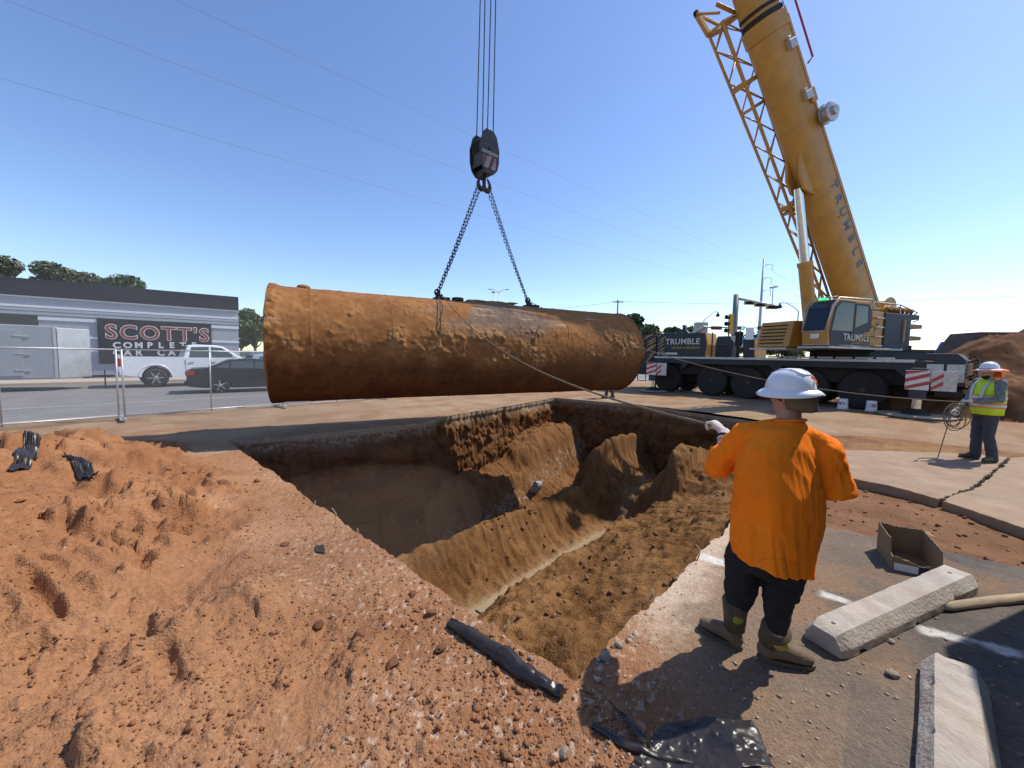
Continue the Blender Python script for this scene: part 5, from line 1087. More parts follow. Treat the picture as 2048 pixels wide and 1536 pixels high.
b.tube(pts, .008, 6); o = b.build('rope_coil', 'rope_fibre', smooth=True); o.location = o0; tag(o, 'loose coil of rope hanging from the hands of the person in the yellow vest', 'rope')
# ================================================================== SITE CLUTTER
mat('stop_concrete', (.44, .405, .35), .9, var=.28, scale=5, bump=.5, bscale=45, dust=.42, dustcol=(.29, .17, .105))
def wheel_stop(label, p0, p1, seed, wdt=.2, hgt=.155):
    d = p1-p0; L_ = d.length; x = d.normalized(); y = ZZ.cross(x)
    n = 60; prof = [(-wdt, .0), (-wdt, hgt*.42), (-wdt*.62, hgt), (wdt*.62, hgt), (wdt, hgt*.42), (wdt, 0)]
    pr = []
    for i in range(len(prof)-1):
        m_ = 6
        for j in range(m_): t = j/m_; pr.append((prof[i][0]*(1-t)+prof[i+1][0]*t, prof[i][1]*(1-t)+prof[i+1][1]*t))
    pr.append(prof[-1]); b = MB(); rings = []
    for i in range(n+1):
        s = L_*i/n; e = min(s, L_-s); c = .82+.18*min(1, e/.07) if e < .07 else 1.0; rings.append([Vector((s, q[0]*c, q[1]*c+.002)) for q in pr])
    b.loft(rings); me = b.mesh('wheel_stop', True); V = co_np(me); N = nrm_np(me); nz = fbm(V[:, 0]*6, V[:, 1]*6, V[:, 2]*6+seed, 4, seed); ch = sstep(.42, .6, fbm(V[:, 0]*9, V[:, 1]*9, V[:, 2]*9, 2, seed+2))
    set_co(me, V+N*(.004*nz-.012*ch)[:, None]); me.set_sharp_from_angle(angle=R(30))
    o = add_obj('wheel_stop', me, 'stop_concrete'); o.matrix_world = frame(x, y, ZZ, (p0.x, p0.y, .004)); tag(o, label, 'wheel stop', 'concrete wheel stops'); return o
s0 = gp(1648, 1295); s1 = gp(1915, 1170); dd_ = (s1-s0).normalized(); ws1 = wheel_stop('long cracked concrete wheel stop lying beside the boots, one end in the sun', s0-dd_*.02, s1+dd_*.03, 3, .12, .135)
mat('crack_dark', (.06, .05, .045), .95)
for y0, y1 in ((-.10, -.055), (.045, .10)):
    b = MB(); b.tube([(.012, y0, .008), (.010, y0*.8+.004, .04), (.014, y0*.78-.004, .075), (.012, y0*.6, .105)], .0028, 5); b.build('crack', 'crack_dark', ws1)
for k_, (q, r_) in enumerate(((.10, .014), (1.68, .014))): b = MB(); b.lathe([(r_, 0), (r_*.9, .002)], (q, 0, .1352), n=12); b.build('pin_hole', 'crack_dark', ws1)
wheel_stop('short-looking concrete wheel stop at the bottom right, half in shade', gp(1896, 1350)+Vector((.0, -.02, 0)), gp(1896, 1350)+(gp(1908, 1536)-gp(1896, 1350)).normalized()*1.83, 8, .125, .135)
# cardboard box with torn top
mat('cardboard', (.23, .15, .082), .9, var=.14, scale=6); mat('box_print', (.03, .03, .06), .6, var=.2); mat('label_white', (.7, .7, .68), .6, var=.1)
bp = [gp(1775, 1137), gp(1840, 1155), gp(1905, 1108)]; ex = (bp[1]-bp[0]); wB = .30; exn = Vector((.86, -.51, 0)).normalized(); eyn = Vector((.62, .78, 0)).normalized(); eyn = Vector((-exn.y, exn.x, 0))
box = thing('cardboard_box', 'open cardboard box with a torn rim standing behind the wheel stop', 'box', M=frame(exn, eyn, ZZ, gp(1784, 1140)+ZZ*.003))
W_, D_, H_ = .30, .44, .20; HK = 1.3
def torn(x0, y0, x1, y1, hs, nm):
    b = MB(); n = 26; t = Vector((-(y1-y0), x1-x0, 0)).normalized()*.004; up, lo = [], []
    top = []
    for i in range(n+1):
        f = i/n; h = HK*np.interp(f, [q[0] for q in hs], [q[1] for q in hs])+.006*random.uniform(-1, 1); top.append((x0+(x1-x0)*f, y0+(y1-y0)*f, h))
    V = []
    for q in top:
        for sgn in (-1, 1): V += [(q[0]+t.x*sgn, q[1]+t.y*sgn, 0), (q[0]+t.x*sgn, q[1]+t.y*sgn, q[2])]
    F = []
    for i in range(n): a = i*4; F += [(a, a+4, a+5, a+1), (a+2, a+3, a+7, a+6), (a+1, a+5, a+7, a+3), (a, a+2, a+6, a+4)]
    F += [(0, 1, 3, 2), (n*4, n*4+2, n*4+3, n*4+1)]; b.add(V, F); return b.build(nm, 'cardboard', box)
torn(0, 0, 0, D_, [(0, .09), (.15, .10), (.2, .19), (1, .205)], 'side_panel'); torn(.005, 0, W_, 0, [(0, .10), (.55, .06), (1, .095)], 'front_panel'); sp_ = torn(W_, 0, W_, D_, [(0, .1), (.06, .185), (.6, .195), (1, .205)], 'side_panel'); torn(0, D_, W_-.005, D_, [(0, .205), (.5, .195), (1, .205)], 'back_panel')
b = MB(); b.box(0, W_, 0, D_, 0, .005); b.build('base', 'cardboard', box)
b = MB(); b.hexa([(W_, D_, .26), (W_+.004, D_, .26), (W_+.004, D_-.1, .26), (W_, D_-.1, .26), (W_+.05, D_+.02, .245), (W_+.054, D_+.02, .245), (W_+.054, D_-.1, .247), (W_+.05, D_-.1, .247)]); b.build('flap', 'cardboard', box)
b = MB(); b.box(W_*.55, W_-.006, -.0065, -.005, .008, .075); pr_ = b.build('print', 'box_print', box); text_obj('lettering', '4"', .04, frame((1, 0, 0), (0, 0, 1), (0, -1, 0), (W_*.78, -.0085, .04)), 'label_white', pr_, extrude=.0006)
b = MB(); b.box(.008, W_*.53, -.0065, -.005, .008, .07); b.build('pale_print', 'label_white', box)
b = MB(); b.box(W_+.0045, W_+.006, .10, .17, .05, .10); b.build('sticker', 'label_white', sp_)
# weathered post on the asphalt
mat('old_wood', (.40, .30, .19), .85, var=.28, scale=5, streak=(1.5, 12, 12), bump=.4, bscale=30)
p0, p1 = gp(1885, 1217, .02), gp(2060, 1200, .02)
d = (p1-p0).normalized(); b = MB(); b.tube([Vector((0, 0, 0)), Vector((.06, 0, 0)), Vector((.5, .015, 0)), Vector((1.6, 0, 0))], [.018, .030, .033, .035], 12, flat=.75); o = b.build('timber_pole', 'old_wood', smooth=True); o.matrix_world = frame(d, ZZ.cross(d), ZZ, p0+ZZ*.012); tag(o, 'weathered wooden pole lying on the asphalt, running out of frame right', 'pole')
# upturned white buckets
mat('bucket_white', (.78, .78, .77), .45, var=.06, scale=6, dust=.08); mat('print_red', (.55, .02, .05), .5, var=.1)
for i, (bx_, by_, tx) in enumerate(((1685, 818, 'AC'), (1742, 823, 'CE'))):
    p = gp(bx_, by_, .13); p.z = .135
    t = thing('bucket', ['upturned white plastic bucket by the rear crane tyre, left of two', 'upturned white plastic bucket by the rear crane tyre, right of two'][i], 'bucket', p, R(35), 'white buckets')
    b = MB(); b.lathe([(.160, .0), (.165, .01), (.165, .05), (.156, .055), (.154, .08), (.150, .085), (.135, .355), (.130, .365), (.0, .362)], n=32); b.build('pail', 'bucket_white', t, auto=35)
    b = MB(); b.tube([(.165*math.cos(a), .165*math.sin(a), .07-.05*abs(math.sin(a))) for a in np.linspace(math.pi, 2*math.pi, 14)], .004, 5); b.build('handle', 'deck_alu', t, smooth=True)
    nx = Vector((-math.sin(R(52)), -math.cos(R(52)), 0)); rotm = Matrix.Rotation(-R(35), 4, 'Z')
    dirc = (rotm @ Vector((-p.x, -p.y, 0))).normalized(); xx = ZZ.cross(dirc).normalized()
    for j, chh in enumerate(tx):
        an = (j-.5)*(.55) + (.25 if i else -.25); dd2 = Matrix.Rotation(an, 3, 'Z') @ dirc; x2 = ZZ.cross(dd2)
        text_obj('lettering', chh, .15, frame(-x2, -ZZ, dd2, dd2*.1455+ZZ*.22), 'print_red', t, extrude=.004, offset=.006)
# ---- black plastic sheeting
mat('black_film', (.012, .012, .014), .33, var=.3, scale=9, dust=.10, dustcol=(.20, .12, .07))
def film(label, pts, n=(36, 24), amp=.03, seed=1, zoff=.006, freq=5, ridges=0.03):
    """a crumpled sheet over the corners pts (near-left, near-right, far-right, far-left)"""
    c = sum((Vector(p) for p in pts), Vector())/4; u, v = np.meshgrid(np.linspace(0, 1, n[0]), np.linspace(0, 1, n[1]), indexing='ij'); u, v = u.ravel(), v.ravel()
    P = [np.array(p) for p in pts]; eu = u+.07*fbm(v*3, u*3, seed=seed+9)*(1); ev = v+.09*fbm(u*4, v*2, seed=seed+10)
    X = ((1-eu)*(1-ev))[:, None]*P[0]+(eu*(1-ev))[:, None]*P[1]+(eu*ev)[:, None]*P[2]+((1-eu)*ev)[:, None]*P[3]
    gz = height(X[:, 0], X[:, 1])[0]
    fr = freq*.55; dx_, dy_ = np.cos(seed), np.sin(seed)
    s1_ = np.abs(vnoise(X[:, 0]*fr, X[:, 1]*fr, seed=seed)); s2_ = np.abs(vnoise((X[:, 0]*dx_+X[:, 1]*dy_)*fr*2.6, (X[:, 1]*dx_-X[:, 0]*dy_)*fr*.7, seed=seed+3)); s3_ = np.abs(vnoise(X[:, 0]*fr*4, X[:, 1]*fr*4, seed=seed+5))
    zz = amp*.9*np.clip(.5-s1_, 0, 1)+ridges*.55*np.clip(.45-s2_, 0, 1)+amp*.05*np.clip(.5-s3_, 0, 1)
    X[:, 2] = gz+zoff+zz; V = X-np.array(c)[None]; V[:, 2] = X[:, 2]
    me = mesh_np('plastic_sheet', V, grid_faces(*n)); me.set_sharp_from_angle(angle=R(45)); o = add_obj('plastic_sheet', me, 'black_film'); o.location = (c.x, c.y, 0); s_ = o.modifiers.new('solid', 'SOLIDIFY'); s_.thickness = .0025; return tag(o, label, 'plastic sheet', 'black plastic sheeting')
film('crumpled black plastic sheet lying on the asphalt at the bottom edge of the picture', [gp(1240, 1560), gp(1560, 1565), gp(1500, 1462), gp(1330, 1448)], (70, 48), .10, 3, .008, 3.2, .14)
film('black plastic sheet half buried on the spoil mound, right of two', [gp(165, 955, .30), gp(200, 960, .28), gp(178, 922, .34), gp(128, 922, .34)], (26, 20), .05, 5, .03, 4, .015)
film('black plastic sheet half buried on the spoil mound, left of two', [gp(15, 970, .3), gp(60, 955, .3), gp(85, 922, .34), gp(55, 926, .34)], (26, 20), .05, 6, .03, 4, .015)
film('small black plastic scrap on the packed dirt near the pit edge', [gp(630, 1108), gp(650, 1110), gp(648, 1094), gp(632, 1096)], (14, 10), .03, 7, .006, 12)
# rolled plastic along the pit's near edge and a loose twist
def roll(label, P, r0, seed, flat=.55):
    pts = []; P = [Vector(p) for p in P]; o0 = P[0].copy(); o0.z = 0; m = 44
    for i in range(m+1):
        t = i/m*(len(P)-1); k = min(int(t), len(P)-2); q = P[k].lerp(P[k+1], t-k); q.z = max(hz1(q.x, q.y), -.02)+.012+q.z; pts.append(q-o0)
    b = MB(); rr_ = [r0*(.55+.45*math.sin(i/m*2.6+.4))*(1+.06*math.sin(i*.5+seed)) for i in range(m+1)]; b.tube(pts, rr_, 18, flat=flat, side=(0, 0, 1)); me = b.mesh('plastic_roll', True); V = co_np(me); N = nrm_np(me); ax_ = np.array((P[-1]-P[0]).normalized()); al = V@ax_; pe = V-al[:, None]*ax_[None]; nz = ridge(al*2.5, pe[:, 0]*30+pe[:, 1]*30, pe[:, 2]*30, 2, seed)-.6; set_co(me, V+N*(r0*.55*nz)[:, None]); me.set_sharp_from_angle(angle=R(40)); o = add_obj('plastic_roll', me, 'black_film'); o.location = o0; return tag(o, label, 'plastic sheet', 'black plastic sheeting')
roll('long rolled strip of black plastic along the near edge of the pit', [gp(900, 1248)-ZZ*.0, gp(985, 1305), gp(1050, 1350), gp(1125, 1392)], .048, 4, 1.0)
roll('thin twisted tail of black plastic leading to the crumpled sheet', [gp(1185, 1452), gp(1245, 1490), gp(1320, 1515), gp(1400, 1532)], .018, 9, 1.0)
film('folded black plastic flap standing up beside the crumpled sheet', [gp(1215, 1412), gp(1250, 1440), gp(1330, 1520), gp(1290, 1500)], (30, 14), .05, 11, .012, 7, .06)
# ---- bent wires and grass stalks sticking out round the rim
mat('dry_wire', (.42, .33, .20), .8, var=.25)
wr = [((450, 878), (480, 905), -.0), ((548, 962), (585, 992), .02), ((612, 1018), (628, 1002), .03), ((668, 1052), (661, 1016), .03), ((705, 1078), (712, 1058), .02), ((715, 1080), (728, 1098), .0), ((1392, 1122), (1393, 1090), .03), ((1300, 1195), (1304, 1180), .02), ((1005, 1262), (1015, 1245), .02)]
nmw = ['farthest left at the pit corner', 'arching over the shaded wall', 'leaning right', 'tallest, upright', 'short and upright', 'curled down beside the short one', 'upright on the right-hand rim', 'tiny one low on the right-hand rim', 'tiny one beside the plastic roll']
for ((x0, y0), (x1, y1), bend), nm in zip(wr, nmw):
    a = gp(x0, y0, .0); sc_ = a.y/FPX; v = Vector(((x1-x0)*sc_, .03, -(y1-y0)*sc_)); b = MB(); b.tube([Vector((0, 0, -.02)), v*.35+Vector((bend, 0, 0)), v*.7+Vector((bend*1.2, 0, 0)), v], [.006, .0055, .005, .004], 6); o = b.build('rim_wire', 'dry_wire', smooth=True); o.location = a; tag(o, 'thin dry wire at the pit rim, %s' % nm, 'wire', 'stray wires round the pit rim')
# ---- loose stones one can pick out
mat('rubble', (.36, .28, .21), .95, var=.3, scale=9, bump=.6, bscale=30); mat('clod_red', (.25, .105, .046), .97, var=.3, scale=12, bump=.7, bscale=40); mat('grey_rock', (.33, .30, .26), .9, var=.25, scale=6, bump=.5, bscale=25)
def rock_mesh(seed, sub=3, ang=.3, el=(1, .8, .6)):
    bm = bmesh.new(); bmesh.ops.create_icosphere(bm, subdivisions=sub, radius=1); me = bpy.data.meshes.new('rock'); bm.to_mesh(me); bm.free(); V = co_np(me)
    n_ = fbm(V[:, 0]*1.3, V[:, 1]*1.3, V[:, 2]*1.3+seed*3.1, 3, seed); V = V*(1+ang*n_)[:, None]
    for q in range(7):
        rs_ = np.random.RandomState(seed*13+q); d = rs_.normal(size=3); d /= np.linalg.norm(d); h = V@d; c = .55+.2*rs_.rand(); V = V-np.where(h > c, h-c, 0)[:, None]*d[None]*.9
    set_co(me, V*np.array(el)[None]); me.polygons.foreach_set('use_smooth', np.ones(len(me.polygons), bool)); me.set_sharp_from_angle(angle=R(28)); return me
mat('strip_soil', (.20, .10, .05), .97, var=.3, scale=12, bump=.6, bscale=40)
RM = [rock_mesh(i) for i in range(6)]
def stone(name, label, p, s, m, i, group, cat='stone', z=None, rz=None):
    o = add_obj(name, RM[i % 6].copy(), m); o.location = (p.x, p.y, (hz1(p.x, p.y) if z is None else z)+s*.28); o.scale = (s, s, s); o.rotation_euler = (.3*math.sin(i*3.1), .3*math.cos(i*2.3), rz if rz is not None else i*1.7); return tag(o, label, cat, group)
for i, (x, y, s, m, lb) in enumerate((
    (1785, 1352, .040, 'rubble', 'pale broken concrete lump between the two wheel stops'), (1840, 1342, .016, 'rubble', 'little pale stone beside the shaded wheel stop'), (1782, 1285, .028, 'grey_rock', 'dark stone against the long wheel stop'), (1800, 1278, .012, 'rubble', 'white pebble near the dark stone at the long wheel stop'),
    (1128, 1510, .034, 'rubble', 'buff stone standing at the edge of the shadow near the bottom'), (1558, 1392, .014, 'rubble', 'round pebble below the boots'), (1545, 1420, .010, 'rubble', 'flat pebble on the asphalt right of the crumpled plastic'), (1060, 1318, .022, 'rubble', 'white crumb of concrete at the tip of the plastic roll'), (1210, 1315, .05, 'rubble', 'clump of broken concrete on the near right rim of the pit'),
    (570, 1095, .045, 'clod_red', 'clod with a pale top on the packed dirt, left of the plastic scrap'), (515, 965, .05, 'clod_red', 'red clod on the packed dirt near the far left rim'), (448, 985, .07, 'clod_red', 'low wide clod at the foot of the mound'), (825, 1190, .035, 'clod_red', 'dark clod on the pit edge above the loose dirt'), (860, 1228, .045, 'clod_red', 'red clod just left of the plastic roll'),
    (720, 1265, .06, 'clod_red', 'biggest red clod in the loose dirt near the camera'), (785, 1330, .05, 'clod_red', 'red clod in the loose dirt below the biggest one'), (640, 1245, .045, 'clod_red', 'red clod at the right foot of the mound'), (880, 1300, .04, 'clod_red', 'red clod left of the middle of the plastic roll'),
    (1690, 1035, .02, 'clod_red', 'small clod on the dirt strip beyond the asphalt'), (1975, 1100, .03, 'clod_red', 'dark clod on the dirt strip at the right'), (1765, 995, .03, 'clod_red', 'dark clod below the slab edge'), (1930, 1268, .012, 'rubble', 'pebble in the shade on the right'))):
    stone('stone', lb, gp(x, y), s, m, i, 'loose stones and clods')
def floor_hit(px, py):
    for z_ in np.arange(-.8, -3.4, -.02):
        q = gp(px, py, z_)
        if floor_z(q) >= z_: return q
    return q
rp0 = floor_hit(1072, 985); o = add_obj('boulder', rock_mesh(9, 4, .25, (1, .55, 1)), 'grey_rock'); o.location = (rp0.x, rp0.y, floor_z(rp0)+.12); o.scale = (.26, .26, .26); o.rotation_euler = (.2, .1, .7); tag(o, 'pale grey flat boulder lying on the earth inside the pit', 'boulder')
# ---- loose crumbs: too many to count
def scatter(name, n, sampler, smin, smax, m, hfn, seed, pw=2.5, el=(1, .85, .65)):
    rs_ = np.random.RandomState(seed); bm = bmesh.new(); bmesh.ops.create_icosphere(bm, subdivisions=1, radius=1); t = bpy.data.meshes.new('t'); bm.to_mesh(t); bm.free(); B = co_np(t); Fb = np.empty(len(t.polygons)*3, np.int32); t.polygons.foreach_get('vertices', Fb); Fb = Fb.reshape(-1, 3)
    xy = sampler(rs_, n); n = len(xy); z = hfn(xy); s = smin+(smax-smin)*rs_.rand(n)**pw
    V = np.repeat(B[None], n, 0)*(1+.28*rs_.normal(size=(n, len(B), 1))); ra = rs_.rand(n)*6.28; c, sn = np.cos(ra), np.sin(ra)
    V = V*np.array(el)[None, None]*(.75+.5*rs_.rand(n, 1, 3)); X = V[..., 0]*c[:, None]-V[..., 1]*sn[:, None]; Y = V[..., 0]*sn[:, None]+V[..., 1]*c[:, None]
    V = np.stack([X, Y, V[..., 2]], -1)*s[:, None, None]; V[..., 0] += xy[:, :1]; V[..., 1] += xy[:, 1:2]; V[..., 2] += (z+s*.25)[:, None]
    F = (Fb[None]+(np.arange(n)*len(B))[:, None, None]).reshape(-1, 3); o = add_obj(name, mesh_np(name, V.reshape(-1, 3), F, smooth=False), m); return tag(o, kind='stuff')
def hgt(xy): return height(xy[:, 0], xy[:, 1])[0]
def samp_polar(th0, th1, r0, r1, cond):
    def f(rs_, n):
        th = rs_.uniform(th0, th1, n); r_ = r0*np.exp(rs_.rand(n)*math.log(r1/r0)); xy = np.stack([r_*np.sin(th), r_*np.cos(th)], 1); a, b = to_ab(xy[:, 0], xy[:, 1]); k = cond(xy[:, 0], xy[:, 1], a, b) & ~in_pit(a, b, -.03); return xy[k]
    return f
clus = lambda x, y, t: fbm(x*1.1, y*1.1, seed=401, oct=3) > t
scatter('loose_clods', 3000, samp_polar(-1.15, .35, 1.4, 8, lambda x, y, a, b: (a < a_lo(b)+.0) & clus(x, y, .02) & (x < .9)), .003, .026, 'clod_red', hgt, 411, 4.2).get('kind')
scatter('mound_clods', 900, samp_polar(-1.15, -.15, 2.2, 9, lambda x, y, a, b: (a < .7) & (b > 2.6) & (b < 9.6) & clus(x, y, -.05)), .006, .036, 'clod_red', hgt, 412, 3.4)
scatter('fine_crumbs', 16000, samp_polar(-1.15, .35, 1.3, 7, lambda x, y, a, b: (a < a_lo(b)+.02) & (x < .95) & clus(x, y, -.35)), .002, .011, 'clod_red', hgt, 418, 1.6)
scatter('pale_crumbs', 1500, samp_polar(-1.0, .45, 1.5, 5, lambda x, y, a, b: (a < a_lo(b)+.02) & (x < .8) & (fbm(x*1.6+5, y*1.6, seed=404) > .12)), .0025, .014, 'rubble', hgt, 413, 3)
scatter('asphalt_grit', 3500, samp_polar(.1, 1.25, 1.5, 6, lambda x, y, a, b: (b < b_lo(a)+.1) & (x > .4)), .002, .012, 'rubble', hgt, 414, 4)
scatter('rim_rubble', 500, samp_polar(.1, .75, 2.0, 7, lambda x, y, a, b: (np.abs(b-b_lo(a)) < .10) & (a > 1.7) & (a < 8)), .008, .035, 'rubble', hgt, 415, 2.5)
scatter('strip_clods', 1500, samp_polar(.5, 1.25, 4.0, 11, lambda x, y, a, b: (((x-P1[0])*n1[0]+(y-P1[1])*n1[1] > .05) & (y < 5.6)) | ((y > 7.7) & (y < 9.6) & (x > 4))), .004, .030, 'strip_soil', hgt, 416, 3)
def fl(xy):
    a, b = to_ab(xy[:, 0], xy[:, 1]); i = np.clip(np.searchsorted(FL_A, a), 1, len(FL_A)-1); j = np.clip(np.searchsorted(FL_B, b), 1, len(FL_B)-1); return FL_Z[i, j]
mat('clod_brown', (.18, .088, .036), .97, var=.35, scale=10, bump=.6, bscale=40)
def s_pit(rs_, n):
    a = rs_.uniform(1.9, 11.5, n); b = rs_.uniform(1.4, 8.8, n); k = (fbm(a*.9, b*.9, seed=402) > -.1) & (np.abs(b-5.1) > .22); return np.stack([a*U2[0]+b*N2[0], a*U2[1]+b*N2[1]], 1)[k]
scatter('pit_clods', 2200, s_pit, .006, .055, 'clod_brown', fl, 417, 3.2)

# ================================================================== made-up steel container, added out of frame to cast the shade at lower right
mat('shade_container_green', (.06, .12, .09), .55, .2, var=.2, scale=2, dust=.2)
cpos = Vector((4.90, 3.14, 0)); MCt = frame(Vector((-.68, -.733, 0)).normalized(), Vector((.733, -.68, 0)).normalized(), ZZ, cpos) @ Matrix.Diagonal((1, 1, 1.07, 1))
ct = thing('shade_container', 'green corrugated container added unseen to the right of the camera to cast shade', 'container', M=MCt)
b = MB(); b.box(.08, 5.97, .08, 2.36, .16, 2.86); b.build('body', 'shade_container_green', ct)
for yy in (.03, 2.36):
    for i in range(20): b = MB(); b.box(.18+i*.29, .33+i*.29, yy, yy+.05, .2, 2.8); b.build('corrugation', 'shade_container_green', ct, bev=.02)
for xx in (0, 5.95):
    for yy in (0, 2.34): b = MB(); b.box(xx, xx+.1, yy, yy+.1, 0, 2.9); b.build('corner_post', 'shade_container_green', ct)
for yy in (0, 2.34):
    for z0, z1 in ((2.78, 2.9), (.02, .18)): b = MB(); b.box(.1, 5.95, yy, yy+.1, z0, z1); b.build('rail', 'shade_container_green', ct)
# ================================================================== ACROSS THE STREET
mat('galvanised', (.48, .49, .50), .45, .6, var=.15, scale=14); mat('mesh_wire', (.40, .41, .42), .5, .5, var=.15, scale=20)
def fence_panel(label, a0, b0, a1, b1, z0=.03, H=1.74, mid=True):
    p, q = ab(a0, b0), ab(a1, b1); d = (q-p); L_ = d.length; x = d.normalized(); t = thing('fence_panel', label, 'fence', M=frame(x, ZZ.cross(x), ZZ, p+ZZ*z0), group='chain-link fence panels')
    for xx in (.02, L_-.02): b = MB(); b.tube([(xx, 0, .03), (xx, 0, H)], .021, 10); b.build('post', 'galvanised', t, smooth=True)
    for zz in (.09, H-.01): b = MB(); b.tube([(0, 0, zz), (L_, 0, zz)], .019, 10); b.build('rail', 'galvanised', t, smooth=True)
    if mid: b = MB(); b.tube([(L_/2, 0, .03), (L_/2, 0, H)], .017, 10); b.build('mid_post', 'galvanised', t, smooth=True)
    for xx in (.0, L_): b = MB(); b.bar((xx, -.45, .035), (xx, .45, .035), .05, .03); b.build('foot', 'galvanised', t)
    b = MB(); st = .085; h0, h1 = .10, H-.03; Hh = h1-h0
    for sg in (-1, 1):
        s = -Hh
        while s < L_+Hh:
            x0, x1 = (s, s+Hh) if sg > 0 else (s+Hh, s)
            za, zb = h0, h1
            def clip(xa, za, xb, zb):
                if xa < 0: za = za+(0-xa)/(xb-xa)*(zb-za); xa = 0
                if xa > L_: za = za+(L_-xa)/(xb-xa)*(zb-za); xa = L_
                return xa, za
            if not ((x0 < 0 and x1 < 0) or (x0 > L_ and x1 > L_)):
                xa, z_a = clip(x0, za, x1, zb); xb, z_b = clip(x1, zb, x0, za)
                if abs(z_a-z_b) > .03: b.tube([(xa, .003*sg, z_a), (xb, .003*sg, z_b)], .0017, 3)
            s += st
    o = b.build('chain_link_mesh', 'mesh_wire', t); tag(o, kind='stuff'); return t
# measured posts on the site edge
fp = [(-7.0, 13.2), (-3.4, 13.4), (.21, 13.55), (3.8, 13.8), (7.4, 14.0), (11.0, 14.1), (14.6, 14.12), (18.2, 14.12), (21.8, 14.12), (25.4, 14.12)]
fl_n = ['chain-link fence panel out at the left edge', 'chain-link fence panel in front of the grey trailer', 'chain-link fence panel in front of the white pickup', 'chain-link fence panel behind the left end of the tank', 'chain-link fence panel behind the left third of the tank', 'chain-link fence panel behind the middle of the tank', 'chain-link fence panel behind the right part of the tank', 'chain-link fence panel near the far right end of the tank', 'last chain-link fence panel before the crane']
for i in range(len(fp)-1): fence_panel(fl_n[i], fp[i][0]+.03, fp[i][1], fp[i+1][0]-.03, fp[i+1][1])

# ---- building with the big painted sign
mat('stucco_grey', (.40, .41, .44), .9, var=.08, scale=6, bump=.2, bscale=60); mat('band_dark', (.018, .021, .028), .6, var=.15, scale=2); mat('band_white', (.72, .73, .74), .7, var=.06, scale=3); mat('sign_black', (.012, .012, .016), .35, var=.3, scale=2)
mat('sign_red', (.30, .045, .035), .5, var=.12, scale=2); mat('sign_white', (.74, .72, .68), .5, var=.06)
BR = gp(477, 690, 0); YB = 29.5
q0 = dp(476, 640, YB); dirb = Vector((-.80, -.60, 0)).normalized()      # facade runs left and nearer from the right-hand corner
bn = Vector((-dirb.y, dirb.x, 0)); bn = bn if bn.dot(q0) > 0 else -bn
def bq(px, py):                                      # a point of the facade plane -> (distance from the right corner, height)
    d = Vector(ray(px, py)); o = Vector(O_); k = (q0-o).dot(bn)/d.dot(bn); p = o+d*k; return (p-q0).dot(dirb), p.z
MBl = frame(dirb*-1, bn, ZZ, (q0.x, q0.y, 0))            # x: to the right along the facade, y: away, z: up
bld = thing('shop_building', 'long low grey and black shop building across the street with a big painted sign', 'building', M=MBl)
zt = (bq(474, 590)[1]+bq(0, 558)[1])/2; zp = (bq(474, 619)[1]+bq(0, 592)[1])/2
print('BLD', bq(474, 590), bq(0, 558), bq(474, 619), bq(0, 592), bq(195, 637), bq(420, 640), bq(474, 760))
b = MB(); b.box(-34, 0, .05, 16, 0, zt-.12); b.build('wall', 'stucco_grey', bld)
b = MB(); b.box(-34.1, .06, -.10, 16.1, zp+.04, zt); b.build('parapet_band', 'band_dark', bld, bev=.02)
Hs = zp
for z0, z1, m, pr_ in ((Hs-.06, Hs+.03, 'band_white', .08), (Hs-.66, Hs-.52, 'band_white', .10), (Hs-.86, Hs-.68, 'galvanised', .09), (Hs-1.08, Hs-.88, 'galvanised', .07), (Hs-1.38, Hs-1.16, 'band_white', .045), (Hs-2.45, Hs-2.3, 'band_white', .04), (Hs-3.3, Hs-3.15, 'band_white', .04)):
    b = MB(); b.box(-34.05, .03, .05-pr_, .06, max(.1, z0), z1); b.build('trim_band', m, bld, bev=.008)
sx0, sz0 = bq(195, 637); sx1, sz1 = bq(421, 643); sx0, sx1 = -sx0, -sx1; stp = Hs-1.10; sbt = .75
b = MB(); b.box(sx0, sx1, -.045, .03, sbt, stp); sg_n = b.build('sign_panel', 'sign_black', bld)
for q in np.linspace(sx0, sx1, 6): b = MB(); b.box(q-.03, q+.03, -.06, -.046, sbt, stp); b.build('mullion', 'sign_black', sg_n)
wS = sx1-sx0
def bl_text(txt, cx, cz, size, m, y, off, xs, sp=1.0, nm='lettering'): return text_obj(nm, txt, size, frame((1, 0, 0), (0, 0, 1), (0, -1, 0), (cx, y, cz)), m, sg_n, extrude=.006, offset=off, spacing=sp, xs=xs)
tsz = (stp-sbt)*.44; cz1 = bq(310, 668)[1]
t_ = bl_text("SCOTT'S", (sx0+sx1)/2+.1, cz1, tsz, 'sign_white', -.075, .055, 1.0, 1.15); dm = t_.dimensions.x; k_ = wS*.93/dm; t_.data.transform(Matrix.Translation(((sx0+sx1)/2+.1, 0, 0)) @ Matrix.Diagonal((k_, 1, 1, 1)) @ Matrix.Translation((-((sx0+sx1)/2+.1), 0, 0)))
t_ = bl_text("SCOTT'S", (sx0+sx1)/2+.1, cz1, tsz, 'sign_red', -.085, .012, 1.0, 1.15); t_.data.transform(Matrix.Translation(((sx0+sx1)/2+.1, 0, 0)) @ Matrix.Diagonal((k_, 1, 1, 1)) @ Matrix.Translation((-((sx0+sx1)/2+.1), 0, 0)))
for txt, py in (('COMPLETE', 691), ('CAR CARE', 706)):
    for i, chx in enumerate(txt):
        if chx != ' ':
            q_ = bq(234+i*22, py); text_obj('sign_letter', chx, tsz*.42, frame((1, 0, 0), (0, 0, 1), (0, -1, 0), (-q_[0], -.075, q_[1])), 'sign_white', sg_n, extrude=.006, offset=.02)
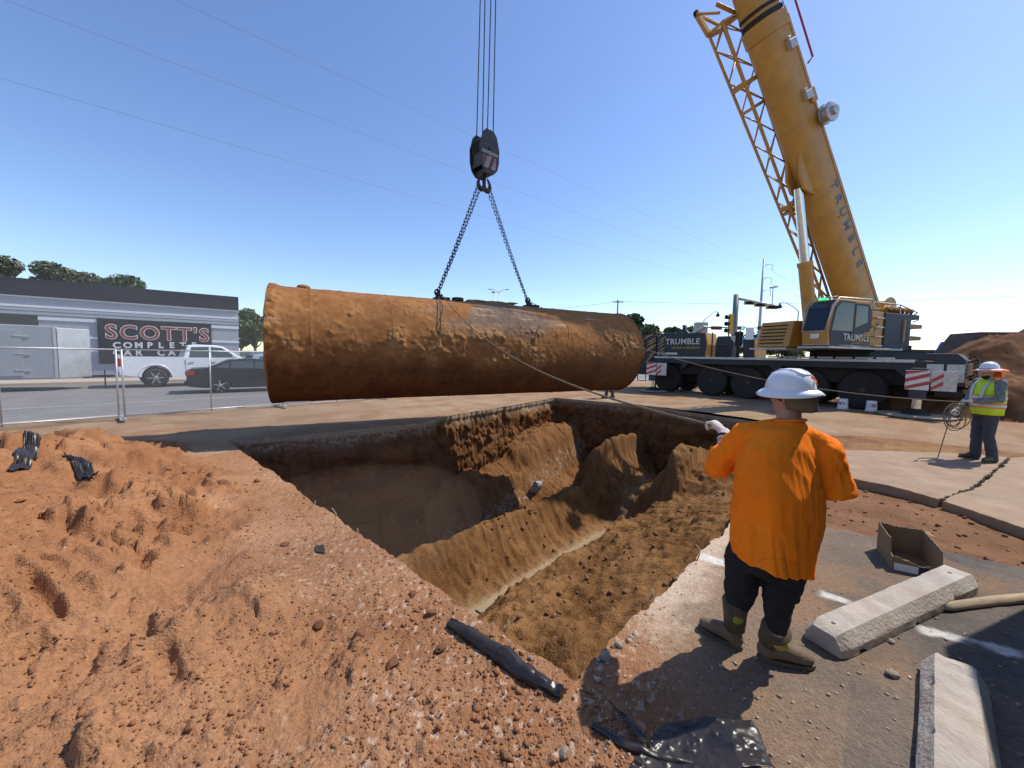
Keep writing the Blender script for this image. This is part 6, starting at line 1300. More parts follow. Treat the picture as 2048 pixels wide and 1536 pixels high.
b = MB(); xl = -bq(0, 630)[0]; xr = -bq(75, 630)[0]; b.box(xl-4, xr, -.0, .03, 1.0, Hs-1.12); b.build('shopfront_glass', 'tint_glass', bld)
b = MB(); b.box(-34, -33.9, .2, 16, zt, zt+.02); b.box(-34, 0, .3, 16, zt-.5, zt-.45); b.build('roof', 'stucco_grey', bld)

# ---- vehicles
mat('car_white', (.74, .75, .76), .25, 0, var=.03, coat=.6); mat('car_black', (.008, .009, .011), .3, 0, var=.1, coat=.15); mat('car_silver', (.45, .46, .48), .3, .5, var=.05, coat=.5); mat('car_blue', (.05, .10, .22), .3, .1, var=.05, coat=.5); mat('car_red', (.30, .03, .03), .3, 0, var=.05, coat=.5)
mat('car_glass', (.055, .075, .075), .05, 0, var=.1, ior=1.5); mat('tail_red', (.35, .01, .015), .2, var=.1); mat('rim_bright', (.60, .61, .63), .3, .8, var=.05); mat('lamp_clear', (.6, .6, .62), .12, .3, var=.05); mat('trim_black', (.02, .02, .02), .6, var=.2)
def arch(cx, r_, z0, n=10): return [(cx-r_*math.cos(math.pi*i/n), max(z0, z0+r_*math.sin(math.pi*i/n))) for i in range(n+1)]
def smooth_profile(pts, n=5):
    return pts
def car(label, M, kind, paint, L_=4.8, group=None, cat='car', detail=True):
    """x forward, y left; origin under the middle"""
    t = thing('parked_car' if kind != 'pickup' else 'pickup_truck', label, cat, M=M, group=group)
    if kind == 'sedan':
        W, r_, wb = 1.82, .335, 2.78; xr, xf = -1.30, 1.48; z0 = .22
        low = [(-2.38, .42), (-2.36, .30), (xr-.40, z0)]+arch(xr, .385, .26)+[(xr+.40, z0), (xf-.40, z0)]+arch(xf, .385, .26)+[(xf+.4, z0), (2.36, .28), (2.40, .52), (2.30, .68), (1.95, .80), (1.15, .93), (.9, .96), (-1.35, 1.02), (-1.75, 1.06), (-2.25, 1.02), (-2.36, .92), (-2.40, .62)]
        gh = [(-1.78, 1.04), (-.95, 1.40), (-.4, 1.455), (.1, 1.45), (.45, 1.38), (1.22, .93)]
        wins = [[(-.92, 1.05), (-.86, 1.33), (-.12, 1.38), (-.10, 1.04)], [(-.03, 1.04), (-.05, 1.38), (.38, 1.31), (.88, 1.01)], [(-1.42, 1.07), (-1.02, 1.30), (-.95, 1.30), (-1.0, 1.06)]]
    elif kind == 'pickup':
        W, r_, wb = 2.03, .42, 3.7; xr, xf = -1.75, 1.95; z0 = .42
        low = [(-2.93, .75), (-2.90, .58), (xr-.50, z0+.05)]+arch(xr, .50, .46)+[(xr+.50, z0), (xf-.5, z0)]+arch(xf, .50, .46)+[(xf+.5, z0+.05), (2.95, .5), (3.0, .9), (2.95, 1.12), (2.6, 1.22), (1.5, 1.27), (1.4, 1.28), (-.75, 1.28), (-.8, 1.36), (-2.93, 1.36), (-2.96, 1.0)]
        gh = [(-.80, 1.27), (-.62, 1.88), (-.35, 1.95), (.45, 1.94), (.75, 1.88), (1.60, 1.26)]
        wins = [[(-.58, 1.34), (-.48, 1.82), (.18, 1.85), (.18, 1.34)], [(.26, 1.34), (.26, 1.85), (.70, 1.80), (1.28, 1.36)]]
    else:                                            # suv or hatch
        W, r_, wb = 1.86, .36, 2.7; xr, xf = -1.35, 1.4; z0 = .26
        low = [(-2.25, .5), (-2.22, .36), (xr-.42, z0)]+arch(xr, .41, .3)+[(xr+.42, z0), (xf-.42, z0)]+arch(xf, .41, .3)+[(xf+.42, z0), (2.2, .34), (2.25, .6), (2.15, .85), (1.8, .98), (1.05, 1.06), (-2.15, 1.12), (-2.25, .8)]
        gh = [(-2.15, 1.1), (-1.85, 1.6), (-1.2, 1.70), (.0, 1.70), (.35, 1.62), (1.15, 1.04)]
        wins = [[(-1.75, 1.16), (-1.6, 1.52), (-1.0, 1.58), (-1.0, 1.14)], [(-.93, 1.14), (-.93, 1.58), (-.1, 1.6), (-.1, 1.12)], [(-.03, 1.12), (-.03, 1.6), (.3, 1.54), (.85, 1.12)]]
    h = W/2
    # body sides bulge at the shoulder: sections across the width
    b = MB(); rings = []
    cx = 0; 
    for yy, sc, dz in ((-h+.03, .985, .0), (-h, .992, 0), (-h+.0, .992, 0)): pass
    zs_m = .62
    def body_ring(yy, k): return [(x_*(1-.02*k), yy+(0 if yy == 0 else math.copysign(1, yy))*(-.07*abs(z_-zs_m)*1.0), z_) for x_, z_ in low]
    b.loft([body_ring(-h, 1.0), body_ring(-h*.92, .3), body_ring(-h*.6, 0), body_ring(h*.6, 0), body_ring(h*.92, .3), body_ring(h, 1.0)]); bd = b.build('body', paint, t, auto=30)
    b = MB(); gi = .16
    def gr(y0, y1): return [(x_, (y0 if z_ < 1.2*gh[0][1] and i in (0, len(gh)-1) else y1), z_) for i, (x_, z_) in enumerate(gh)]
    ztop = max(z_ for _, z_ in gh); zb_ = min(z_ for _, z_ in gh)
    def yy_at(z_): return h-.06-gi*((z_-zb_)/(ztop-zb_))
    b.loft([[(x_, -yy_at(z_), z_) for x_, z_ in gh], [(x_, yy_at(z_), z_) for x_, z_ in gh]]); cabn = b.build('cabin', paint, t, bev=.05, seg=3)
    for sd in (-1, 1):
        for w in wins:
            b = MB(); b.loft([[(x_, sd*(yy_at(z_)-.006), z_) for x_, z_ in w], [(x_, sd*(yy_at(z_)+.006), z_) for x_, z_ in w]]); b.build('side_window', 'car_glass', cabn)
        for xx in (xr, xf): wheel(t, (xx, sd*(h-.12), r_), r_, .23, (0, sd, 0), spokes=5 if kind != 'pickup' else 6, rimm='rim_bright', rr_=.70, dish=.05, tread=False)
        for xx in (xr, xf): b = MB(); b.lathe([(r_*1.12, -.02), (r_*1.12, .10)], (xx, sd*(h-.34), r_+.02), (0, sd, 0), 24); b.build('wheel_arch', 'trim_black', t)
        b = MB(); b.box(gh[-1][0]-.55, gh[-1][0]-.38, sd*(h-.02) if sd > 0 else -h-.16, sd*(h+.16) if sd > 0 else -h+.02, zb_+.06, zb_+.2); b.build('mirror', paint, t, bev=.03)
        for k, xx in enumerate((.2, -.75) if kind != 'pickup' else (.3, -.5)): b = MB(); b.box(xx-.1, xx+.1, sd*(h-.015)-.012, sd*(h-.015)+.012, zb_-.16, zb_-.12); b.build('door_handle', paint if kind != 'pickup' else 'rim_bright', t, bev=.006)
        for xx in ((-.06, -.98) if kind == 'sedan' else (.22, -.72)): b = MB(); b.box(xx-.006, xx+.006, sd*(h-.03)-.006, sd*(h-.03)+.006, .45, zb_-.02); b.build('door_gap', 'trim_black', t)
        tl = {'sedan': (-2.42, -2.12, .76, .95), 'pickup': (-2.98, -2.78, .92, 1.28), 'suv': (-2.28, -2.1, .8, 1.08)}[kind]; b = MB(); b.box(tl[0], tl[1], min(sd*(h-.30), sd*(h-.012)), max(sd*(h-.30), sd*(h-.012)), tl[2], tl[3]); b.build('tail_light', 'tail_red', t, bev=.03)
        xfr = max(x_ for x_, _ in low); b = MB(); b.box(xfr-.30, xfr-.03, min(sd*(h-.5), sd*(h-.05)), max(sd*(h-.5), sd*(h-.05)), .62 if kind != 'pickup' else .9, .74 if kind != 'pickup' else 1.08); b.build('headlight', 'lamp_clear', t, bev=.03)
    g0, g1 = gh[0], gh[1]; b = MB(); b.hexa([(g0[0]+.04, -h+.28, g0[1]+.03), (g0[0]+.06, -h+.28, g0[1]+.03), (g0[0]+.06, h-.28, g0[1]+.03), (g0[0]+.04, h-.28, g0[1]+.03), (g1[0]-.03, -h+.34, g1[1]), (g1[0], -h+.34, g1[1]), (g1[0], h-.34, g1[1]), (g1[0]-.03, h-.34, g1[1])]); b.build('rear_window', 'car_glass', cabn)
    g0, g1 = gh[-1], gh[-2]; b = MB(); b.hexa([(g0[0]-.02, -h+.2, g0[1]+.03), (g0[0], -h+.2, g0[1]+.03), (g0[0], h-.2, g0[1]+.03), (g0[0]-.02, h-.2, g0[1]+.03), (g1[0]+.02, -h+.3, g1[1]-.02), (g1[0]+.05, -h+.3, g1[1]-.02), (g1[0]+.05, h-.3, g1[1]-.02), (g1[0]+.02, h-.3, g1[1]-.02)]); b.build('windscreen', 'car_glass', cabn)
    xb_ = min(x_ for x_, _ in low); b = MB(); b.box(xb_-.06, xb_+.05, -h+.1, h-.1, .38 if kind != 'pickup' else .52, .52 if kind != 'pickup' else .72); b.build('rear_bumper', paint if kind != 'pickup' else 'rim_bright', t, bev=.03)
    if kind == 'pickup':
        b = MB(); b.box(-2.85, -.9, -h+.16, h-.16, 1.361, 1.366); b.build('bed_opening', 'trim_black', t)
        b = MB(); b.tube([(xr-.55*math.cos(q), -h+.02, .46+.55*math.sin(q)) for q in np.linspace(0, math.pi, 14)], .03, 6); b.build('arch_flare', paint, t, smooth=True)
    b = MB(); b.box(xb_-.012, xb_, -.26, .26, .62, .74); b.build('number_plate', 'label_white', t)
    return t
def at_street(px, py, yaw=0.0, z=-.02):
    p = gp(px, py, z); x = Matrix.Rotation(yaw, 3, 'Z') @ UU; return p, x
# sedan: rear wheel at (440, 786)
p = gp(441, 786, -.02); x = (UU+Vector((.10, -.10, 0))).normalized(); y = ZZ.cross(x); o_ = p+y*.80*1.0+x*1.30
car('black sedan passing behind the fence with its tail towards the white pickup', frame(x, y, ZZ, o_), 'sedan', 'car_black')
p = gp(318, 774, -.02); x = UU; y = ZZ.cross(x); o_ = p+y*.9+x*1.75
car('white crew-cab pickup truck towing the grey trailer', frame(x, y, ZZ, o_) @ Matrix.Scale(1.06, 4), 'pickup', 'car_white', cat='pickup')
PK_O, PK_X = o_.copy(), x.copy()
# enclosed trailer behind the pickup
mat('trailer_grey', (.30, .32, .35), .45, .2, var=.08, scale=2, dust=.2, dustcol=(.36, .33, .30)); mat('trailer_alu', (.52, .53, .53), .4, .5, var=.15, scale=3, dust=.2, dustcol=(.42, .38, .34))
pt = gp(178, 765, -.02); MTr = frame(PK_X, ZZ.cross(PK_X), ZZ, Vector((PK_O.x, PK_O.y, -.02))-PK_X*4.45-ZZ.cross(PK_X)*.0)
tr = thing('cargo_trailer', 'grey enclosed cargo trailer hitched behind the white pickup', 'trailer', M=MTr)
b = MB(); b.prism([(-6.2, .5), (-.35, .5), (-.35, 2.65), (-6.2, 2.65)], -1.12, 1.12); b.build('body', 'trailer_grey', tr, bev=.04)
b = MB(); b.add([(-.34, -1.12, .52), (.55, -.35, .52), (.55, .35, .52), (-.34, 1.12, .52), (-.34, -1.12, 2.6), (.55, -.35, 2.6), (.55, .35, 2.6), (-.34, 1.12, 2.6)], [(0, 3, 2, 1), (4, 5, 6, 7), (0, 1, 5, 4), (1, 2, 6, 5), (2, 3, 7, 6), (3, 0, 4, 7)]); b.build('nose', 'trailer_alu', tr, bev=.02)
b = MB(); b.box(-2.25, -1.25, -1.15, -1.122, .62, 2.45); td = b.build('side_door', 'trailer_grey', tr, bev=.01)
for zz in (.85, 1.5, 2.2): b = MB(); b.box(-1.45, -1.02, -1.17, -1.151, zz, zz+.05); b.build('hinge', 'trailer_alu', td)
b = MB(); b.box(-2.2, -2.1, -1.175, -1.151, 1.4, 1.62); b.build('handle', 'trim_black', td)
for xx in (-6.15, -2.45, -.42): b = MB(); b.box(xx-.03, xx+.03, -1.135, -1.115, .52, 2.62); b.build('corner_trim', 'trailer_alu', tr)
b = MB(); b.tube([(-4.1+.62*math.cos(q)*1.5, -1.18, .42+.55*math.sin(q)) for q in np.linspace(0, math.pi, 16)], .07, 6); b.build('fender', 'trailer_alu', tr, smooth=True)
for xx in (-4.55, -3.65):
    wheel(tr, (xx, -1.05, .38), .38, .22, (0, -1, 0), tread=False, rimm='rim_bright', rr_=.6, dish=.06); wheel(tr, (xx, 1.05, .38), .38, .22, (0, 1, 0), tread=False, rimm='rim_bright', rr_=.6, dish=.06)
b = MB(); b.bar((.3, -.4, .52), (1.2, 0, .52), .08, .1); b.bar((.3, .4, .52), (1.2, 0, .52), .08, .1); b.bar((1.15, 0, .52), (1.4, 0, .52), .09, .09); b.tube([(.95, 0, .0), (.95, 0, .8)], .025, 8); b.build('tongue', 'trim_black', tr)
b = MB(); b.ball((-3.6, -.3, 2.68), (.35, .3, .12), 14, 8); b.build('roof_vent', 'label_white', tr, smooth=True)
# parked vehicles in the lot far behind
for i, (px, py, k, pt_, lb) in enumerate(((490, 704, 'suv', 'car_silver', 'distant silver car parked right of the shop, left of two'), (515, 703, 'suv', 'car_white', 'distant white car parked right of the shop, right of two'))):
    p = gp(px, py, .06) if False else dp(px, 700, 46+3*i); p.z = .06; car(lb, frame(NN*-1, UU, ZZ, p), k, pt_, group='cars in the far lot')
p = gp(585, 771, -.02); x = UU; y = ZZ.cross(x); car('silver car on the street mostly hidden behind the left end of the tank', frame(x, y, ZZ, p+x*.2+y*1.0), 'suv', 'car_silver')

# ---- trees
mat('bark', (.13, .095, .065), .95, var=.35, scale=10, bump=.5, bscale=20)
LEAF = [mat('leaf_deep', (.055, .092, .030), .6, var=.45, scale=.8), mat('leaf_olive', (.115, .13, .065), .65, var=.45, scale=.8), mat('leaf_light', (.09, .135, .035), .6, var=.4, scale=.8)]
def tree(label, base, hgt_, wid, seed, leaf=0, n=2600, ls=.22, trunk_h=.35, group='trees around the site', name='broadleaf_tree'):
    rs_ = np.random.RandomState(seed); rd = random.Random(seed); t = thing(name, label, 'tree', base, group=group)
    b = MB(); th_ = hgt_*trunk_h; b.tube([(0, 0, -.1), (.03*hgt_*.3, 0, th_*.5), (0, .02*hgt_, th_)], [hgt_*.035, hgt_*.027, hgt_*.022], 9); ends = []
    cl = []
    for i in range(13):
        a = rd.uniform(0, 6.28); rr_ = wid*.5*rd.uniform(.15, .85); z_ = th_+(hgt_-th_)*rd.uniform(.18, .9); rr_ *= math.sqrt(max(.15, 1-((z_-th_)/(hgt_-th_)-.42)**2*2.4)); e = Vector((rr_*math.cos(a), rr_*math.sin(a), z_)); b.tube([(0, .02*hgt_, th_*.85), e*.5+Vector((0, 0, th_*.32)), e], [hgt_*.016, hgt_*.009, hgt_*.003], 6); cl.append((e, wid*rd.uniform(.14, .26)))
    b.build('trunk', 'bark', t, smooth=True)
    P = []; N_ = []
    cc_ = rs_.randint(0, len(cl), n); d = rs_.normal(size=(n, 3)); d /= np.linalg.norm(d, axis=1)[:, None]; r_ = rs_.rand(n)**.42
    ctr = np.array([c[0] for c in cl])[cc_]+d*(r_*np.array([c[1] for c in cl])[cc_])[:, None]*np.array([1.15, 1.15, .85])
    ax1 = rs_.normal(size=(n, 3)); ax1 /= np.linalg.norm(ax1, axis=1)[:, None]; ax2 = np.cross(ax1, rs_.normal(size=(n, 3))); ax2 /= np.linalg.norm(ax2, axis=1)[:, None]; s = ls*(.5+.9*rs_.rand(n))[:, None]
    V = np.stack([ctr-ax1*s, ctr+ax2*s*.5, ctr+ax1*s, ctr-ax2*s*.5], 1).reshape(-1, 3); F = np.arange(n*4).reshape(-1, 4)
    add_obj('crown', mesh_np('crown', V, F, smooth=False), LEAF[leaf], t); return t
def tree_px(label, px, ytop, Y, wpx, seed, leaf=0, n=2600, ls=None, zb=0.0, **k):
    tp = dp(px, ytop, Y); h = tp.z-zb; w = wpx/FPX*Y; return tree(label, (tp.x, tp.y, zb), h, w, seed, leaf, n, ls or .018*Y/2.2+.12, **k)
for i, (px, yt, Y, w, lf, lb) in enumerate(((10, 512, 44, 120, 1, 'hazy tree at the far left behind the shop roof'), (75, 524, 46, 95, 1, 'olive tree behind the shop roof, second from left'), (148, 533, 45, 85, 1, 'rounded tree behind the shop roof, third from left'), (254, 540, 43, 92, 0, 'separate dark tree behind the shop roof, furthest right'),
    (507, 622, 52, 62, 2, 'bright green tree between the shop and the left end of the tank'), (480, 652, 75, 40, 0, 'low dark tree beyond the distant parked cars'),
    (1266, 625, 70, 48, 0, 'dark green tree just past the right end of the tank'), (1300, 648, 78, 44, 1, 'low tree beside the red roof'), (1345, 650, 85, 52, 0, 'tree behind the crane name panel, left of two'), (1388, 655, 88, 50, 2, 'tree behind the crane name panel, right of two'),
    (1510, 672, 95, 80, 0, 'dark tree beyond the slip road signals'), (1580, 678, 100, 70, 0, 'dark tree behind the yellow hood of the crane'))):
    tree_px(lb, px, yt, Y, w, 500+i, lf, 7000 if Y < 60 else 3500, ls=(.22 if Y < 60 else .36))

# ---- poles, lamps, signals
mat('pole_steel', (.42, .43, .44), .5, .4, var=.12, scale=3); mat('pole_grey_green', (.17, .19, .18), .55, .2, var=.15, scale=3); mat('pole_black', (.02, .02, .022), .5, .2, var=.2); mat('pole_wood', (.16, .11, .075), .95, var=.3, scale=4); mat('signal_yellow', (.60, .36, .03), .5, var=.1); mat('insulator', (.3, .3, .32), .4, var=.2)
mat('lens_dark', (.05, .02, .02), .3, var=.1); mat('lens_green', (.05, .6, .35), .3, emit=((.10, 1.0, .6), 1.2)); mat('lens_red_off', (.20, .03, .02), .3, var=.1); mat('cable_black', (.20, .21, .23), .6, var=.1)
def pole_thing(name, label, cat, px, ybase, ytop, Y, r0, r1, m, group=None):
    tp = dp(px, ytop, Y); t = thing(name, label, cat, (tp.x, tp.y, 0), group=group); b = MB(); b.tube([(0, 0, -.1), (0, 0, tp.z)], [r0, r1], 12); b.build('shaft', m, t, smooth=True); return t, tp.z
# tall transmission pole with three arms
Yt = 85.; tt_, zt_ = pole_thing('transmission_pole', 'tall slim steel transmission pole with three side arms', 'utility pole', 1528, 690, 517, Yt, .42, .16, 'pole_steel')
arms = []
for i, yy in enumerate((530, 556, 581)):
    z_ = dp(1527, yy, Yt).z; b = MB(); xw = 1.9; b.tube([(.1, 0, z_-.25), (xw*.5, 0, z_+.18), (xw, 0, z_+.12)], [.09, .07, .05], 8); ar = b.build('arm', 'pole_steel', tt_, smooth=True); b = MB(); b.tube([(xw, 0, z_+.12), (xw, 0, z_-1.15)], .05, 8); b.build('insulator', 'insulator', ar, smooth=True); arms.append(Vector((tt_.location.x+xw, tt_.location.y, z_-1.15)))
def wire(label, P, r_=.014, sag=0.0, n=30, name='overhead_wire', group='overhead wires'):
    P = [Vector(p) for p in P]; o0 = P[0]; pts = []
    for k in range(len(P)-1):
        for i in range(n):
            f = i/n; pts.append(P[k].lerp(P[k+1], f)-ZZ*sag*4*f*(1-f)-o0)
    pts.append(P[-1]-o0); b = MB(); b.tube(pts, r_, 5); o = b.build(name, 'cable_black', smooth=True); o.location = o0; return tag(o, label, 'wire', group)
for i, (q, lb) in enumerate((((390, -2), 'highest of the three long overhead wires crossing the sky'), ((190, 48), 'middle of the three long overhead wires crossing the sky'), ((120, 172), 'lowest of the three long overhead wires crossing the sky'))):
    st = dp(q[0], q[1], 24); d = (st-arms[i]); wire(lb, [arms[i], st+d*.75], .0085, .55); wire(lb.replace('crossing the sky', 'continuing right of the transmission pole'), [arms[i], dp(1700+20*i, 640+8*i, 150)], .02, .2)
# wooden utility pole with cross arm
u_, uz = pole_thing('utility_pole', 'wooden utility pole with a cross arm above the right end of the tank', 'utility pole', 1236, 700, 600, 66, .15, .11, 'pole_wood')
b = MB(); b.bar((-.85, 0, uz-.35), (.85, 0, uz-.35), .1, .12); ca = b.build('cross_arm', 'pole_wood', u_)
for q in (-.8, -.3, .3, .8): b = MB(); b.lathe([(.05, 0), (.07, .08), (.04, .16), (0, .17)], (q, 0, uz-.29), n=8); b.build('insulator', 'insulator', ca)
ut = Vector((u_.location.x, u_.location.y, uz-.2))
wire('thin wire sagging from the wooden utility pole left behind the tank', [ut, dp(1000, 625, 70)], .02, .3); wire('upper horizontal wire from the wooden pole passing behind the boom', [ut, dp(1640, 606, 62), dp(2250, 580, 60)], .022, .25); wire('lower horizontal wire crossing behind the crane deck', [dp(1250, 638, 75), dp(2250, 656, 75)], .022, .3)
wire('faint wire right of the shop building', [dp(300, 628, 60), dp(700, 625, 62)], .016, .2); wire('second faint wire right of the shop, just below the first', [dp(300, 640, 60), dp(700, 634, 62)], .016, .2)
# signal mast
Ym = 40.; m_, mz = pole_thing('signal_mast', 'thick grey signal mast with a long arm carrying three yellow signal heads', 'traffic light', 1473, 690, 589, Ym, .30, .27, 'pole_grey_green')
arm0 = Vector((.1, 0, dp(1480, 597, Ym).z)); e_ = dp(1550, 611, 36.0)-m_.location; b = MB(); b.tube([arm0, e_], [.14, .07], 10); am = b.build('mast_arm', 'galvanised', m_, smooth=True)
for f in (.35, .62, .92):
    c = arm0.lerp(e_, f)+Vector((0, 0, -.22)); b = MB(); b.box(c.x-.5, c.x+.5, c.y-.1, c.y+.1, c.z-.17, c.z+.17); hd_ = b.build('signal_head', 'signal_yellow', m_, bev=.02)
    for q in (-.33, 0, .33): b = MB(); b.lathe([(.13, 0), (.14, .22), (.12, .22), (.11, .02)], (c.x+q, c.y-.1, c.z), (0, -1, -.1), 12); b.build('visor', 'trim_black', hd_)
b = MB(); cpx = arm0.lerp(e_, .93); top = dp(1548, 575, 36.2)-m_.location; b.tube([cpx, Vector((cpx.x-.02, cpx.y, top.z))], .04, 8); b.bar(Vector((cpx.x-.3, cpx.y, top.z-.03)), Vector((cpx.x+.35, cpx.y, top.z+.1)), .16, .16); b.build('camera', 'pole_steel', m_)
# vertical signal on the same corner
v_, vz = pole_thing('pedestal_signal', 'yellow-backed vertical traffic signal with black visors left of the mast', 'traffic light', 1459, 690, 640, 34, .07, .07, 'pole_grey_green')
b = MB(); z0, z1 = dp(1459, 668, 34).z, dp(1459, 628, 34).z; b.box(-.05, .28, -.12, .12, z0, z1); vb = b.build('back_plate', 'signal_yellow', v_, bev=.02)
for q in range(3): zz = z1-.28-q*(z1-z0)/3; b = MB(); b.lathe([(.17, 0), (.19, .30), (.17, .30), (.15, .02)], (-.05, 0, zz), (-1, -.25, 0), 14); b.build('visor', 'trim_black', vb)
# horizontal heads across the junction
hm_, hz_ = pole_thing('signal_gantry', 'distant signal gantry with three horizontal black traffic lights, two showing green', 'traffic light', 1412, 700, 655, 62, .14, .12, 'pole_black')
zb_ = dp(1480, 656, 62).z; rx = dp(1570, 657, 62)-hm_.location; b = MB(); b.tube([(0, 0, zb_), (rx.x, rx.y, zb_+.1)], [.1, .06], 8); b.build('mast_arm', 'pole_black', hm_, smooth=True)
for px, on in ((1433, 0), (1478, 1), (1526, 1)):
    c = dp(px, 656, 61.8)-hm_.location; b = MB(); b.box(c.x-.85, c.x+.85, c.y-.08, c.y+.12, c.z-.28, c.z+.28); hh = b.build('signal_head', 'trim_black', hm_, bev=.03)
    for q in (-.5, 0, .5): b = MB(); b.lathe([(.19, 0), (.17, .05), (0, .07)], (c.x+q, c.y-.09, c.z), (0, -1, 0), 14); b.build('lens', 'lens_green' if (on and q > .1) else 'lens_red_off', hh)
# gooseneck lamps
for i, (px, yt, ph, Y, lb) in enumerate(((1408, 640, 1436, 55, 'black gooseneck street lamp above the crane name panel'), (1597, 622, 1560, 48, 'black gooseneck street lamp left of the operator cab'))):
    t, z_ = pole_thing('street_lamp', lb, 'street lamp', px, 700, yt, Y, .09, .06, 'pole_black', 'street lamps'); hx = (dp(ph, yt-15, Y)-t.location); b = MB(); b.tube([(0, 0, z_), (hx.x*.35, 0, z_+abs(hx.x)*.25), (hx.x*.7, 0, hx.z+.1), (hx.x, 0, hx.z+.1)], [.05, .045, .04, .035], 8); b.build('arm', 'pole_black', t, smooth=True)
    b = MB(); b.lathe([(.06, 0), (.1, -.2), (.24, -.45), (.26, -.6), (.12, -.7), (0, -.75)], (hx.x, 0, hx.z+.1), n=14); b.build('lantern', 'pole_black', t, smooth=True)
t, z_ = pole_thing('street_lamp', 'grey double-armed street lamp showing above the middle of the tank', 'street lamp', 997, 700, 581, 58, .1, .06, 'pole_steel', 'street lamps')
for q in (-1, 1): b = MB(); b.tube([(0, 0, z_-.3), (q*.7, 0, z_+.1), (q*1.3, 0, z_+.18)], [.05, .04, .035], 8); ar = b.build('arm', 'pole_steel', t, smooth=True); b = MB(); b.box(q*1.3-.3, q*1.3+.3, -.12, .12, z_+.10, z_+.2); b.build('lamp_head', 'pole_steel', ar, bev=.03)
t, z_ = pole_thing('camera_pole', 'slim grey pole with a small camera beside the double-armed lamp', 'pole', 988, 700, 585, 56, .07, .05, 'pole_steel'); b = MB(); b.box(-.35, .15, -.15, .15, z_-.05, z_+.15); b.build('camera', 'pole_steel', t, bev=.03)
t, z_ = pole_thing('camera_pole', 'tiny grey camera pole peeping over the tank by the left-hand chain', 'pole', 877, 700, 590, 50, .06, .05, 'pole_steel'); b = MB(); b.tube([(0, 0, z_), (.2, 0, z_+.15), (.45, 0, z_)], .04, 8); b.build('arm', 'pole_steel', t, smooth=True)
# roadside cabinet on a post, red-roofed and blue-canopied places far behind
mat('roof_red', (.42, .03, .04), .6, var=.15); mat('canopy_blue', (.05, .22, .45), .5, var=.1); mat('wall_pale', (.48, .46, .42), .85, var=.1); mat('cabinet_grey', (.34, .36, .35), .6, .1, var=.12, dust=.1)
p = dp(1402, 645, 30); t = thing('cabinet_post', 'grey box cabinet on a post behind the crane name panel', 'cabinet', (p.x, p.y, 0)); b = MB(); b.box(-.42, .42, -.3, .3, p.z-.95, p.z); b.build('cabinet', 'cabinet_grey', t, bev=.03); b = MB(); b.tube([(0, 0, 0), (0, 0, p.z-.95)], .1, 10); b.build('post', 'pole_steel', t, smooth=True)
p = dp(1290, 658, 90); t = thing('red_roof_building', 'distant building with a red roof seen past the end of the tank', 'building', (p.x, p.y, 0)); b = MB(); b.box(-4, 4, 0, 8, 0, p.z-.8); b.build('wall', 'wall_pale', t); b = MB(); b.add([(-4.4, -.4, p.z-.8), (4.4, -.4, p.z-.8), (4.4, 8.4, p.z-.8), (-4.4, 8.4, p.z-.8), (-2, 3, p.z+1.2), (2, 3, p.z+1.2)], [(0, 1, 5, 4), (1, 2, 5), (2, 3, 4, 5), (3, 0, 4), (0, 3, 2, 1)]); b.build('roof', 'roof_red', t); b = MB(); b.box(-2.5, -1, -.03, 0, 1, 2.6); b.build('window', 'car_glass', t); b = MB(); b.box(.5, 2.5, -.03, 0, 1, 2.6); b.build('window', 'car_glass', t)
p = dp(1492, 680, 80); t = thing('fuel_canopy', 'distant filling station canopy with a blue edge beyond the crane', 'canopy', (p.x, p.y, 0)); b = MB(); b.box(-5, 5, -1, 8, p.z-.9, p.z+.4); b.build('canopy', 'canopy_blue', t, bev=.1); b = MB(); b.box(-5.05, 5.05, -1.05, 8.05, p.z-1.3, p.z-.92); b.build('canopy_trim', 'band_white', t)
for q in (-3.5, 3.5): b = MB(); b.box(q-.25, q+.25, 3, 3.5, 0, p.z-1.3); b.build('column', 'band_white', t)
p = dp(1500, 655, 60); t = thing('sign_pylon', 'plain white sign post beyond the crane between the signals', 'sign', (p.x, p.y, 0)); b = MB(); b.box(-.55, .55, -.15, .15, .0, p.z); b.build('panel', 'label_white', t, bev=.03)
# ---- right background: spoil heap, steel bin, blue truck
mat('bin_brown', (.05, .028, .025), .7, .2, var=.25, scale=3, dust=.15); mat('tarp_blue', (.03, .09, .33), .6, var=.2)
matv('heap_earth', .97, .3, 6, .6, 22, .03, spec=.08)
hc_ = Vector((19.6, 14.4, 0)); nx_, ny_ = 200, 160; X, Y = np.meshgrid(np.linspace(-7, 9, nx_), np.linspace(-4.2, 7, ny_), indexing='ij'); x, y = X.ravel(), Y.ravel()
r_ = np.sqrt((x/6.2)**2+(y/4.0)**2)+.16*fbm(x*.5, y*.5, seed=601); hh = 3.2*np.clip(1-r_, 0, 1)**.8; hh += (hh > .02)*(.28*fbm(x*1.2, y*1.2, seed=602, oct=5)+bumps(x, y, .8, 603, .15, .45, .5)*.5+bumps(x, y, .35, 604, .15, .45, .6)*.6)*sstep(0, .4, hh); hh += .06*np.exp(-r_)+.0
hh = np.where(r_ > 1.05, -.05, np.maximum(hh, 0)+.12); t1 = np.clip(.5+fbm(x*1.5, y*1.5, seed=605), 0, 1)[:, None]; c = np.array((.095, .045, .022))[None]*(1-t1)+np.array((.20, .10, .05))[None]*t1
o = add_obj('dirt_heap', mesh_np('dirt_heap', np.stack([x, y, hh], 1), grid_faces(nx_, ny_), c), 'heap_earth'); o.location = hc_; tag(o, kind='structure')
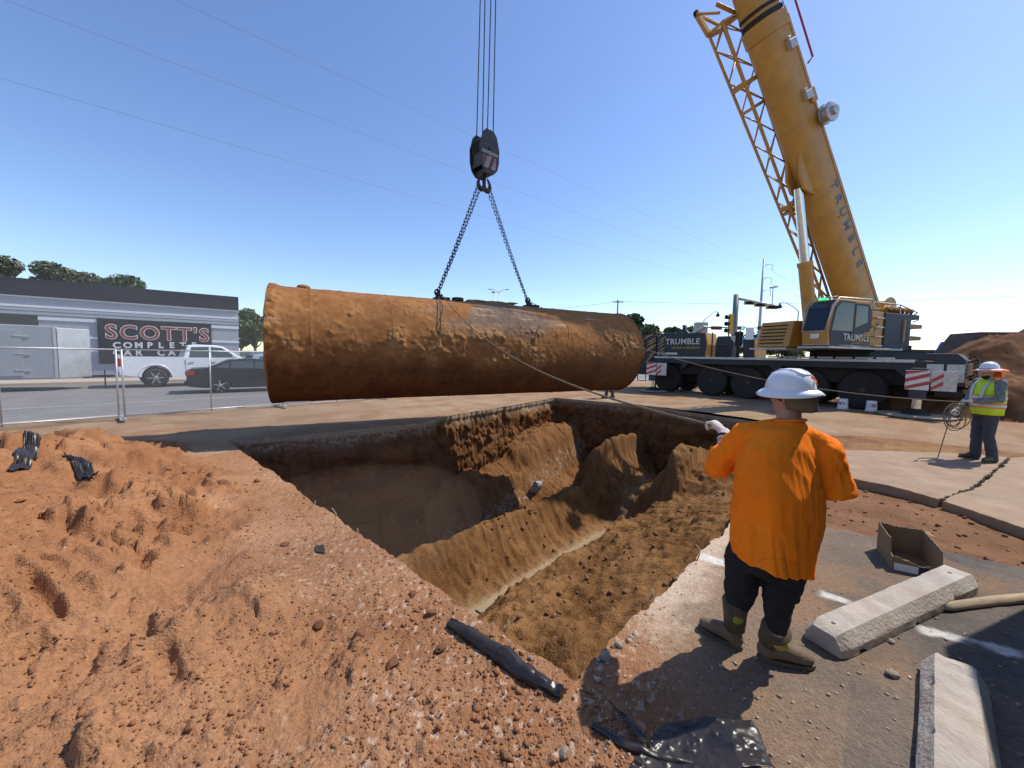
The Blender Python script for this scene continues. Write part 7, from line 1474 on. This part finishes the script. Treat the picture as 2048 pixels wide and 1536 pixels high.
p = dp(2040, 664, 27); Mb = frame(Vector((.97, -.24, 0)).normalized(), Vector((.24, .97, 0)).normalized(), ZZ, (p.x, p.y, 0)); t = thing('dump_trailer', 'rusty brown steel dump trailer behind the spoil heap on the right', 'trailer', M=Mb); zt_ = p.z
b = MB(); b.prism([(-3.2, zt_-1.75), (-2.2, zt_), (8, zt_), (8, zt_-1.75)], 0, 2.5); b.build('bin', 'bin_brown', t, bev=.04)
b = MB(); b.box(-3.2, 8, .1, 2.4, .9, zt_-1.78); b.build('frame', 'timber', t)
for q in range(6): b = MB(); b.box(-1.8+q*1.6, -1.65+q*1.6, -.07, 0, zt_-1.7, zt_-.05); b.build('rib', 'bin_brown', t)
for q in (1, 2.3, 5.5, 6.8): wheel(t, (q, .25, .5), .5, .3, (0, -1, 0), tread=False)
p = dp(1905, 690, 31); t = thing('blue_truck', 'blue truck cab mostly hidden left of the brown dump trailer', 'truck', M=frame(Vector((.9, -.43, 0)), Vector((.43, .9, 0)), ZZ, (p.x, p.y, 0))); b = MB(); b.prism([(-1.2, .8), (-1.2, 1.6), (-.3, 2.3), (.2, p.z+.35), (1.6, p.z+.45), (1.6, .8)], 0, 2.3); b.build('cab', 'tarp_blue', t, bev=.08); b = MB(); b.prism([(-.25, 2.2), (.22, p.z+.2), (.35, p.z+.2), (.35, 2.2)], -.01, 0); b.build('window', 'car_glass', t)
for q in (-.6, 1.2): wheel(t, (q, .15, .5), .5, .3, (0, -1, 0), tread=False)
p = dp(1838, 703, 40); t = thing('flat_shed', 'low dark shed far off right of the crane tail', 'building', (p.x, p.y, 0)); b = MB(); b.box(-2.6, 2.6, 0, 4, 0, p.z); b.build('wall', 'band_dark', t, bev=.03); b = MB(); b.box(-2.8, 2.8, -.2, 4.2, p.z, p.z+.2); b.build('roof', 'bin_brown', t)
# dark hose along the foot of the heap
b = MB(); q0_ = gp(1995, 818, .1); b.tube([Vector((0, 0, .06)), Vector((1.0, -.1, .12)), Vector((2.2, .2, .30)), Vector((3.6, .1, .22))], .05, 8); o = b.build('black_hose', 'under_black', smooth=True); o.location = q0_; tag(o, 'thick black hose at the foot of the spoil heap on the right', 'hose')
# ================================================================== dust hanging over the site
def dust(name, c, r_, rot, dens, colr=(.80, .70, .60)):
    m = bpy.data.materials.new(name); m.use_nodes = True; t = m.node_tree; t.nodes.clear(); o_ = t.nodes.new('ShaderNodeOutputMaterial'); v = t.nodes.new('ShaderNodeVolumePrincipled')
    v.inputs['Color'].default_value = (*colr, 1); v.inputs['Density'].default_value = dens; v.inputs['Anisotropy'].default_value = .2; t.links.new(v.outputs[0], o_.inputs['Volume'])
    b = MB(); b.ball((0, 0, 0), r_, 40, 24); me = b.mesh(name, True); V = co_np(me); n_ = fbm(V[:, 0]*.9, V[:, 1]*.9, V[:, 2]*.9, 3, 700); set_co(me, V*(1+.28*n_)[:, None]); o = add_obj(name, me, m); o.location = c; o.rotation_euler = (0, 0, rot); return tag(o, kind='stuff')
dust('dust_cloud', (-7.6, 8.6, 1.9), (4.2, 2.2, 1.8), .75, .035)
dust('dust_cloud', (-4.9, 9.3, -.6), (2.4, 2.0, 2.0), .75, .04)
dust('dust_cloud', (-1.35, 3.2, .25), (1.2, .8, .55), .8, .09, (.75, .5, .34))
